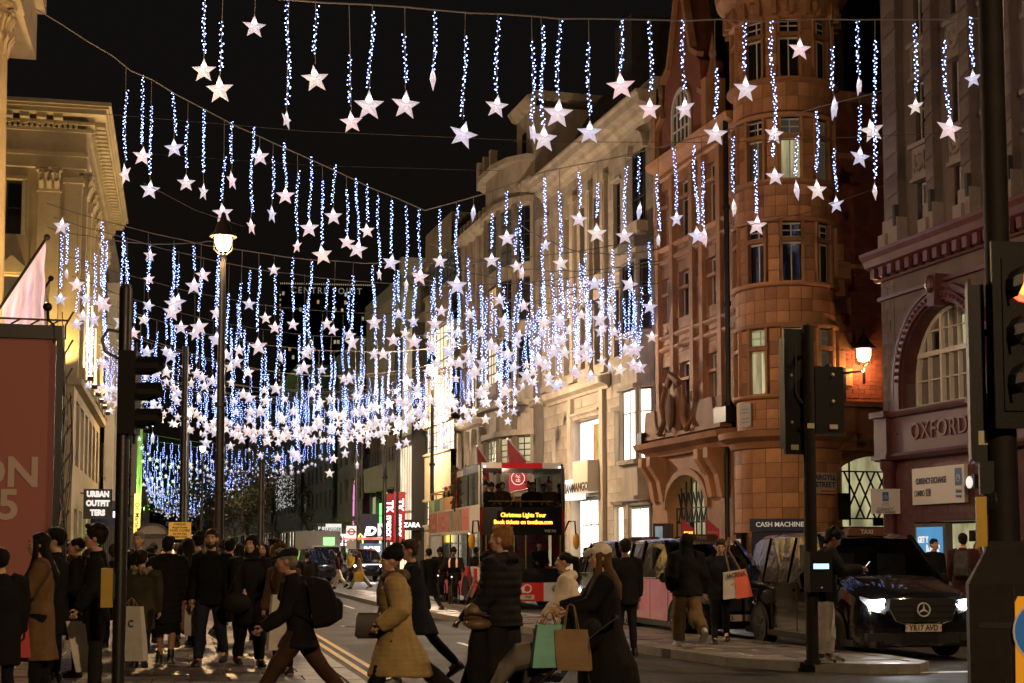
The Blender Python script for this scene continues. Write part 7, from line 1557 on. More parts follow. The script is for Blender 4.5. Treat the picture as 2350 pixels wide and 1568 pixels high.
# ---- purpose-built cabs
def cab(label, loc, rz, wrap, plate, lights_on, dark=False):
 S = thing('taxi_cab', label, 'taxi', loc, rz)
 secs = [section(*q) for q in (
     (0.0, .24, .55, .80, .90, .66, .70, .70, .60), (0.05, .22, .58, .92, 1.0, .82, .84, .82, .70), (0.18, .22, .6, 1.0, 1.07, .90, .91, .88, .76), (0.7, .22, .62, 1.05, 1.14, .935, .94, .92, .78), (1.05, .22, .62, 1.08, 1.18, .94, .945, .925, .80),
     (1.45, .22, .62, 1.10, 1.52, .94, .945, .925, .76), (1.78, .22, .62, 1.10, 1.76, .94, .945, .925, .73), (2.1, .22, .62, 1.10, 1.86, .94, .945, .925, .74), (3.0, .22, .62, 1.10, 1.89, .94, .945, .925, .75), (4.1, .22, .62, 1.10, 1.86, .94, .945, .925, .74), (4.5, .26, .62, 1.10, 1.77, .93, .935, .91, .70), (4.76, .30, .62, 1.08, 1.42, .90, .90, .87, .68), (4.86, .36, .62, .98, 1.08, .82, .84, .80, .62))]
 def pm(i, seg, left):
  if i in (4, 5) and seg in (5, 6): return ('windscreen', 'car_glass')
  if seg == 4 and 6 <= i <= 9: return ('side_window', 'cab_glass')
  if seg in (2, 3) and 4 <= i <= 10 and wrap: return ('wrap_panel', wrap)
 car_body(S, secs, pm, 'paint_black')
 mb = MB('paint_black')
 for s_ in (-1, 1):
  mb.bar((s_*0.93, 3.15, 1.1), (s_*0.755, 3.15, 1.86), 0.08, 0.04); mb.bar((s_*0.90, 1.08, 1.14), (s_*0.735, 1.98, 1.84), 0.08, 0.06)
  mb.bar((s_*0.93, 3.95, 1.1), (s_*0.75, 3.95, 1.84), 0.04, 0.03)
 mb.build('pillars', S)
 mb = MB('chrome'); [mb.tube([(s_*0.94, 2.0, 1.12), (s_*0.94, 4.45, 1.12), (s_*0.75, 4.1, 1.83), (s_*0.755, 2.2, 1.84)], 0.01, 5) for s_ in (-1, 1)]; mb.build('window_trim', S)
 for q in ((-1, .82), (-1, 3.8), (1, .82), (1, 3.8)): mb = MB('black_plastic'); arch(mb, q[0]*0.952, q[1], 0.42); mb.build('wheel_arch', S, fix=False)
 mb = MB('black_plastic'); mb.box(-0.955, 0.955, 0.3, 4.6, 0.2, 0.31); [mb.box(s_*0.95-0.003, s_*0.95+0.003, y, y+0.012, 0.33, 1.08) for s_ in (-1, 1) for y in (1.3, 2.35, 3.35)]; mb.build('sills', S)
 for s_ in (-1, 1):
  for y in (0.82, 3.8): wheel(S, s_*0.86, y, 0.34, 0.22, 'rim_grey', 12)
 mb = MB('rim_dark'); mb.prism([(-0.42, 0.96), (-0.36, 0.55), (0.36, 0.55), (0.42, 0.96)], -0.05, 0.08); [mb.box(-0.36+i*0.09, -0.35+i*0.09, -0.06, -0.04, 0.57, 0.93, 'chrome') for i in range(9)]; mb.build('grille', S)
 mb = MB('chrome'); mb.tube([(-0.42, -0.05, 0.97), (-0.36, -0.06, 0.54), (0.36, -0.06, 0.54), (0.42, -0.05, 0.97), (-0.42, -0.05, 0.97)], 0.012, 5); mb.build('grille_trim', S)
 mb = MB('plate_white'); mb.box(-0.27, 0.27, -0.07, -0.05, 0.36, 0.48); pl = mb.build('number_plate', S); text('lettering', plate, 0.115, 'ink_dark', pl, (-0.2, -0.073, 0.42), align='LEFT', bold=0.002)
 for s_ in (-1, 1):
  mb = MB('headlamp_glass'); mb.lathe([(0.15, 0.1), (0.15, 0.0), (0.1, -0.03), (0, -0.04)], (s_*0.66, -0.02, 0.82), 18, axis='y'); hl = mb.build('headlight', S, smooth=50)
  if (s_ > 0 and lights_on) or (dark and s_ < 0):
   mb = MB('headlight_warm'); mb.lathe([(0, -0.05), (0.085, -0.045), (0.1, -0.03)], (s_*0.66, -0.03, 0.83), 14, axis='y'); mb.build('beam_lens', hl)
   spotlight('headlight_beam', (s_*0.66, -0.12, 0.82), (s_*0.66, -10, -0.4), (1.0, 0.92, 0.8), 120, 60, 0.7, 0.05, S)
  mb = MB('paint_black'); mb.ell((s_*1.04, 1.25, 1.14), (0.11, 0.08, 0.1), 12, 8); mb.bar((s_*0.92, 1.28, 1.08), (s_*1.0, 1.26, 1.1), 0.05); mb.build('wing_mirror', S, smooth=60)
 mb = MB('taxi_orange'); mb.loft([[(-.36*k, 1.98, z), (.36*k, 1.98, z), (.36*k, 2.24, z), (-.36*k, 2.24, z)] for z, k in ((1.84, 1.0), (1.95, 0.97), (1.98, 0.8))]); tx = mb.build('taxi_sign', S); text('lettering', 'TAXI', 0.1, 'grey_ink', tx, (0, 1.975, 1.91), bold=0.003)
 mb = MB('seat_dark'); mb.box(-0.88, 0.88, 2.4, 2.55, 0.5, 1.72); mb.box(0.15, 0.65, 2.0, 2.15, 0.7, 1.6); mb.box(-0.88, 0.88, 1.1, 1.35, 0.9, 1.14); mb.build('interior', S)
 return S
T2 = cab('black cab with pink advertising wrap on its side and an L plate', (10.2, 26.3, 0), R_(1), 'paint_pink', 'L', True)
mat('wrap_pale', (0.62, 0.34, 0.42), 0.3, coat=0.5); mat('wrap_dark', (0.10, 0.07, 0.12), 0.4)
mb = MB('wrap_dark')
for s_ in (-1,): mb.add([(s_*0.9475, 3.05, .36), (s_*0.9475, 3.22, .36), (s_*0.9475, 3.3, .8), (s_*0.945, 3.22, 1.0), (s_*0.945, 3.12, 1.02), (s_*0.9475, 3.0, .8)], [tuple(range(6))]); mb.add([(s_*0.9478, 1.6, .34), (s_*0.9478, 3.3, .34), (s_*0.9478, 3.3, .46), (s_*0.9478, 1.6, .46)], [(0, 1, 2, 3)], 'wrap_pale')
for k, z in enumerate((0.95, 0.8, 0.72)): mb.box(-0.9485, -0.9465, 3.95+k*0.02, 4.25, z, z+0.05, 'sign_panel')
mb.build('wrap_print', T2, fix=False)
cab('plain black cab with one glowing headlight behind the pink cab', (10.75, 31.6, 0), R_(1), None, 'LD', True)
# ---- open-top tour bus
mat('bus_white', (0.74, 0.71, 0.74), 0.3, coat=0.4, var=0.06, vscale=2); mat('bus_red', (0.62, 0.025, 0.028), 0.3, coat=0.4); mat('bus_blue', (0.025, 0.05, 0.19), 0.3, coat=0.4); mat('bus_black', (0.01, 0.01, 0.012), 0.15, coat=0.6); mat('bus_coral', (0.66, 0.12, 0.095), 0.35); mat('bus_rose', (0.70, 0.17, 0.18), 0.35); mat('bus_photo', (0.35, 0.24, 0.17), 0.4, var=0.7, vscale=1.6); mat('grab_yellow', (0.55, 0.36, 0.03), 0.4); mat('mirror_yellow', (0.60, 0.30, 0.02), 0.4); mat('print_pale', (0.62, 0.35, 0.30), 0.5)
BL = 9.9; BS = thing('tour_bus', 'red white and blue open top tour bus with amber Christmas Lights Tour display', 'bus', (9.68, 41.9, 0), R_(-1))
hw = 1.25
sideops = [(0.15, 1.55, 1.2, 2.18), (2.2, 6.9, 1.2, 2.18), (7.1, 9.5, 1.2, 2.18), (0.25, 3.9, 2.98, 3.92)]
def bus_side(sgn):
 mb = MB('bus_white'); X = sgn*hw
 def q(y0, y1, z0, z1, m='bus_white', o=0.0):
  x = X + sgn*o; mb.quad((x, y0, z0), (x, y1, z0), (x, y1, z1), (x, y0, z1), m)
 zs = [0.3, 1.2, 2.18, 2.98]; ys = [0, 0.15, 1.55, 2.2, 6.9, 7.1, BL]
 for a, b in zip(ys[:-1], ys[1:]):
  for c, d in zip(zs[:-1], zs[1:]):
   if c == 1.2 and any(o[0] <= a and b <= o[1] for o in sideops): continue
   q(a, b, c, d, 'bus_red' if (c == 0.3 and a >= 1.55) else 'bus_white')
 q(BL-0.4, BL, 1.2, 2.18)
 q(0, 0.25, 2.98, 4.1, 'bus_white'); q(3.9, 4.25, 2.98, 4.1, 'bus_red'); q(0.25, 3.9, 3.92, 4.1, 'bus_blue'); q(2.8, 3.9, 3.92, 4.1, 'bus_white', 0.003)
 q(4.25, BL, 2.98, 3.38, 'bus_red'); q(6.6, 7.4, 2.98, 3.38, 'bus_white', 0.003); q(7.4, 8.6, 2.98, 3.38, 'bus_blue', 0.003); q(8.6, 9.2, 2.98, 3.38, 'bus_white', 0.003); q(0.35, 1.0, 0.3, 1.15, 'bus_red', 0.003); q(1.0, 1.5, 0.3, 0.9, 'stone_joint', 0.003)
 return mb.build('side_panel', BS, fix=False)
for sgn in (-1, 1):
 bus_side(sgn)
 for o in sideops:
  mb = MB('bus_glass' if o[2] > 2.5 else 'bus_glass'); X = sgn*(hw-0.02); mb.quad((X, o[0], o[2]), (X, o[1], o[2]), (X, o[1], o[3]), (X, o[0], o[3])); w = mb.build('side_window', BS, fix=False)
  mb = MB('bus_black'); n = max(1, int((o[1]-o[0])/1.5))
  for i in range(n+1): y = o[0]+(o[1]-o[0])*i/n; mb.box(X-0.02, X+0.02, y-0.04, y+0.04, o[2], o[3])
  mb.box(X-0.02, X+0.02, o[0], o[1], o[3]-0.03, o[3]+0.02); mb.box(X-0.015, X+0.015, o[0], o[1], o[2]+(o[3]-o[2])*0.68, o[2]+(o[3]-o[2])*0.71) if o[0] > 2 else None; mb.build('window_bars', w)
mb = MB('bus_coral'); X = -hw-0.006                          # advertising panels on the near side
for y0, y1, m in ((1.7, 3.0, 'bus_rose'), (3.0, 3.9, 'bus_photo'), (3.9, 5.6, 'bus_photo'), (5.6, 7.8, 'bus_rose'), (7.8, 9.85, 'bus_coral')): mb.quad((X, y0, 2.26), (X, y1, 2.26), (X, y1, 2.92), (X, y0, 2.92), m)
ad = mb.build('advert_panel', BS, fix=False); mb = MB('bus_white'); [mb.box(X-0.01, X, 1.66, 7.84, z, z+0.03) for z in (2.23, 2.92)]; [mb.box(X-0.01, X, y, y+0.04, 2.23, 2.95) for y in (1.66, 7.8)]; mb.build('advert_frame', ad)
RL = (R_(90), 0, R_(-90))
for s, y, z, h in (('from', 6.7, 2.75, 0.2), ('£35pp', 6.7, 2.5, 0.26), ('BIG', 8.8, 2.75, 0.26), ('TOURS', 8.8, 2.45, 0.26), ('hop on', 2.35, 2.68, 0.14)): text('lettering', s, h, 'print_pale', ad, (X-0.012, y, z), RL, bold=0.006)
# front
mb = MB('bus_white'); F = [(-hw, 0.18), (-hw+0.08, 0.04), (-0.6, -0.05), (0.6, -0.05), (hw-0.08, 0.04), (hw, 0.18)]
def front_band(z0, z1, ms, lean0=0.0, lean1=0.0):
 for i, (a, b) in enumerate(zip(F[:-1], F[1:])): mb.quad((a[0], a[1]+lean0, z0), (b[0], b[1]+lean0, z0), (b[0], b[1]+lean1, z1), (a[0], a[1]+lean1, z1), ms[i])
front_band(0.22, 0.75, ['bus_blue', 'bus_blue', 'bus_red', 'bus_white', 'bus_white']); front_band(0.75, 1.0, ['bus_red', 'bus_black', 'bus_black', 'bus_black', 'bus_red']); front_band(2.1, 2.9, ['bus_red', 'bus_black', 'bus_black', 'bus_black', 'bus_red']); front_band(4.02, 4.18, ['bus_blue', 'bus_white', 'bus_red', 'bus_white', 'bus_blue'], 0.1, 0.16)
for i in (0, 4):
 a, b = F[i], F[i+1]; mb.quad((a[0], a[1], 1.0), (b[0], b[1], 1.0), (b[0], b[1], 2.1), (a[0], a[1], 2.1), 'bus_white'); mb.quad((a[0], a[1], 2.9), (b[0], b[1], 2.9), (b[0], b[1]+0.1, 4.02), (a[0], a[1]+0.1, 4.02), 'bus_white' if i == 0 else 'bus_blue')
mb.box(-hw+0.02, hw-0.02, 0.2, 4.2, 4.1, 4.16, 'bus_blue'); mb.box(-hw+0.05, hw-0.05, 0.15, BL-0.05, 2.3, 2.36, 'bus_black'); mb.box(-hw, hw, BL-0.05, BL, 0.3, 3.3, 'bus_red'); mb.box(-hw+0.05, hw-0.05, 0.4, BL, 0.3, 0.36, 'bus_black'); mb.build('body', BS, fix=False)
for z0, z1, nm, l0, l1 in ((1.0, 2.1, 'lower_windscreen', 0, 0), (2.9, 4.02, 'upper_windscreen', 0, 0.1)):
 mb = MB('bus_glass')
 for a, b in zip(F[1:-2], F[2:-1]): mb.quad((a[0], a[1]+l0, z0), (b[0], b[1]+l0, z0), (b[0], b[1]+l1, z1), (a[0], a[1]+l1, z1))
 w = mb.build(nm, BS, fix=False); mb = MB('bus_black'); [mb.bar((x, y+l0-0.01, z0), (x, y+l1-0.01, z1), 0.05) for x, y in (F[1], F[4])]; mb.build('seal', w)
d_ = MB('bus_black'); d_.box(-0.75, 0.75, -0.08, -0.05, 2.36, 2.78); dp = d_.build('destination_display', BS)
text('lettering', 'Christmas Lights Tour', 0.165, 'amber_led', dp, (0.0, -0.085, 2.67), bold=0.004, sx=0.88); text('lettering', 'Book tickets on tootbus.com', 0.165, 'amber_led', dp, (0.0, -0.085, 2.47), bold=0.004, sx=0.88)
text('lettering', 'VXE 731', 0.1, 'label_pale', BS, (0.8, -0.05, 2.22), (R_(90), 0, R_(5)), bold=0.002)
text('lettering', 'toot', 0.3, 'bus_white', BS, (-0.22, -0.06, 0.56), bold=0.012); mb = MB('bus_white'); mb.lathe([(0.09, 0), (0.13, 0), (0.13, 0.012), (0.09, 0.012)], (0.12, -0.075, 0.58), 22, axis='y'); mb.build('emblem', BS)
mb = MB('plate_white'); mb.box(-0.12, 0.32, -0.075, -0.055, 0.27, 0.4); pl = mb.build('number_plate', BS); text('lettering', 'LJ05 TVP'[-3:], 0.11, 'ink_dark', pl, (0.14, -0.078, 0.335), bold=0.002)
for s_ in (-1, 1):
 mb = MB('headlamp_glass'); mb.ell((s_*1.0, 0.0, 0.58), (0.17, 0.06, 0.12), 14, 8); hl = mb.build('headlight', BS, smooth=60); mb = MB('headlight'); mb.ell((s_*1.08, -0.05, 0.58), (0.055, 0.03, 0.055), 12, 6); mb.build('beam_lens', hl)
 spotlight('headlight_beam', (s_*1.0, -0.15, 0.58), (s_*1.0, -12, -0.5), (1, 0.95, 0.88), 220, 60, 0.7, 0.05, BS)
 mb = MB('mirror_yellow'); mb.ell((s_*1.52, -0.22, 1.93), (0.1, 0.07, 0.24), 12, 8); mr = mb.build('mirror', BS, smooth=60); mb = MB('bus_black'); mb.tube([(s_*1.25, 0.1, 2.2), (s_*1.32, -0.15, 2.5), (s_*1.48, -0.22, 2.5), (s_*1.52, -0.24, 1.95)], 0.025, 6); mb.build('arm', mr)
 mb = MB('sign_blue'); mb.ell((s_*1.1, 0.05, 4.06), (0.04, 0.03, 0.03), 8, 5, 'sign_white'); mb.build('marker_lamp', BS)
 for y in (2.3, 7.4): wheel(BS, s_*1.1, y, 0.48, 0.28, 'rim_grey', 8)
for q in ((-1, 2.3), (-1, 7.4), (1, 2.3), (1, 7.4)): mb = MB('black_plastic'); arch(mb, q[0]*1.256, q[1], 0.58); mb.build('wheel_arch', BS, fix=False)
mb = MB('grab_yellow'); [mb.tube([(-0.95, 0.3, 3.08), (0.95, 0.3, 3.08)], 0.022, 6), mb.tube([(0, 0.3, 2.4), (0, 0.3, 3.08)], 0.02, 6)]; [mb.tube([(x, y, 0.4), (x, y, 2.3)], 0.02, 6) for x in (-0.4, 0.5) for y in (1.9, 3.6)]; [mb.tube([(s_*1.2, 4.3, 3.62), (s_*1.2, BL-0.1, 3.62)], 0.025, 6) for s_ in (-1, 1)]; mb.tube([(-1.2, BL-0.08, 3.62), (1.2, BL-0.08, 3.62)], 0.025, 6); [mb.tube([(s_*1.2, y, 3.3), (s_*1.2, y, 3.62)], 0.02, 6) for s_ in (-1, 1) for y in (5.5, 7, 8.5, 9.8)]; mb.build('handrails', BS, smooth=60)
mb = MB('seat_dark'); [mb.box(x-0.45, x+0.45, y+0.35, y+0.45, 2.36, 3.15) or mb.box(x-0.45, x+0.45, y, y+0.4, 2.7, 2.8) for x in (-0.7, 0.7) for y in (0.8, 1.7, 2.6, 5.2, 6.2, 7.2, 8.2)]; [mb.box(x-0.45, x+0.45, y, y+0.1, 0.4, 1.5) for x in (-0.7, 0.7) for y in (3.6, 4.7, 5.8)]; mb.box(-1.1, 1.1, 0.2, 0.55, 0.4, 1.15); mb.build('seats', BS)
mb = MB('lit_white'); mb.box(-0.2, 0.2, 0.5, 8.5, 2.22, 2.25); mb.build('ceiling_light', BS)
mb = MB('leaf_dark')
for i in range(240): a = rng.random(); c = Vector((-1.25+2.5*rng.random() if i % 3 == 0 else -1.27, 4.2+rng.uniform(-.1, .1), 3.0+1.2*a if i % 3 else 4.2)) + Vector((rng.uniform(-.1, .1), rng.uniform(-.12, .12), rng.uniform(-.1, .1))); mb.obox(c, (0.14, 0.03, 0.05), (rng.uniform(0, 6), rng.uniform(0, 6), rng.uniform(0, 6)))
mb.build('garland', BS, fix=False)['kind'] = 'stuff'
# ---- distant traffic
def far_car(label, loc, rz, kind, m, lit):
 S = thing('parked_car' if kind == 'p' else 'car', label, 'car', loc, rz)
 secs = [section(*q) for q in ((0.0, .3, .6, .8, .9, .75, .8, .78, .7), (0.1, .28, .6, .95, 1.02, .92, .95, .92, .8), (0.9, .28, .65, 1.05, 1.12, .96, .98, .95, .82), (1.15, .28, .65, 1.06, 1.16, .96, .98, .95, .82), (1.9, .28, .65, 1.08, 1.68, .96, .98, .95, .72), (2.4, .28, .65, 1.08, 1.76, .96, .98, .95, .74), (4.0, .28, .65, 1.1, 1.74, .96, .98, .94, .73), (4.6, .34, .65, 1.08, 1.3, .92, .93, .9, .7), (4.75, .4, .65, 1.0, 1.1, .85, .87, .85, .66))]
 car_body(S, secs, lambda i, s, l: ('windscreen', 'glass_dark') if i == 3 and s in (5, 6) else (('side_window', 'glass_dark') if s == 4 and 4 <= i <= 6 else None), m)
 for s_ in (-1, 1):
  for y in (0.9, 3.75): wheel(S, s_*0.88, y, 0.36, 0.22)
 if lit:
  mb = MB('headlight'); [mb.box(s_*0.72-0.17, s_*0.72+0.17, -0.03, 0.05, 0.8, 0.88) for s_ in (-1, 1)]; mb.build('headlight', S); mb = MB('sign_white'); mb.box(-0.8, 0.8, -0.035, 0.0, 0.90, 0.94); mb.build('light_bar', S)
  spotlight('headlight_beam', (0, -0.15, 0.8), (0, -12, -0.6), (0.92, 0.95, 1), 350, 80, 0.7, 0.1, S)
 return S
p = spot(850, 82); far_car('dark grey car with a bright white light bar approaching behind the yellow bag walker', p, R_(2), 'c', 'paint_black', True)
p = spot(757, 78); far_car('dark car in the distance behind the white trousers pedestrian', p, R_(8), 'c', 'paint_black', False)
S = thing('box_van', 'pale grey box van with green panel far down the street', 'van', spot(752, 92), R_(5)); mb = MB('stone_far'); mat('van_grey', (0.30, 0.29, 0.30), 0.5); mb = MB('van_grey'); mb.box(-1.1, 1.1, 1.5, 5.5, 0.6, 2.9); mb.build('box', S); mb = MB('van_grey'); mb.loft([[(-.95, 0, .5), (.95, 0, .5), (.95, 1.5, .5), (-.95, 1.5, .5)], [(-.95, 0, 1.2), (.95, 0, 1.2), (.95, 1.5, 1.2), (-.95, 1.5, 1.2)], [(-.85, .5, 2.0), (.85, .5, 2.0), (.85, 1.5, 2.0), (-.85, 1.5, 2.0)]]); mb.build('cab', S); mb = MB('glass_dark'); mb.quad((-.8, 0.06, 1.28), (.8, 0.06, 1.28), (.78, 0.42, 1.9), (-.78, 0.42, 1.9)); mb.build('windscreen', S, fix=False); mb = MB('sign_green'); mb.box(0.0, 0.7, 1.44, 1.5, 1.9, 2.5); mb.build('panel', S)
[wheel(S, s_*0.9, y, 0.36) for s_ in (-1, 1) for y in (0.8, 4.4)]
# ================================================================== PEOPLE
JOBS = []
def cloth(name, c, rough=0.85, var=0.25, vs=6, bump=0.3, bs=90):
 if name not in MATS: mat(name, c, rough, var=var, vscale=vs, bump=bump, bscale=bs, spec=0.12)
 return name
for n_, c_ in (('skin_fair', (0.50, 0.29, 0.20)), ('skin_tan', (0.40, 0.225, 0.15)), ('skin_brown', (0.17, 0.085, 0.05))): mat(n_, c_, 0.5, var=0.12, vscale=9)
for n_, c_ in (('hair_black', (0.010, 0.008, 0.007)), ('hair_dark', (0.022, 0.013, 0.009)), ('hair_brown', (0.06, 0.032, 0.017)), ('hair_ginger', (0.36, 0.17, 0.065)), ('hair_grey', (0.26, 0.23, 0.2)), ('hair_light', (0.14, 0.075, 0.035))): mat(n_, c_, 0.6, var=0.4, vscale=30, stretch=(4, 4, 0.5), bump=0.8, bscale=110, spec=0.2)
mat('eye_white', (0.5, 0.48, 0.45), 0.25); mat('eye_dark', (0.01, 0.008, 0.006), 0.2); mat('lip', (0.28, 0.09, 0.075), 0.45); mat('shoe_black', (0.012, 0.011, 0.011), 0.4); mat('shoe_white', (0.45, 0.43, 0.4), 0.6); mat('sole', (0.25, 0.24, 0.22), 0.7)
def ring(c, T, F_, rx, ry, n=14):
 S_ = F_.cross(T).normalized() if abs(F_.dot(T)) < 0.99 else Vector((1, 0, 0)); Fp = T.cross(S_).normalized()*1.0
 return [c + S_*(rx*math.cos(2*math.pi*i/n)) + Fp*(ry*math.sin(2*math.pi*i/n)) for i in range(n)]
def blob(name, mb, parent, m, voxel, smooth=2, wr=0.0, wk=(9, 9, 5), ridge=0.0, ridge_k=0.09, extra=None, seed=0):
 me = mb.mesh(name); me.materials.clear(); me.materials.append(MATS[m]); o = link(name, me, parent)
 md = o.modifiers.new('r', 'REMESH'); md.mode = 'VOXEL'; md.voxel_size = voxel; md.use_smooth_shade = True
 if smooth: sm = o.modifiers.new('s', 'SMOOTH'); sm.factor = 0.5; sm.iterations = smooth
 JOBS.append((o, wr, wk, ridge, ridge_k, extra, seed)); return o
def run_jobs():
 bpy.context.view_layer.update(); dg = bpy.context.evaluated_depsgraph_get(); res = []
 for j in JOBS: res.append(bpy.data.meshes.new_from_object(j[0].evaluated_get(dg)))
 for (o, wr, wk, ridge, rk, extra, seed), me in zip(JOBS, res):
  o.modifiers.clear(); old = o.data; n = len(me.vertices); co = np.empty(n*3); me.vertices.foreach_get('co', co); co = co.reshape(-1, 3)
  if wr or ridge:
   no = np.empty(n*3); me.vertices.foreach_get('normal', no); no = no.reshape(-1, 3); r = np.random.RandomState(seed+11); d = np.zeros(n)
   for k in range(7): kv = r.uniform(-1, 1, 3)*np.array(wk)*(1+k*0.45); d += np.sin(co @ kv + r.uniform(0, 6.28) + 0.8*np.sin(co[:, 2]*r.uniform(4, 9)))/(1+k*0.35)
   co = co + no*(d*wr/2.2)[:, None]
   if ridge: co = co + no*((np.abs(np.sin(co[:, 2]*math.pi/rk))-0.6)*ridge)[:, None]
   me.vertices.foreach_set('co', co.ravel())
  if extra is not None and extra.f:
   vs = [tuple(p) for p in co]; fs = [tuple(p.vertices) for p in me.polygons]; k = len(vs); names = [me.materials[0].name]; mi = [0]*len(fs)
   for f, i in zip(extra.f, extra.mi):
    nm = extra.names[i]
    if nm not in names: names.append(nm)
    fs.append(tuple(k+q for q in f)); mi.append(names.index(nm))
   vs += [tuple(p) for p in extra.v]; m2 = bpy.data.meshes.new(o.name); m2.from_pydata(vs, [], fs)
   for q in names: m2.materials.append(MATS[q])
   m2.polygons.foreach_set('material_index', mi); me = m2
  me.polygons.foreach_set('use_smooth', [True]*len(me.polygons)); me.update(); o.data = me; bpy.data.meshes.remove(old)
 JOBS.clear()
CAMF = -12.6
n_person = 0
def person(label, x, d, phi, h=1.74, z=None, legs=((0, 0), (0, 0)), arms=((5, 6, 12), (5, 6, 12)), lean=0, head=(0, 0), skin='skin_fair', hair=('short', 'hair_dark'), top=('jacket', 'black', {}), legsw=('black', {}), shoe='shoe_black', hat=None, detail=1, group=None, loc=None, build=1.05, scarf=None, glasses=False, beard=None, no_legs=False):
 """pose: legs (thigh forward, knee bend), arms (forward, out, elbow bend[, inward]) for left then right, degrees; phi 0 = back to the camera, 90 = facing picture left, 180 = facing the camera"""
 global n_person; n_person += 1; k = h/1.75
 p = loc if loc is not None else spot(x, d)
 if z is None: z = 0.108 if p.x < 2.2 else (0.12 if inside((p.x, p.y), IS) else 0.0)
 if loc is None: p.z = z
 S = thing('person', label, 'person', p, R_(CAMF+phi), group)
 vox = (0.0125, 0.019, 0.03)[min(detail, 3)-1]
 ln = R_(lean); T = Vector((0, math.sin(ln), math.cos(ln))); Fv = Vector((0, math.cos(ln), -math.sin(ln)))
 hips, knees, ank = [], [], []
 for s_, (a, b) in zip((-1, 1), legs):
  a_ = R_(a); b_ = R_(a-b); hp = Vector((s_*0.092, 0, -0.02)); kn = hp + Vector((s_*0.01, math.sin(a_), -math.cos(a_)))*0.42; an = kn + Vector((0, math.sin(b_), -math.cos(b_)))*0.41; hips.append(hp); knees.append(kn); ank.append(an)
 pz = -min(q.z for q in ank)+0.085; P0 = Vector((0, 0, pz)); U = lambda v: (v+P0)*k
 hips = [U(q) for q in hips]; knees = [U(q) for q in knees]; ank = [U(q) for q in ank]
 tp = lambda t, f=0.0, sx=0.0: U(T*t + Fv*f + Vector((sx, 0, 0)))
 sh, el, wr_, hd = [], [], [], []
 for s_, A in zip((-1, 1), arms):
  f, o_, e = A[:3]; inn = A[3] if len(A) > 3 else 0; a = R_(f)+ln*0.4; b = R_(o_); s0 = tp(0.47, 0, s_*0.175*build); d1 = Vector((s_*math.sin(b), math.sin(a)*math.cos(b), -math.cos(a)*math.cos(b))); e0 = s0+d1*0.285*k
  a2 = a+R_(e); b2 = b-R_(inn); d2 = Vector((s_*math.sin(b2), math.sin(a2)*math.cos(b2), -math.cos(a2)*math.cos(b2))).normalized(); w0 = e0+d2*0.245*k; sh.append(s0); el.append(e0); wr_.append(w0); hd.append(d2)
 hy, hp_ = R_(head[0]), R_(head[1]); Hm = Matrix.Rotation(hy, 3, 'Z') @ Matrix.Rotation(-hp_-ln*0.3, 3, 'X'); nb = tp(0.535); hc = tp(0.60, 0.015) + Hm @ Vector((0, 0.012, 0.105))*k
 HL = lambda x_, y_, z_: hc + Hm @ Vector((x_, y_, z_))*k
 E_ = Hm.to_euler()
 def hell(mb, c, r, m=None, nu=14, nv=9): mb.ell(HL(*c), tuple(q*k for q in r), nu, nv, m, E_)
 # -- body: one continuous skin from head to feet
 mb = MB(skin)
 mb.loft([ring(tp(t, f), T, Vector((0, 1, 0)), rx*k*build, ry*k) for t, f, rx, ry in ((-0.08, -0.005, 0.10, 0.085), (0.0, 0, 0.145, 0.10), (0.15, 0, 0.125, 0.088), (0.32, 0.005, 0.15, 0.105), (0.43, 0, 0.16, 0.09), (0.49, -0.005, 0.12, 0.07), (0.53, 0, 0.062, 0.062))])
 mb.tube([tp(0.48), nb, tp(0.58, 0.01) + Vector((0, 0, 0.02))], [0.062*k, 0.056*k, 0.056*k], 12)
 hell(mb, (0, -0.012, 0.022), (0.076, 0.096, 0.094)); hell(mb, (0, 0.03, -0.03), (0.063, 0.066, 0.082)); hell(mb, (0, 0.05, -0.083), (0.042, 0.042, 0.035)); hell(mb, (0, 0.077, 0.03), (0.05, 0.018, 0.014))
 for s_ in (-1, 1): hell(mb, (s_*0.036, 0.062, -0.025), (0.026, 0.026, 0.026)); hell(mb, (s_*0.077, -0.005, -0.012), (0.014, 0.024, 0.034))
 mb.tube([HL(0, 0.083, 0.02), HL(0, 0.10, -0.01), HL(0, 0.112, -0.03), HL(0, 0.088, -0.04)], [0.011*k, 0.012*k, 0.016*k, 0.013*k], 8)
 hell(mb, (0, 0.083, -0.068), (0.025, 0.014, 0.012))
 ex = MB(skin)
 for i, s_ in enumerate((-1, 1)):
  mb.tube([hips[i]*0.98+P0*0.02*k, hips[i].lerp(knees[i], 0.4), knees[i], knees[i].lerp(ank[i], 0.35), ank[i]], [0.088*k, 0.078*k, 0.054*k, 0.052*k, 0.036*k], 12); mb.tube([ank[i], ank[i]+Vector((0, 0.1, -0.05))*k], [0.04*k, 0.03*k], 8)
  mb.tube([sh[i]-Vector((s_*0.03, 0, 0)), sh[i], sh[i].lerp(el[i], 0.5), el[i], el[i].lerp(wr_[i], 0.4), wr_[i]], [0.05*k, 0.052*k, 0.045*k, 0.038*k, 0.036*k, 0.026*k], 10)
  d2 = hd[i]; n_ = Vector((-s_, 0, 0)); n_ = (n_-d2*n_.dot(d2)).normalized(); w = d2.cross(n_).normalized(); w = w if w.dot(Vector((0, 1, 0))) >= 0 else -w
  mb.tube([wr_[i], wr_[i]+d2*0.03*k, wr_[i]+d2*0.085*k], [0.026*k, 0.036*k, 0.036*k], 10, flat=0.55)
  mb.obox(wr_[i]+d2*0.05*k, (0.001, 0.001, 0.001))
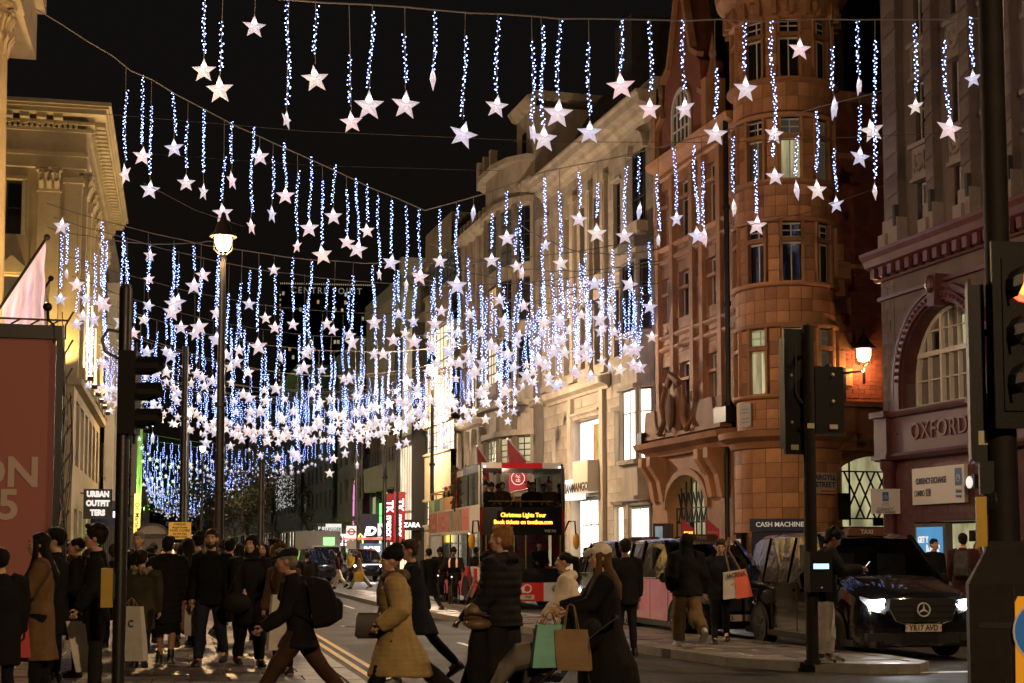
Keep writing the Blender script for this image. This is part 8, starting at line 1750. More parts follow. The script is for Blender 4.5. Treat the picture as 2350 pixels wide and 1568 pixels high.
  for q in range(4):                                   # four fingers of unequal length, bent at the knuckles
   L = (0.068, 0.078, 0.073, 0.057)[q]*k; b0 = wr_[i]+d2*0.07*k+w*((1.5-q)*0.0185*k); dd = d2.copy(); pts = [b0]; ax = w
   for sg in range(3): dd = Matrix.Rotation(R_(20+6*q)*(1 if (d2.cross(n_)).dot(ax) > 0 else -1), 3, ax) @ dd; pts.append(pts[-1]+dd*L*(0.45, 0.32, 0.23)[sg])
   ex.tube(pts, [0.0095*k, 0.0088*k, 0.008*k, 0.0062*k], 6)
  b0 = wr_[i]+d2*0.025*k+w*0.022*k; ex.tube([b0, b0+(d2*0.5+w*0.75+n_*0.3).normalized()*0.036*k, b0+(d2*0.5+w*0.75+n_*0.3).normalized()*0.036*k+(d2*0.9+w*0.2+n_*0.35).normalized()*0.032*k], [0.012*k, 0.0105*k, 0.008*k], 6)
 for s_ in (-1, 1):
  ex.ell(HL(s_*0.032, 0.083, 0.008), (0.0125*k, 0.009*k, 0.0085*k), 8, 5, 'eye_white'); ex.ell(HL(s_*0.032, 0.0905, 0.008), (0.0058*k, 0.004*k, 0.0062*k), 6, 4, 'eye_dark'); ex.tube([HL(s_*0.016, 0.094, 0.028), HL(s_*0.034, 0.094, 0.034), HL(s_*0.053, 0.083, 0.028)], [0.004*k, 0.0055*k, 0.003*k], 5, hair[1])
 ex.ell(HL(0, 0.095, -0.0645), (0.021*k, 0.006*k, 0.005*k), 8, 4, 'lip'); ex.ell(HL(0, 0.0945, -0.073), (0.018*k, 0.006*k, 0.006*k), 8, 4, 'lip')
 if beard: hell(ex, (0, 0.062, -0.088), (0.05, 0.038, 0.034), beard); hell(ex, (0, 0.1, -0.054), (0.026, 0.008, 0.006), beard); [hell(ex, (s_*0.055, 0.03, -0.06), (0.014, 0.035, 0.04), beard) for s_ in (-1, 1)]
 if glasses:
  for s_ in (-1, 1): ex.tube([HL(s_*0.033+0.02*math.cos(t), 0.1, 0.006+0.017*math.sin(t)) for t in [q*0.785 for q in range(9)]], 0.0025*k, 4, 'eye_dark'); ex.tube([HL(s_*0.053, 0.098, 0.012), HL(s_*0.078, 0.0, 0.012)], 0.0025*k, 4, 'eye_dark')
 if no_legs: pass
 blob('body', mb, S, skin, vox, 2, extra=ex)
 # -- coat, jacket or jumper
 kind, col, o_ = top; m = col if col in MATS else 'cloth_black'; pf = o_.get('puff', 0.0)+0.012; hem = o_.get('hem', {'jacket': -0.13, 'coat': -0.40, 'long': -0.62, 'jumper': -0.08}[kind]); fl = o_.get('flare', 0.0)
 mb = MB(m); rings = []
 ts = [hem, hem*0.66, hem*0.33, 0.0, 0.13, 0.30, 0.42, 0.485, 0.525]
 for q, t in enumerate(ts):
  rx, ry = ((0.165, 0.125), (0.165, 0.125), (0.165, 0.122), (0.163, 0.12), (0.152, 0.112), (0.176, 0.125), (0.182, 0.108), (0.135, 0.085), (0.075, 0.075))[q]
  if t <= 0.0:
   u = max(0, min(1, -t/0.42)); cy_ = (knees[0].y+knees[1].y)/2/k*u; sp = abs(knees[0].y-knees[1].y)/2/k*u; c = U(Vector((0, cy_*0.8, t))); rings.append(ring(c, Vector((0, 0, 1)), Vector((0, 1, 0)), (rx+pf+fl*u)*k*build, (ry+pf+fl*u*0.8+sp*0.75)*k, 18))
  else: rings.append(ring(tp(t, 0.004), T, Vector((0, 1, 0)), (rx+pf*(1 if q < 7 else 0.4))*k*build, (ry+pf*(1 if q < 7 else 0.4))*k, 18))
 mb.loft(rings)
 for i, s_ in enumerate((-1, 1)): e_ = el[i]; w_ = wr_[i]; mb.tube([sh[i]-Vector((s_*0.06, 0, 0.0))*k, sh[i], sh[i].lerp(e_, 0.5), e_, e_.lerp(w_, 0.5), w_+hd[i]*0.01], [(0.07+pf)*k, (0.074+pf)*k, (0.066+pf)*k, (0.058+pf*1.1)*k, (0.052+pf)*k, (0.042+pf*0.8)*k], 12)
 if o_.get('hood'):
  mb.tube([tp(0.50, 0.07, -0.06), tp(0.53, 0.0, -0.105), tp(0.535, -0.075, -0.06), tp(0.535, -0.10, 0), tp(0.535, -0.075, 0.06), tp(0.53, 0.0, 0.105), tp(0.50, 0.07, 0.06)], [0.035*k, 0.05*k, 0.062*k, 0.066*k, 0.062*k, 0.05*k, 0.035*k], 10)
 elif o_.get('hood_up'):
  hell(mb, (0, -0.03, 0.02), (0.112, 0.125, 0.135)); mb.tube([tp(0.50, 0.0), HL(0, -0.02, -0.06)], [0.10*k, 0.108*k], 12)
 else: mb.tube([tp(0.50), tp(0.565, 0.005)], [0.086*k, 0.07*k], 14)
 blob('coat', mb, S, m, vox*1.15, 2 if not pf > 0.03 else 3, o_.get('wr', 0.013), (11, 11, 5) if kind in ('coat', 'long') else (10, 10, 12), o_.get('ridge', 0.0), o_.get('rk', 0.085), seed=n_person)
 if o_.get('fur'):
  ff = MB(o_['fur']); r = random.Random(n_person)
  for q in range(150 if detail == 1 else 70):
   a = r.uniform(0, 6.28); c = tp(0.535+r.uniform(-.03, .035), 0.105*math.sin(a)-0.01, 0.115*math.cos(a)) if not o_.get('hood_up') else HL(0.112*math.cos(a), 0.085+r.uniform(-.02, .02), 0.01+0.135*math.sin(a)); ff.ell(c+Vector((r.gauss(0, .012), r.gauss(0, .012), r.gauss(0, .012))), (0.022*k, 0.022*k, 0.03*k), 5, 4, o_['fur'] if r.random() < 0.6 or 'fur2' not in o_ else o_['fur2'])
  ff.build('fur_collar', S, smooth=80, fix=False)
 # -- trousers or skirt, shoes
 lc, lo = legsw; lm = lc if lc in MATS else 'cloth_black'; wd = lo.get('wide', 0.0)
 if not lo.get('bare'):
  mb = MB(lm); mb.loft([ring(U(Vector((0, 0, t))), Vector((0, 0, 1)), Vector((0, 1, 0)), rx*k*build, ry*k) for t, rx, ry in ((-0.1, 0.14, 0.11), (0.0, 0.156, 0.114), (0.1, 0.14, 0.10))])
  for i in range(2): mb.tube([hips[i]+Vector((0, 0, 0.02)), hips[i].lerp(knees[i], 0.45), knees[i], knees[i].lerp(ank[i], 0.45), ank[i]+Vector((0, 0, 0.015))], [0.10*k, (0.088+wd*0.5)*k, (0.066+wd)*k, (0.064+wd)*k, (0.05+wd*lo.get('cuff', 1.0))*k], 12)
  blob('trousers', mb, S, lm, vox*1.1, 2, 0.008, (8, 8, 14), seed=n_person+50)
 elif lo.get('skirt'):
  mb = MB(lm); mb.loft([ring(U(Vector((0, 0, t))), Vector((0, 0, 1)), Vector((0, 1, 0)), rx*k, ry*k, 18) for t, rx, ry in ((lo['skirt'], 0.2, 0.17), (-0.2, 0.18, 0.14), (0.1, 0.14, 0.10))]); blob('skirt', mb, S, lm, vox*1.2, 2, 0.012, (16, 16, 2), seed=n_person)
 sm_ = MB(shoe)
 for i, s_ in enumerate((-1, 1)):
  up_ = max(0.0, ank[i].z-0.09*k); pt = -R_(min(60, up_*220)) if legs[i][0] < 0 else R_(min(18, up_*120)); M = Matrix.Rotation(pt, 3, 'X'); A0 = ank[i]; fo = lambda y_, z_, x_=0: A0 + M @ (Vector((x_+s_*0.008, y_, z_))*k)
  sm_.loft([[fo(y_, -0.083+0.0, -w_), fo(y_, -0.083, w_), fo(y_, -0.083+h_*0.5, w_*1.05), fo(y_, -0.083+h_, w_*0.6), fo(y_, -0.083+h_, -w_*0.6), fo(y_, -0.083+h_*0.5, -w_*1.05)] for y_, w_, h_ in ((-0.075, 0.026, 0.07), (-0.06, 0.038, 0.10), (0.0, 0.041, 0.105), (0.06, 0.044, 0.085), (0.13, 0.049, 0.06), (0.175, 0.04, 0.045), (0.195, 0.02, 0.03))])
  sm_.tube([fo(0, -0.03), fo(0, 0.03 if not lo.get('boot') else lo['boot'])], [0.045*k, 0.047*k], 10)
  sm_.loft([[fo(y_, -0.085, -w_), fo(y_, -0.085, w_), fo(y_, -0.062, w_), fo(y_, -0.062, -w_)] for y_, w_ in ((-0.08, 0.03), (0.0, 0.043), (0.13, 0.053), (0.2, 0.024))], 'sole' if shoe == 'shoe_white' or n_person % 3 == 0 else shoe)
 sm_.build('shoes', S, smooth=50)
 # -- hair and hats
 style, hm = hair; hb = MB(hm)
 if style != 'none':
  if style in ('short', 'curly', 'fade'):
   e = 0.018 if style == 'curly' else 0.006; hell(hb, (0, -0.024, 0.045), (0.083+e, 0.096+e, 0.085+e*1.3)); hell(hb, (0, -0.055, -0.01), (0.078, 0.058, 0.07))
   if style == 'curly': r = random.Random(n_person); [hell(hb, (r.uniform(-.08, .08), r.uniform(-.09, .08), r.uniform(.06, .13)), (.032, .032, .03), nu=8, nv=5) for q in range(22)]
   else:
    hell(hb, (0, 0.03, 0.095), (0.06, 0.055, 0.03)); r = random.Random(n_person)
    for q in range(26 if detail == 1 else 0): hell(hb, (r.uniform(-.07, .07), r.uniform(-.1, .085), r.uniform(.085, .125)), (.016, .026, .018), nu=7, nv=4)
  elif style == 'long':
   hell(hb, (0, -0.025, 0.035), (0.09, 0.1, 0.09)); hb.tube([HL(0, -0.05, 0.0), HL(0, -0.075, -0.12), tp(0.40, -0.125), tp(0.26, -0.13)], [0.085*k, 0.085*k, 0.085*k, 0.05*k], 12, flat=0.7)
   for s_ in (-1, 1): hb.tube([HL(s_*0.07, 0.02, 0.04), HL(s_*0.086, 0.02, -0.06), tp(0.47, 0.075, s_*0.085), tp(0.33, 0.135, s_*0.085), tp(0.22, 0.14, s_*0.07)], [0.03*k, 0.032*k, 0.042*k, 0.045*k, 0.018*k], 8)
  elif style == 'pony':
   hell(hb, (0, -0.02, 0.035), (0.084, 0.098, 0.086)); hb.tube([HL(0, -0.10, 0.04), HL(0, -0.15, 0.03), HL(0, -0.165, -0.06), HL(0, -0.15, -0.2), HL(0, -0.14, -0.27)], [0.03*k, 0.045*k, 0.05*k, 0.04*k, 0.012*k], 10)
  elif style == 'bun': hell(hb, (0, -0.02, 0.035), (0.084, 0.098, 0.086)); hell(hb, (0, -0.11, 0.06), (0.045, 0.045, 0.045))
  hb2 = hb
  # keep the face clear: hair stops at the hairline
  hb2.v = [v if True else v for v in hb2.v]
  blob('hair', hb2, S, hm, vox*0.95, 1, 0.004, (40, 40, 25), seed=n_person)
 if hat:
  ht, hcol = hat; hm_ = MB(hcol)
  if ht == 'beanie': hell(hm_, (0, -0.018, 0.055), (0.097, 0.113, 0.098)); hm_.loft([[HL(r_*math.cos(t), -0.018+r_*1.14*math.sin(t), z_) for t in [q*math.pi/9 for q in range(18)]] for r_, z_ in ((0.09, 0.025), (0.104, 0.03), (0.104, 0.085), (0.09, 0.09))]); hell(hm_, (0, -0.06, 0.13), (0.06, 0.07, 0.05))
  elif ht == 'cap': hell(hm_, (0, -0.02, 0.06), (0.092, 0.108, 0.086)); hm_.tube([HL(0, 0.05, 0.055), HL(0, 0.12, 0.05), HL(0, 0.185, 0.03)], [0.08*k, 0.075*k, 0.05*k], 12, flat=0.14)
  elif ht == 'flatcap': hell(hm_, (0, -0.02, 0.075), (0.1, 0.118, 0.058)); hell(hm_, (0, 0.075, 0.058), (0.085, 0.075, 0.022)); hell(hm_, (0, -0.03, 0.05), (0.092, 0.105, 0.05))
  elif ht == 'santa': hell(hm_, (0, -0.015, 0.07), (0.092, 0.105, 0.075)); hm_.tube([HL(0, -0.01, 0.12), HL(0.03, -0.05, 0.19), HL(0.08, -0.09, 0.17)], [0.07*k, 0.045*k, 0.02*k], 10)
  elif ht == 'headscarf': hell(hm_, (0, -0.025, 0.02), (0.096, 0.108, 0.12)); hm_.tube([HL(0, -0.03, -0.05), tp(0.53, -0.01), tp(0.47, 0.01)], [0.088*k, 0.09*k, 0.13*k], 14)
  blob('hat', hm_, S, hcol, vox*0.95, 2, 0.002, (20, 20, 20), 0.004 if ht == 'beanie' else 0.0, 0.02, seed=n_person)
  if ht == 'santa': w_ = MB('fur_white'); w_.loft([[HL(r_*math.cos(t), -0.015+r_*1.12*math.sin(t), z_) for t in [q*math.pi/8 for q in range(16)]] for r_, z_ in ((0.085, 0.03), (0.108, 0.035), (0.108, 0.08), (0.085, 0.085))]); w_.ell(HL(0.1, -0.1, 0.16), 0.035*k, 8, 6); w_.build('hat_trim', S, smooth=60)
 if scarf:
  sc = MB(scarf); sc.tube([tp(0.53, 0.10, 0), tp(0.54, 0.06, 0.09), tp(0.545, -0.06, 0.09), tp(0.545, -0.1, 0), tp(0.545, -0.06, -0.09), tp(0.54, 0.06, -0.09), tp(0.53, 0.11, 0.0), tp(0.42, 0.15, 0.02), tp(0.25, 0.16, 0.05)], [0.05*k, 0.055*k, 0.06*k, 0.06*k, 0.06*k, 0.055*k, 0.05*k, 0.05*k, 0.04*k], 10); blob('scarf', sc, S, scarf, vox, 1, 0.01, (16, 16, 16), seed=n_person)
 S['_j'] = [*wr_[0], *hd[0], *wr_[1], *hd[1]]
 return S, dict(wr=wr_, hd=hd, tp=tp, k=k, S=S, HL=HL)
def world(J, v): return J['S'].location + Matrix.Rotation(J['S'].rotation_euler.z, 3, 'Z') @ Vector(v)
for n_, c_ in (('cloth_black', (0.010, 0.0095, 0.010)), ('cloth_black2', (0.016, 0.015, 0.016)), ('cloth_navy', (0.012, 0.014, 0.022)), ('cloth_mustard', (0.36, 0.255, 0.115)), ('cloth_brown', (0.085, 0.048, 0.025)), ('cloth_tan', (0.20, 0.13, 0.07)), ('cloth_camel', (0.15, 0.085, 0.042)), ('cloth_cream', (0.66, 0.56, 0.45)), ('cloth_grey', (0.055, 0.052, 0.05)), ('cloth_lightgrey', (0.33, 0.30, 0.27)), ('cloth_denim', (0.022, 0.028, 0.045)), ('cloth_plum', (0.045, 0.016, 0.02)), ('cloth_rust', (0.055, 0.028, 0.018)), ('cloth_khaki', (0.15, 0.10, 0.05)), ('cloth_olive', (0.04, 0.035, 0.022)), ('fur_brown', (0.09, 0.055, 0.03)), ('fur_dark', (0.03, 0.02, 0.013)), ('fur_pale', (0.26, 0.2, 0.14)), ('fur_white', (0.55, 0.53, 0.52)), ('santa_red', (0.42, 0.012, 0.015)), ('cap_white', (0.72, 0.66, 0.58)), ('cloth_yellow', (0.45, 0.28, 0.03)), ('vest_orange', (0.75, 0.12, 0.04)), ('glove_dark', (0.012, 0.012, 0.014))): cloth(n_, c_)
PUF = dict(puff=0.03, ridge=0.012, rk=0.085, hood=1)
def backpack(label, J, m='cloth_black2', w=0.34, h=0.52, dp=0.2, low=0.0):
 B = thing('backpack', label, 'backpack', J['S'].location, J['S'].rotation_euler.z); tp = J['tp']; c = lambda t, f, sx: tp(t-low, f, sx); mb = MB(m)
 mb.loft([[c(t, -0.14-e, -ww), c(t, -0.14-e, ww), c(t, -0.14-dp*q, ww*0.85), c(t, -0.14-dp*q, -ww*0.85)] for t, ww, q, e in ((0.0, w*0.40, 0.6, 0.01), (0.04, w/2, 0.95, 0), (0.30, w/2, 1.0, 0), (0.44, w*0.46, 0.8, 0), (0.51, w*0.33, 0.35, 0.01))]); mb.loft([[c(t, -0.14-dp, -ww), c(t, -0.14-dp, ww), c(t, -0.14-dp-q, ww*0.8), c(t, -0.14-dp-q, -ww*0.8)] for t, ww, q in ((0.05, w*0.36, 0.03), (0.2, w*0.38, 0.06), (0.26, w*0.34, 0.03))]); blob('pack', mb, B, m, 0.014, 3, 0.005)
 st = MB(m)
 for s_ in (-1, 1): st.tube([c(0.5, -0.15, s_*0.1), tp(0.545, -0.03, s_*0.12), tp(0.50, 0.10, s_*0.125), tp(0.36, 0.155, s_*0.14), tp(0.2, 0.05, s_*0.2), c(0.08, -0.14, s_*0.15)], 0.022, 6, flat=0.5)
 st.build('straps', B, smooth=60); return B
def paper_bag(label, top_c, w, h, dp, m, rz=0.0, txt=None, txtm='ink_dark', name='paper_bag', hl=0.14, txth=0.1, skew=0.0):
 B = thing(name, label, 'bag', top_c, rz); mb = MB(m); n = 5
 mb.loft([[(-w/2*s+sk, -dp/2*t, z), (w/2*s+sk, -dp/2*t, z), (w/2*s+sk, dp/2*t, z), (-w/2*s+sk, dp/2*t, z)] for z, s, t, sk in ((-hl, 0.97, 0.75, 0), (-hl-h*0.3, 1.0, 0.8, skew*0.3), (-hl-h*0.7, 1.02, 1.0, skew*0.7), (-hl-h, 0.98, 1.0, skew))], cap=False)
 mb.quad((-w/2*.98+skew, -dp/2, -hl-h), (w/2*.98+skew, -dp/2, -hl-h), (w/2*.98+skew, dp/2, -hl-h), (-w/2*.98+skew, dp/2, -hl-h)); mb.build('bag_body', B, fix=False)
 mb = MB('cloth_tan'); [mb.tube([(-w*0.22, y*dp*0.36, -hl), (-w*0.1, y*0.01, -0.02), (0, 0, 0.0), (w*0.1, y*0.01, -0.02), (w*0.22, y*dp*0.36, -hl)], 0.006, 5) for y in (-1, 1)]; mb.build('handles', B, smooth=60)
 if txt: text('lettering', txt, txth, txtm, B, (skew*0.4, -dp*0.46-0.004, -hl-h*0.32), sx=0.8, bold=0.003)
 return B
for n_, c_ in (('bag_white', (0.52, 0.49, 0.45)), ('bag_mint', (0.16, 0.42, 0.35)), ('bag_kraft', (0.26, 0.165, 0.08)), ('bag_orange', (0.75, 0.13, 0.07)), ('bag_yellow', (0.62, 0.38, 0.02)), ('bag_pink', (0.40, 0.16, 0.16)), ('bag_red', (0.45, 0.03, 0.03)), ('bag_dark', (0.03, 0.018, 0.014))): mat(n_, c_, 0.55, var=0.15, vscale=4, bump=0.15, bscale=12)
W1 = ((28, 8), (-26, 22)); W2 = ((-24, 25), (26, 6)); AS = ((-22, 5, 15), (24, 5, 20)); AS2 = ((24, 5, 20), (-22, 5, 15)); POCK = ((-12, 14, 62, 20), (-12, 14, 62, 20))
# ---- people crossing in the foreground
S, J = person('man in black flat cap and jacket striding left with a large black backpack', 690, 15.4, 96, 1.80, 0.0, ((34, 6), (-32, 10)), ((10, 6, 40), (-14, 6, 25)), 9, (0, 8), 'skin_tan', ('short', 'hair_grey'), ('jacket', 'cloth_black', dict(hem=-0.16, puff=0.012, flare=0.03)), ('cloth_rust', dict(wide=0.01)), hat=('flatcap', 'cloth_black2'))
backpack('large black backpack on the flat cap man', J, 'cloth_black', 0.36, 0.55, 0.26)
S, J = person('woman in mustard quilted coat and black beanie walking left', 915, 15.3, 94, 1.73, 0.0, ((24, 4), (-34, 14)), POCK, 4, (4, 2), 'skin_fair', ('none', 'hair_dark'), ('coat', 'cloth_mustard', dict(hem=-0.48, puff=0.03, flare=0.04, ridge=0.0035, rk=0.05)), ('cloth_black', dict(wide=0.025)), hat=('beanie', 'cloth_black'), scarf='scarf_check' if mat('scarf_check', (0.10, 0.06, 0.04), 0.9, var=0.9, vscale=14) else None)
bb = MB('bag_dark'); bb.loft([[(-.05*q, -.13*w_, z), (.05*q, -.13*w_, z), (.05*q, .13*w_, z), (-.05*q, .13*w_, z)] for z, q, w_ in ((-.16, .7, .8), (-.13, 1, 1.05), (.05, .9, .95), (.1, .4, .8))]); bb.tube([(0, -0.1, 0.1), (0.05, -0.25, 0.45)], 0.015, 5); tag(bb.build('handbag', None, world(J, (-0.02, 0.3, 0.93)), S.rotation_euler.z, smooth=60), 'small dark brown handbag held in front of the mustard coat', 'handbag')
mb = MB('chrome'); J_ = J
for z in (0.86, 0.75, 0.64): mb.ell((-0.215, 0.06, z), (0.012, 0.02, 0.02), 8, 5)
mb.build('buttons', S)
person('short haired man in dark overcoat walking left behind the mustard coat', 955, 18.8, 100, 1.82, 0.0, ((20, 5), (-34, 8)), ((20, 6, 20), (-30, 8, 12)), 5, (0, 2), 'skin_tan', ('short', 'hair_brown'), ('coat', 'cloth_navy', dict(hem=-0.30, puff=0.01)), ('cloth_black', {}), glasses=True)
S, J = person('blond man in black puffer jacket turning his head away, front of the bus', 1155, 15.2, 62, 1.89, 0.0, ((6, 4), (-8, 6)), ((8, 8, 30), (10, 10, 35)), 0, (10, 0), 'skin_fair', ('short', 'hair_ginger'), ('jacket', 'cloth_black2', dict(PUF, hem=-0.10)), ('cloth_black2', dict(wide=0.03)), shoe='shoe_white')
person('smaller person in black beanie and glasses half hidden by the blond man', 1128, 17.0, 110, 1.68, 0.0, W2, AS, 2, (5, 0), 'skin_tan', ('none', 'hair_black'), ('coat', 'cloth_black', dict(hem=-0.35)), ('cloth_black', {}), hat=('beanie', 'cloth_black'), glasses=True)
b = MB('bag_khaki' if mat('bag_khaki', (0.13, 0.085, 0.035), 0.5, var=0.3, vscale=8) else None); b.ell((0, 0, -0.12), (0.12, 0.07, 0.10), 12, 8); b.ell((0.03, 0, -0.24), (0.14, 0.08, 0.06), 12, 6); b.tube([(-0.1, 0, 0), (0, 0.02, 0.2), (0.1, 0, 0)], 0.014, 5); b.tube([(-0.1, -0.1, -0.12), (0.12, -0.1, -0.15)], 0.008, 5, 'chrome'); tag(b.build('handbag', None, at(1092*SC, 600, 15.0), 0, smooth=60), 'olive brown slouchy handbag with brass trim beside the blond man', 'handbag')
mb = MB('cloth_black'); mb.loft([ring(Vector((0.0, 0, z)), Vector((0, 0, 1)), Vector((0, 1, 0)), rx, ry, 14) for z, rx, ry in ((0.2, 0.08, 0.06), (0.45, 0.13, 0.09), (0.75, 0.11, 0.08), (0.98, 0.05, 0.04))]); q = tag(mb.build('garment_bag', None, spot(1100, 15.1), 0, smooth=60), 'dark garment bag hanging beside the blond man', 'bag')
S, J = person('dark haired woman with ponytail in cream hooded jumper walking left', 1305, 18.4, 84, 1.70, 0.0, W1, ((14, 8, 30), (-4, 8, 30)), 3, (0, 0), 'skin_fair', ('pony', 'hair_black'), ('jumper', 'cloth_cream', dict(hem=-0.14, puff=0.028, hood=1, wr=0.009)), ('cloth_black2', dict(wide=0.02)), shoe='shoe_white')
S, J = person('long haired woman in white cap and long black coat pushing the pushchair', 1393, 14.8, 92, 1.71, 0.0, ((12, 4), (-16, 10)), ((32, 6, 42), (36, 6, 40)), 4, (4, 0), 'skin_fair', ('long', 'hair_light'), ('long', 'cloth_black', dict(hem=-0.55, puff=0.02, flare=0.10)), ('cloth_cream', dict(wide=0.03)), hat=('cap', 'cap_white'), shoe='shoe_white')
person('dark skinned man in dark jacket with his back turned, behind the white cap woman', 1435, 24.0, 20, 1.83, None, ((4, 2), (-4, 4)), ((4, 8, 10), (4, 8, 10)), 0, (0, 0), 'skin_brown', ('short', 'hair_black'), ('jacket', 'cloth_black', dict(puff=0.02, hem=-0.18)), ('cloth_black2', {}), detail=2)
# ---- pushchair with a child, shopping hung on it
PC = spot(1262, 14.6); PS = thing('pushchair', 'black pushchair with a small child under a grey blanket', 'pushchair', PC, R_(CAMF+92)); fr = MB('iron')
for s_ in (-1, 1): fr.tube([(s_*0.27, -0.62, 1.02), (s_*0.27, -0.45, 0.9), (s_*0.26, 0.1, 0.42), (s_*0.24, 0.5, 0.16)], 0.016, 7); fr.tube([(s_*0.26, -0.28, 0.72), (s_*0.27, -0.42, 0.15)], 0.016, 7); fr.tube([(s_*0.27, -0.42, 0.15), (s_*0.25, 0.5, 0.16)], 0.012, 6)
fr.tube([(-0.27, -0.62, 1.02), (0.27, -0.62, 1.02)], 0.022, 8, 'black_plastic'); fr.tube([(-0.25, 0.12, 0.62), (0, 0.24, 0.66), (0.25, 0.12, 0.62)], 0.02, 7, 'black_plastic'); fr.build('frame', PS, smooth=60)
for s_ in (-1, 1):
 for y, r in ((0.5, 0.1), (-0.42, 0.14)): wheel(PS, s_*0.27, y, r, 0.05, 'rim_dark', 5)
mb = MB('cloth_black'); mb.loft([[(-0.22, y, z), (0.22, y, z), (0.22, y+0.04, z-0.05), (-0.22, y+0.04, z-0.05)] for y, z in ((-0.38, 0.98), (-0.24, 0.62), (-0.12, 0.46), (0.16, 0.46), (0.3, 0.28))]); mb.box(-0.22, 0.22, -0.36, 0.3, 0.16, 0.26)
hood = MB('cloth_black'); hood.ell((0, -0.30, 0.86), (0.25, 0.22, 0.22), 16, 10); blob('hood', hood, PS, 'cloth_black', 0.014, 2, 0.006); mb.build('seat', PS)
CS, CJ = person('small child in brown hooded coat sitting back in the pushchair', 0, 0, 92, 1.02, loc=world(dict(S=PS), (0, -0.02, 0.2)), legs=((70, 62), (70, 62)), arms=((30, 6, 30, 15), (30, 6, 30, 15)), lean=-28, head=(0, 18), hair=('short', 'hair_brown'), top=('jacket', 'cloth_brown', dict(puff=0.03, hood_up=1)), legsw=('cloth_grey', dict(wide=0.02)))
mb = MB('cloth_lightgrey'); mb.loft([ring(Vector((0, y, z)), Vector((0, 1, 0)), Vector((0, 0, 1)), rx, rz, 14) for y, z, rx, rz in ((-0.02, 0.55, 0.16, 0.05), (0.12, 0.66, 0.22, 0.10), (0.34, 0.62, 0.22, 0.15), (0.5, 0.44, 0.19, 0.14), (0.58, 0.3, 0.14, 0.08))]); BK = thing('blanket', 'pale grey blanket over the child\'s knees in the pushchair', 'blanket', PC, PS.rotation_euler.z); mat('blanket_grey', (0.15, 0.125, 0.105), 0.9, var=0.2, vscale=8); blob('folds', mb, BK, 'blanket_grey', 0.014, 2, 0.012, (9, 12, 9))
paper_bag('mint green paper bag hanging from the pushchair, left of the kraft bag', at(1262*SC, 612, 14.35), 0.27, 0.40, 0.13, 'bag_mint', R_(CAMF+12), hl=0.12, skew=-0.05)
paper_bag('brown kraft paper bag hanging from the pushchair in front of the black coat', at(1310*SC, 604, 14.3), 0.31, 0.38, 0.14, 'bag_kraft', R_(CAMF-14), hl=0.24, skew=0.04)
mb = MB('bag_kraft'); mb.loft([[(-.06, -.05, -.05), (.06, -.05, 0), (.06, .05, 0), (-.06, .05, -.05)], [(-.07, -.06, .08), (.07, -.06, .14), (.07, .06, .14), (-.07, .06, .08)]]); tag(mb.build('paper_bag', None, at(542, 638, 14.9), R_(20)), 'crumpled brown paper bag riding on the pushchair hood', 'bag')
# ---- people on the island and in front of the taxis
S, J = person('person in black hooded jacket and khaki trousers walking away in front of the pink cab', 1576, 24.2, 12, 1.80, None, ((16, 10), (-18, 38)), ((-8, 12, 40, 20), (-8, 12, 40, 20)), 3, (0, 0), 'skin_fair', ('none', 'hair_dark'), ('jacket', 'cloth_black', dict(puff=0.05, hood_up=1, hem=-0.12)), ('cloth_khaki', dict(wide=0.05)), shoe='shoe_white')
S, J = person('young man in dark jacket walking towards us with a shoulder tote bag', 1652, 25.2, 172, 1.76, None, ((-20, 14), (22, 4)), ((20, 10, 50, 10), (-10, 6, 10)), 0, (8, 12), 'skin_fair', ('short', 'hair_brown'), ('jacket', 'cloth_navy', dict(puff=0.012, hem=-0.18)), ('cloth_black', {}))
TB = at(1688*SC, 575, 24.8); B_ = thing('tote_bag', 'cream and orange tote bag lettered ACRNA on the young man\'s shoulder', 'bag', TB, R_(CAMF)); mb = MB('bag_white'); mb.loft([[(-.2, -.05, .04), (.16, -.05, .1), (.16, .05, .1), (-.2, .05, .04)], [(-.2, -.07, -.4), (.26, -.08, -.34), (.26, .06, -.34), (-.2, .06, -.4)]]); mb.build('bag_body', B_); mb = MB('bag_orange'); mb.add([(-0.03, -0.067, .05), (.165, -0.062, .09), (.27, -0.09, -.345), (0.0, -0.087, -.39)], [(0, 1, 2, 3)]); mb.build('orange_panel', B_, fix=False); text('lettering', 'IACRNA', 0.1, 'ink_dark', B_, (-0.0, -0.072, 0.0), (R_(86), R_(-9), 0), bold=0.003, sx=0.85); mb = MB('cloth_tan'); mb.tube([(-.1, 0, .06), (-.16, 0.02, .35), (-.1, 0.06, .62)], 0.016, 6); mb.tube([(.08, 0, .08), (-.1, 0.02, .4), (-.08, 0.06, .62)], 0.016, 6); mb.build('strap', B_, smooth=60)
S, J = person('tall man in black jacket and pale joggers looking at his phone beside the signal pole', 1893, 20.9, 268, 1.86, None, ((6, 4), (-4, 4)), ((34, 4, 62, 18), (34, 4, 62, 18)), 3, (0, 32), 'skin_brown', ('curly', 'hair_black'), ('jacket', 'cloth_black', dict(puff=0.018, hem=-0.14)), ('cloth_lightgrey', dict(wide=0.03, cuff=0.3)))
backpack('slim black backpack on the phone user by the signal pole', J, 'cloth_black', 0.3, 0.5, 0.16, 0.04)
mb = MB('iron'); mb.box(-0.035, 0.035, -0.005, 0.005, -0.07, 0.07); mb.box(-0.03, 0.03, -0.007, -0.005, -0.06, 0.06, 'sign_soft'); tag(mb.build('mobile_phone', None, world(J, (J['wr'][1]+J['wr'][0])*0.5 + Vector((0, 0.13, 0.06))), (R_(-40), 0, S.rotation_euler.z)), 'mobile phone held by the tall man at the signal pole', 'phone')
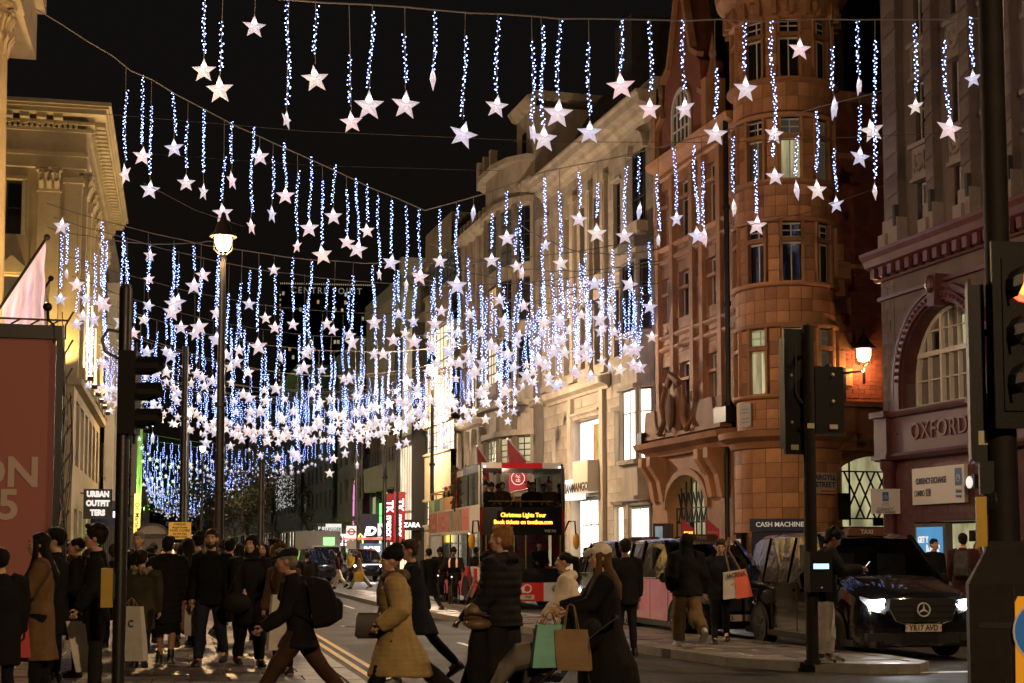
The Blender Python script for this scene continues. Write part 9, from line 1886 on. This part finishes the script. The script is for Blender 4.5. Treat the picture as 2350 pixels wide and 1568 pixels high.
person('young man with headphones in dark jacket in front of the blue poster', 2143, 33, 200, 1.78, 0.12, arms=POCK, hair=('short', 'hair_dark'), top=('jacket', 'cloth_black', dict(puff=0.01)), detail=2)
S, J = person('man in dark coat with grey backpack seen from behind at the exchange doorway', 2210, 29.5, -25, 1.86, 0.12, arms=((6, 6, 20), (6, 6, 20)), hair=('short', 'hair_black'), top=('coat', 'cloth_plum', dict(puff=0.02, hem=-0.3)), detail=2)
backpack('grey patterned backpack on the man at the exchange doorway', J, 'cloth_grey', 0.3, 0.45, 0.18)
person('person in brown beanie cut by the right edge behind the signal cabinet', 2347, 31, 175, 1.72, 0.12, hair=('short', 'hair_brown'), top=('coat', 'cloth_black', {}), hat=('beanie', 'cloth_rust'), detail=3)
person('fair haired woman hidden behind the backpack man at the exchange doorway', 2245, 34, 150, 1.74, 0.12, hair=('long', 'hair_light'), top=('coat', 'cloth_olive', {}), detail=3)
# ---- crowd on the left pavement
person('long dark haired woman in brown coat and pale gloves facing left, near the red pavilion', 95, 15.0, 108, 1.72, None, ((4, 2), (-4, 4)), ((24, 6, 66, 10), (20, 6, 66, 10)), 0, (-4, 0), 'skin_fair', ('long', 'hair_black'), ('coat', 'cloth_camel', dict(hem=-0.46, puff=0.012, flare=0.03)), ('cloth_black', {}))
mb = MB('bag_red'); mb.loft([[(-.1, -.04, 0), (.1, -.04, 0), (.1, .04, 0), (-.1, .04, 0)], [(-.13, -.06, -.34), (.13, -.06, -.34), (.13, .06, -.34), (-.13, .06, -.34)]]); mb.tube([(-.06, 0, 0), (0, 0, .16), (.06, 0, 0)], 0.008, 5); tag(mb.build('gift_bag', None, at(38*SC, 622, 14.6), 0.3), 'small red bag hanging from the gloved woman\'s hand', 'bag')
person('dark haired person in black at the back of the pavilion group', 132, 18.0, 100, 1.79, None, hair=('curly', 'hair_black'), top=('coat', 'cloth_black', {}), detail=2)
person('woman with hair tied back and leopard fur collar facing left', 180, 18.6, 105, 1.70, None, arms=((10, 6, 40, 10), (10, 6, 30)), skin='skin_tan', hair=('bun', 'hair_black'), top=('coat', 'cloth_black', dict(fur='fur_brown', fur2='fur_dark', hem=-0.4, puff=0.015)), detail=1)
person('curly haired man in black jacket facing left beside the left signal pole', 224, 16.0, 100, 1.80, None, arms=((6, 5, 25), (4, 5, 14)), skin='skin_fair', hair=('curly', 'hair_dark'), top=('jacket', 'cloth_black', dict(hem=-0.18)), legsw=('cloth_black2', {}), detail=1)
paper_bag('large white paper bag tilted in front of the leopard collar woman', at(180*SC, 612, 16.6), 0.27, 0.55, 0.12, 'bag_white', R_(CAMF+20), hl=0.1, skew=0.12)
paper_bag('tall white carrier bag right of the left signal pole', at(302*SC, 598, 18.0), 0.27, 0.64, 0.14, 'bag_white', R_(CAMF-10), hl=0.1, skew=0.06, txt='C', txth=0.12)
person('person in black cut by the left edge in front of the pavilion', 4, 14.2, 30, 1.55, None, hair=('short', 'hair_black'), top=('coat', 'cloth_black', dict(puff=0.03)), detail=2)
person('grey haired older man facing us behind the left crowd', 318, 22.5, 178, 1.82, None, hair=('short', 'hair_grey'), top=('jacket', 'cloth_black', dict(hem=-0.2)), arms=((5, 6, 10), (5, 6, 10)), detail=2)
person('short woman in brown coat with cream collar seen from behind', 326, 19.8, 8, 1.61, None, legs=W1, hair=('short', 'hair_dark'), top=('coat', 'cloth_olive', dict(fur='fur_pale', hem=-0.3, puff=0.015)), detail=2)
S, J = person('person in black hooded puffer, skirt and boots walking away at centre of the left crowd', 385, 20.6, 4, 1.74, None, ((10, 6), (-10, 16)), ((4, 10, 14), (4, 10, 14)), 2, (0, 0), 'skin_tan', ('short', 'hair_black'), ('coat', 'cloth_black2', dict(PUF, hem=-0.36)), ('cloth_black', dict(bare=1, skirt=-0.5, boot=0.1)), detail=1)
person('bearded man in black jacket and dark jeans walking towards us', 486, 20.5, 176, 1.85, None, ((-16, 16), (16, 4)), ((6, 8, 16), (-10, 8, 14)), 0, (6, 0), 'skin_fair', ('short', 'hair_brown'), ('jacket', 'cloth_black', dict(hem=-0.14, puff=0.008)), ('cloth_denim', dict(wide=0.012)), beard='hair_brown')
person('woman in dark headscarf and long black coat looking right, beside the bearded man', 576, 20.4, 205, 1.75, None, ((12, 4), (-12, 14)), ((16, 8, 56, 16), (6, 6, 14)), 0, (-35, 0), 'skin_fair', ('none', 'hair_black'), ('coat', 'cloth_black', dict(hem=-0.36, puff=0.02)), ('cloth_black', dict(wide=0.02)), hat=('headscarf', 'cloth_black'))
mb = MB('bag_pink'); mb.lathe([(0.03, 0), (0.036, 0.02), (0.036, 0.14), (0.018, 0.17), (0.018, 0.2)], (0, 0, 0), 10); mat('bottle_pink', (0.42, 0.26, 0.22), 0.4); mb.names = ['bottle_pink']; tag(mb.build('drink_bottle', None, at(560*SC, 604, 20.1), 0, smooth=40), 'small pale pink bottle hanging from the headscarf woman\'s bag', 'bottle')
b = MB('cloth_black2'); b.ell((0, 0, 0), (0.2, 0.1, 0.14), 12, 8); b.tube([(-0.12, 0, 0.1), (0.05, 0.06, 0.5)], 0.008, 4, 'chrome'); tag(b.build('handbag', None, at(542*SC, 603, 20.0), 0, smooth=60), 'black handbag on a thin chain beside the headscarf woman', 'handbag')
person('woman in brown fur trimmed hood behind the flat cap man', 652, 19.0, 160, 1.60, None, hair=('long', 'hair_brown'), top=('coat', 'cloth_brown', dict(fur='fur_brown', hood_up=1, hem=-0.4)), detail=2)
paper_bag('plain cream paper bag in front of the fur hood woman', at(648*SC, 588, 18.2), 0.26, 0.66, 0.12, 'bag_white', R_(CAMF+24), hl=0.08, skew=-0.05)
person('person in black beanie and fur collar behind the bearded man', 455, 25.0, 30, 1.82, None, hair=('short', 'hair_black'), top=('coat', 'cloth_black', dict(fur='fur_pale', puff=0.02)), hat=('beanie', 'cloth_black'), detail=2)
person('woman in dark plum coat walking away behind the headscarf woman', 545, 26.0, 330, 1.74, None, legs=W2, hair=('long', 'hair_black'), top=('coat', 'cloth_plum', dict(hem=-0.4)), detail=2)
person('dark haired woman with hand near her face right of the headscarf woman', 606, 25.0, 170, 1.66, None, hair=('long', 'hair_dark'), top=('coat', 'cloth_black', {}), arms=((10, 6, 20), (40, 10, 90, 20)), detail=2)
paper_bag('dusty pink carrier bag in the gap left of the bearded man', at(428*SC, 590, 21.5), 0.24, 0.42, 0.12, 'bag_pink', R_(10)); paper_bag('cream carrier bag held low by the bearded man', at(447*SC, 592, 20.9), 0.24, 0.46, 0.12, 'bag_white', R_(-20))
FIL = [(150, 26, 20, 'short', 'cloth_black', 'black clad man behind the leopard collar woman'), (262, 24, 15, 'short', 'cloth_navy', 'man hidden behind the left signal pole'), (300, 30, 170, 'long', 'cloth_brown', 'brown coated woman far back by the kiosk'), (352, 33, 185, 'short', 'cloth_black', 'man approaching in front of the kiosk'), (418, 27, 200, 'long', 'cloth_plum', 'long haired woman approaching under the yellow notice'), (405, 37, 10, 'short', 'cloth_black', 'man walking away far under the yellow notice'), (440, 34, 175, 'bun', 'cloth_olive', 'woman with bun approaching left of the black beanie'), (512, 31, 5, 'short', 'cloth_black', 'man walking away right of the bearded man'), (533, 36, 190, 'short', 'cloth_grey', 'grey jacketed man approaching in the middle distance'), (625, 31, 20, 'short', 'cloth_black', 'dark man walking away left of the flat cap man'), (668, 34, 180, 'long', 'cloth_black', 'woman approaching behind the flat cap man'), (590, 40, 182, 'short', 'cloth_navy', 'navy clad man far back in the left crowd'), (478, 42, 8, 'long', 'cloth_brown', 'brown coated woman walking away far back'), (562, 46, 176, 'short', 'cloth_black', 'most distant man in the left crowd'), (705, 40, 5, 'short', 'cloth_black', 'man walking away beyond the flat cap man'), (375, 45, 180, 'short', 'cloth_black2', 'far man in black near the kiosk corner'), (205, 22, 30, 'long', 'cloth_black', 'long haired woman in black behind the curly haired man'), (345, 25, 12, 'short', 'cloth_navy', 'navy clad man left of the hooded puffer'), (430, 24, 8, 'long', 'cloth_black', 'dark woman walking away left of the bearded man'), (528, 23, 14, 'short', 'cloth_black2', 'broad dark man between the bearded man and the headscarf woman'), (632, 24, 175, 'curly', 'cloth_black', 'curly haired woman in black right of the headscarf woman')]
for i, (x, d, ph, hs, c, lab) in enumerate(FIL): person(lab, x, d, ph, 1.62+0.2*rng.random(), None, W1 if i % 2 else W2, AS if i % 2 else AS2, 1, (rng.uniform(-15, 15), 0), rng.choice(['skin_fair', 'skin_tan', 'skin_brown']), (hs, rng.choice(['hair_black', 'hair_dark', 'hair_brown'])), ('coat', c, dict(puff=0.015)), (rng.choice(['cloth_black', 'cloth_denim', 'cloth_black2']), {}), detail=2 if d < 30 else 3, hat=('beanie', 'cloth_black') if i in (3, 7) else None)
# ---- far crossing and carriageway
S, J = person('distant woman in tan coat striding left with a yellow bag', 826, 66, 92, 1.72, 0.0, ((30, 4), (-30, 10)), ((10, 6, 20), (-10, 6, 20)), 3, hair=('long', 'hair_brown'), top=('coat', 'cloth_tan', dict(hem=-0.25)), legsw=('cloth_lightgrey', dict(wide=0.03)), detail=3)
mb = MB('bag_yellow'); mb.box(-0.2, 0.2, -0.08, 0.08, -0.42, 0.0); mb.tube([(-.08, 0, 0), (0, 0, .16), (.08, 0, 0)], 0.012, 5); tag(mb.build('shopping_bag', None, at(823*SC, 572, 65.6), 0.2), 'bright yellow shopping bag carried by the distant tan coat woman', 'bag')
person('distant person in pale trousers and dark top at the far crossing', 779, 66, 60, 1.72, 0.0, W2, AS, 0, hair=('long', 'hair_dark'), top=('jacket', 'cloth_plum', {}), legsw=('cloth_cream', dict(wide=0.03)), detail=3)
person('distant person in yellow jacket behind the tan coat woman', 806, 80, 150, 1.7, 0.0, W1, AS2, 0, hair=('short', 'hair_dark'), top=('jacket', 'cloth_yellow', {}), detail=3)
person('dark figure walking beside the bus rear, left of the cyclists', 985, 40, 30, 1.78, 0.0, W1, AS, 2, hair=('short', 'hair_black'), top=('coat', 'cloth_black', {}), detail=2)
for i, (x, d, lab) in enumerate(((862, 92, 'first distant stroller on the right pavement past the grey car'), (885, 86, 'second distant stroller near the red shop banners'), (905, 96, 'third distant stroller below the black Z shop sign'), (845, 100, 'distant stroller beside the bus shelter poster'), (1345, 47, 'man beyond the cream jumper woman on the right pavement'), (1362, 52, 'woman on the right pavement beyond the taxis'))): person(lab, x, d, 160+i*37, 1.7, 0.12, W1, AS, 0, hair=('short', 'hair_dark'), top=('coat', ['cloth_black', 'cloth_brown', 'cloth_grey'][i % 3], {}), detail=3)
def bicycle(label, loc, rz):
 B = thing('bicycle', label, 'bicycle', loc, rz); mb = MB('tyre')
 for y in (-0.52, 0.52):
  w_ = MB('tyre'); w_.tube([(0, y+0.33*math.cos(t), 0.34+0.33*math.sin(t)) for t in [q*math.pi/12 for q in range(25)]], 0.02, 6); [w_.bar((0, y, 0.34), (0, y+0.32*math.cos(q*0.52), 0.34+0.32*math.sin(q*0.52)), 0.004, m='chrome') for q in range(12)]; w_.build('wheel', B, smooth=60)
 mb = MB('pole_black'); mb.tube([(0, -0.52, 0.34), (0, -0.1, 0.32), (0, 0.4, 0.78), (0, -0.18, 0.78), (0, -0.1, 0.32)], 0.018, 6); mb.tube([(0, -0.52, 0.34), (0, -0.18, 0.78)], 0.012, 6); mb.tube([(0, 0.38, 0.95), (0, 0.4, 0.78), (0, 0.52, 0.34)], 0.016, 6); mb.build('frame', B, smooth=60)
 mb = MB('iron'); mb.tube([(-0.29, 0.33, 1.02), (-0.1, 0.4, 0.98), (0.1, 0.4, 0.98), (0.29, 0.33, 1.02)], 0.015, 6); mb.build('handlebar', B, smooth=60); mb = MB('iron'); mb.ell((0, -0.22, 0.9), (0.07, 0.13, 0.035), 10, 6); mb.tube([(0, -0.2, 0.88), (0, -0.18, 0.75)], 0.014, 5); mb.build('saddle', B, smooth=60); mb = MB('sign_white'); mb.ell((0, 0.45, 0.9), 0.022, 8, 5); mb.build('lamp', B); return B
for x, d, lab, ol in ((1043, 44.2, 'cyclist in black with glowing orange shoulder straps riding beside the bus', 1), (1012, 46.5, 'second cyclist half hidden behind the front rider', 0)):
 l_ = spot(x, d); bicycle('bicycle under the cyclist with orange straps' if ol else 'bicycle under the half hidden cyclist', l_, R_(CAMF+172)); S, J = person(lab, x, d, 172, 1.76, loc=l_+Vector((0, 0, 0.16)), legs=((62, 68), (30, 50)), arms=((40, 16, 20), (40, 16, 20)), lean=14, hair=('short', 'hair_black'), top=('jacket', 'cloth_black', dict(puff=0.02)), detail=2, skin='skin_brown', hat=('beanie', 'cloth_black'))
 q = -0.16+0.92-J['tp'](0).z; S.location += Vector((0, 0, q))
 if ol:
  v = MB('vest_orange'); tp = J['tp']
  for s_ in (-1, 1): v.tube([tp(0.5, -0.05, s_*0.1), tp(0.535, 0.04, s_*0.105), tp(0.46, 0.14, s_*0.11), tp(0.3, 0.165, s_*0.11)], 0.028, 6, flat=0.5)
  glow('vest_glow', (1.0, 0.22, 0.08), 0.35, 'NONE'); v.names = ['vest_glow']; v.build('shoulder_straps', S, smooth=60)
# ---- passengers: upper deck front, open rear deck, driver
def seated(label, bx, by, bz, phi=180, **kw):
 l_ = BS.location + Matrix.Rotation(BS.rotation_euler.z, 3, 'Z') @ Vector((bx, by, bz)); S, J = person(label, 0, 0, phi+12.6, 1.72, loc=l_, legs=((84, 84), (84, 84)), arms=((30, 6, 50, 10), (30, 6, 50, 10)), detail=3, **kw); S.location += Vector((0, 0, -J['tp'](0).z+0.12)); return S
pas = [(-0.95, 0.75, 'cloth_black', ('beanie', 'cloth_black'), 'upper deck passenger in black hat at the near front corner'), (-0.45, 0.75, 'cloth_plum', None, 'bare headed upper deck passenger behind the front glass, left seat'), (0.45, 0.7, 'cloth_black', None, 'upper deck passenger in black, right of the red banner'), (0.95, 0.7, 'cloth_brown', ('santa', 'santa_red'), 'upper deck passenger in red Santa hat at the far front corner'), (-0.6, 1.65, 'cloth_grey', ('beanie', 'cloth_grey'), 'second row upper deck passenger in grey hat'), (0.55, 1.65, 'cloth_black', ('santa', 'santa_red'), 'second row upper deck passenger in red Santa hat, inner seat'), (0.98, 1.65, 'cloth_olive', None, 'second row upper deck passenger by the far window'), (-0.2, 2.6, 'cloth_black', ('beanie', 'cloth_rust'), 'third row upper deck passenger in rust hat')]
for bx, by, c, ht, lab in pas: seated(lab, bx, by, 2.72, hair=('short', 'hair_dark'), top=('jacket', c, {}), hat=ht)
for bx, by, c, ht, lab in ((-0.95, 7.9, 'cloth_black', ('santa', 'santa_red'), 'rearmost open deck passenger in red Santa hat'), (-0.95, 6.9, 'cloth_cream', ('santa', 'santa_red'), 'open deck passenger in cream jumper and red Santa hat'), (-0.85, 5.9, 'cloth_black', ('santa', 'santa_red'), 'open deck passenger in black coat and red Santa hat'), (-0.4, 5.2, 'cloth_brown', None, 'open deck passenger in brown coat behind the cabin'), (-0.35, 8.8, 'cloth_navy', None, 'open deck passenger standing near the tail')): seated(lab, bx, by, 2.78, hair=('long', 'hair_dark'), top=('jacket', c, {}), hat=ht)
seated('bus driver in dark jacket behind the lower windscreen', 0.65, 0.75, 1.0, hair=('short', 'hair_dark'), top=('jacket', 'cloth_navy', {}))
run_jobs()
for o in COL.objects:
 if '_j' in o.keys(): del o['_j']
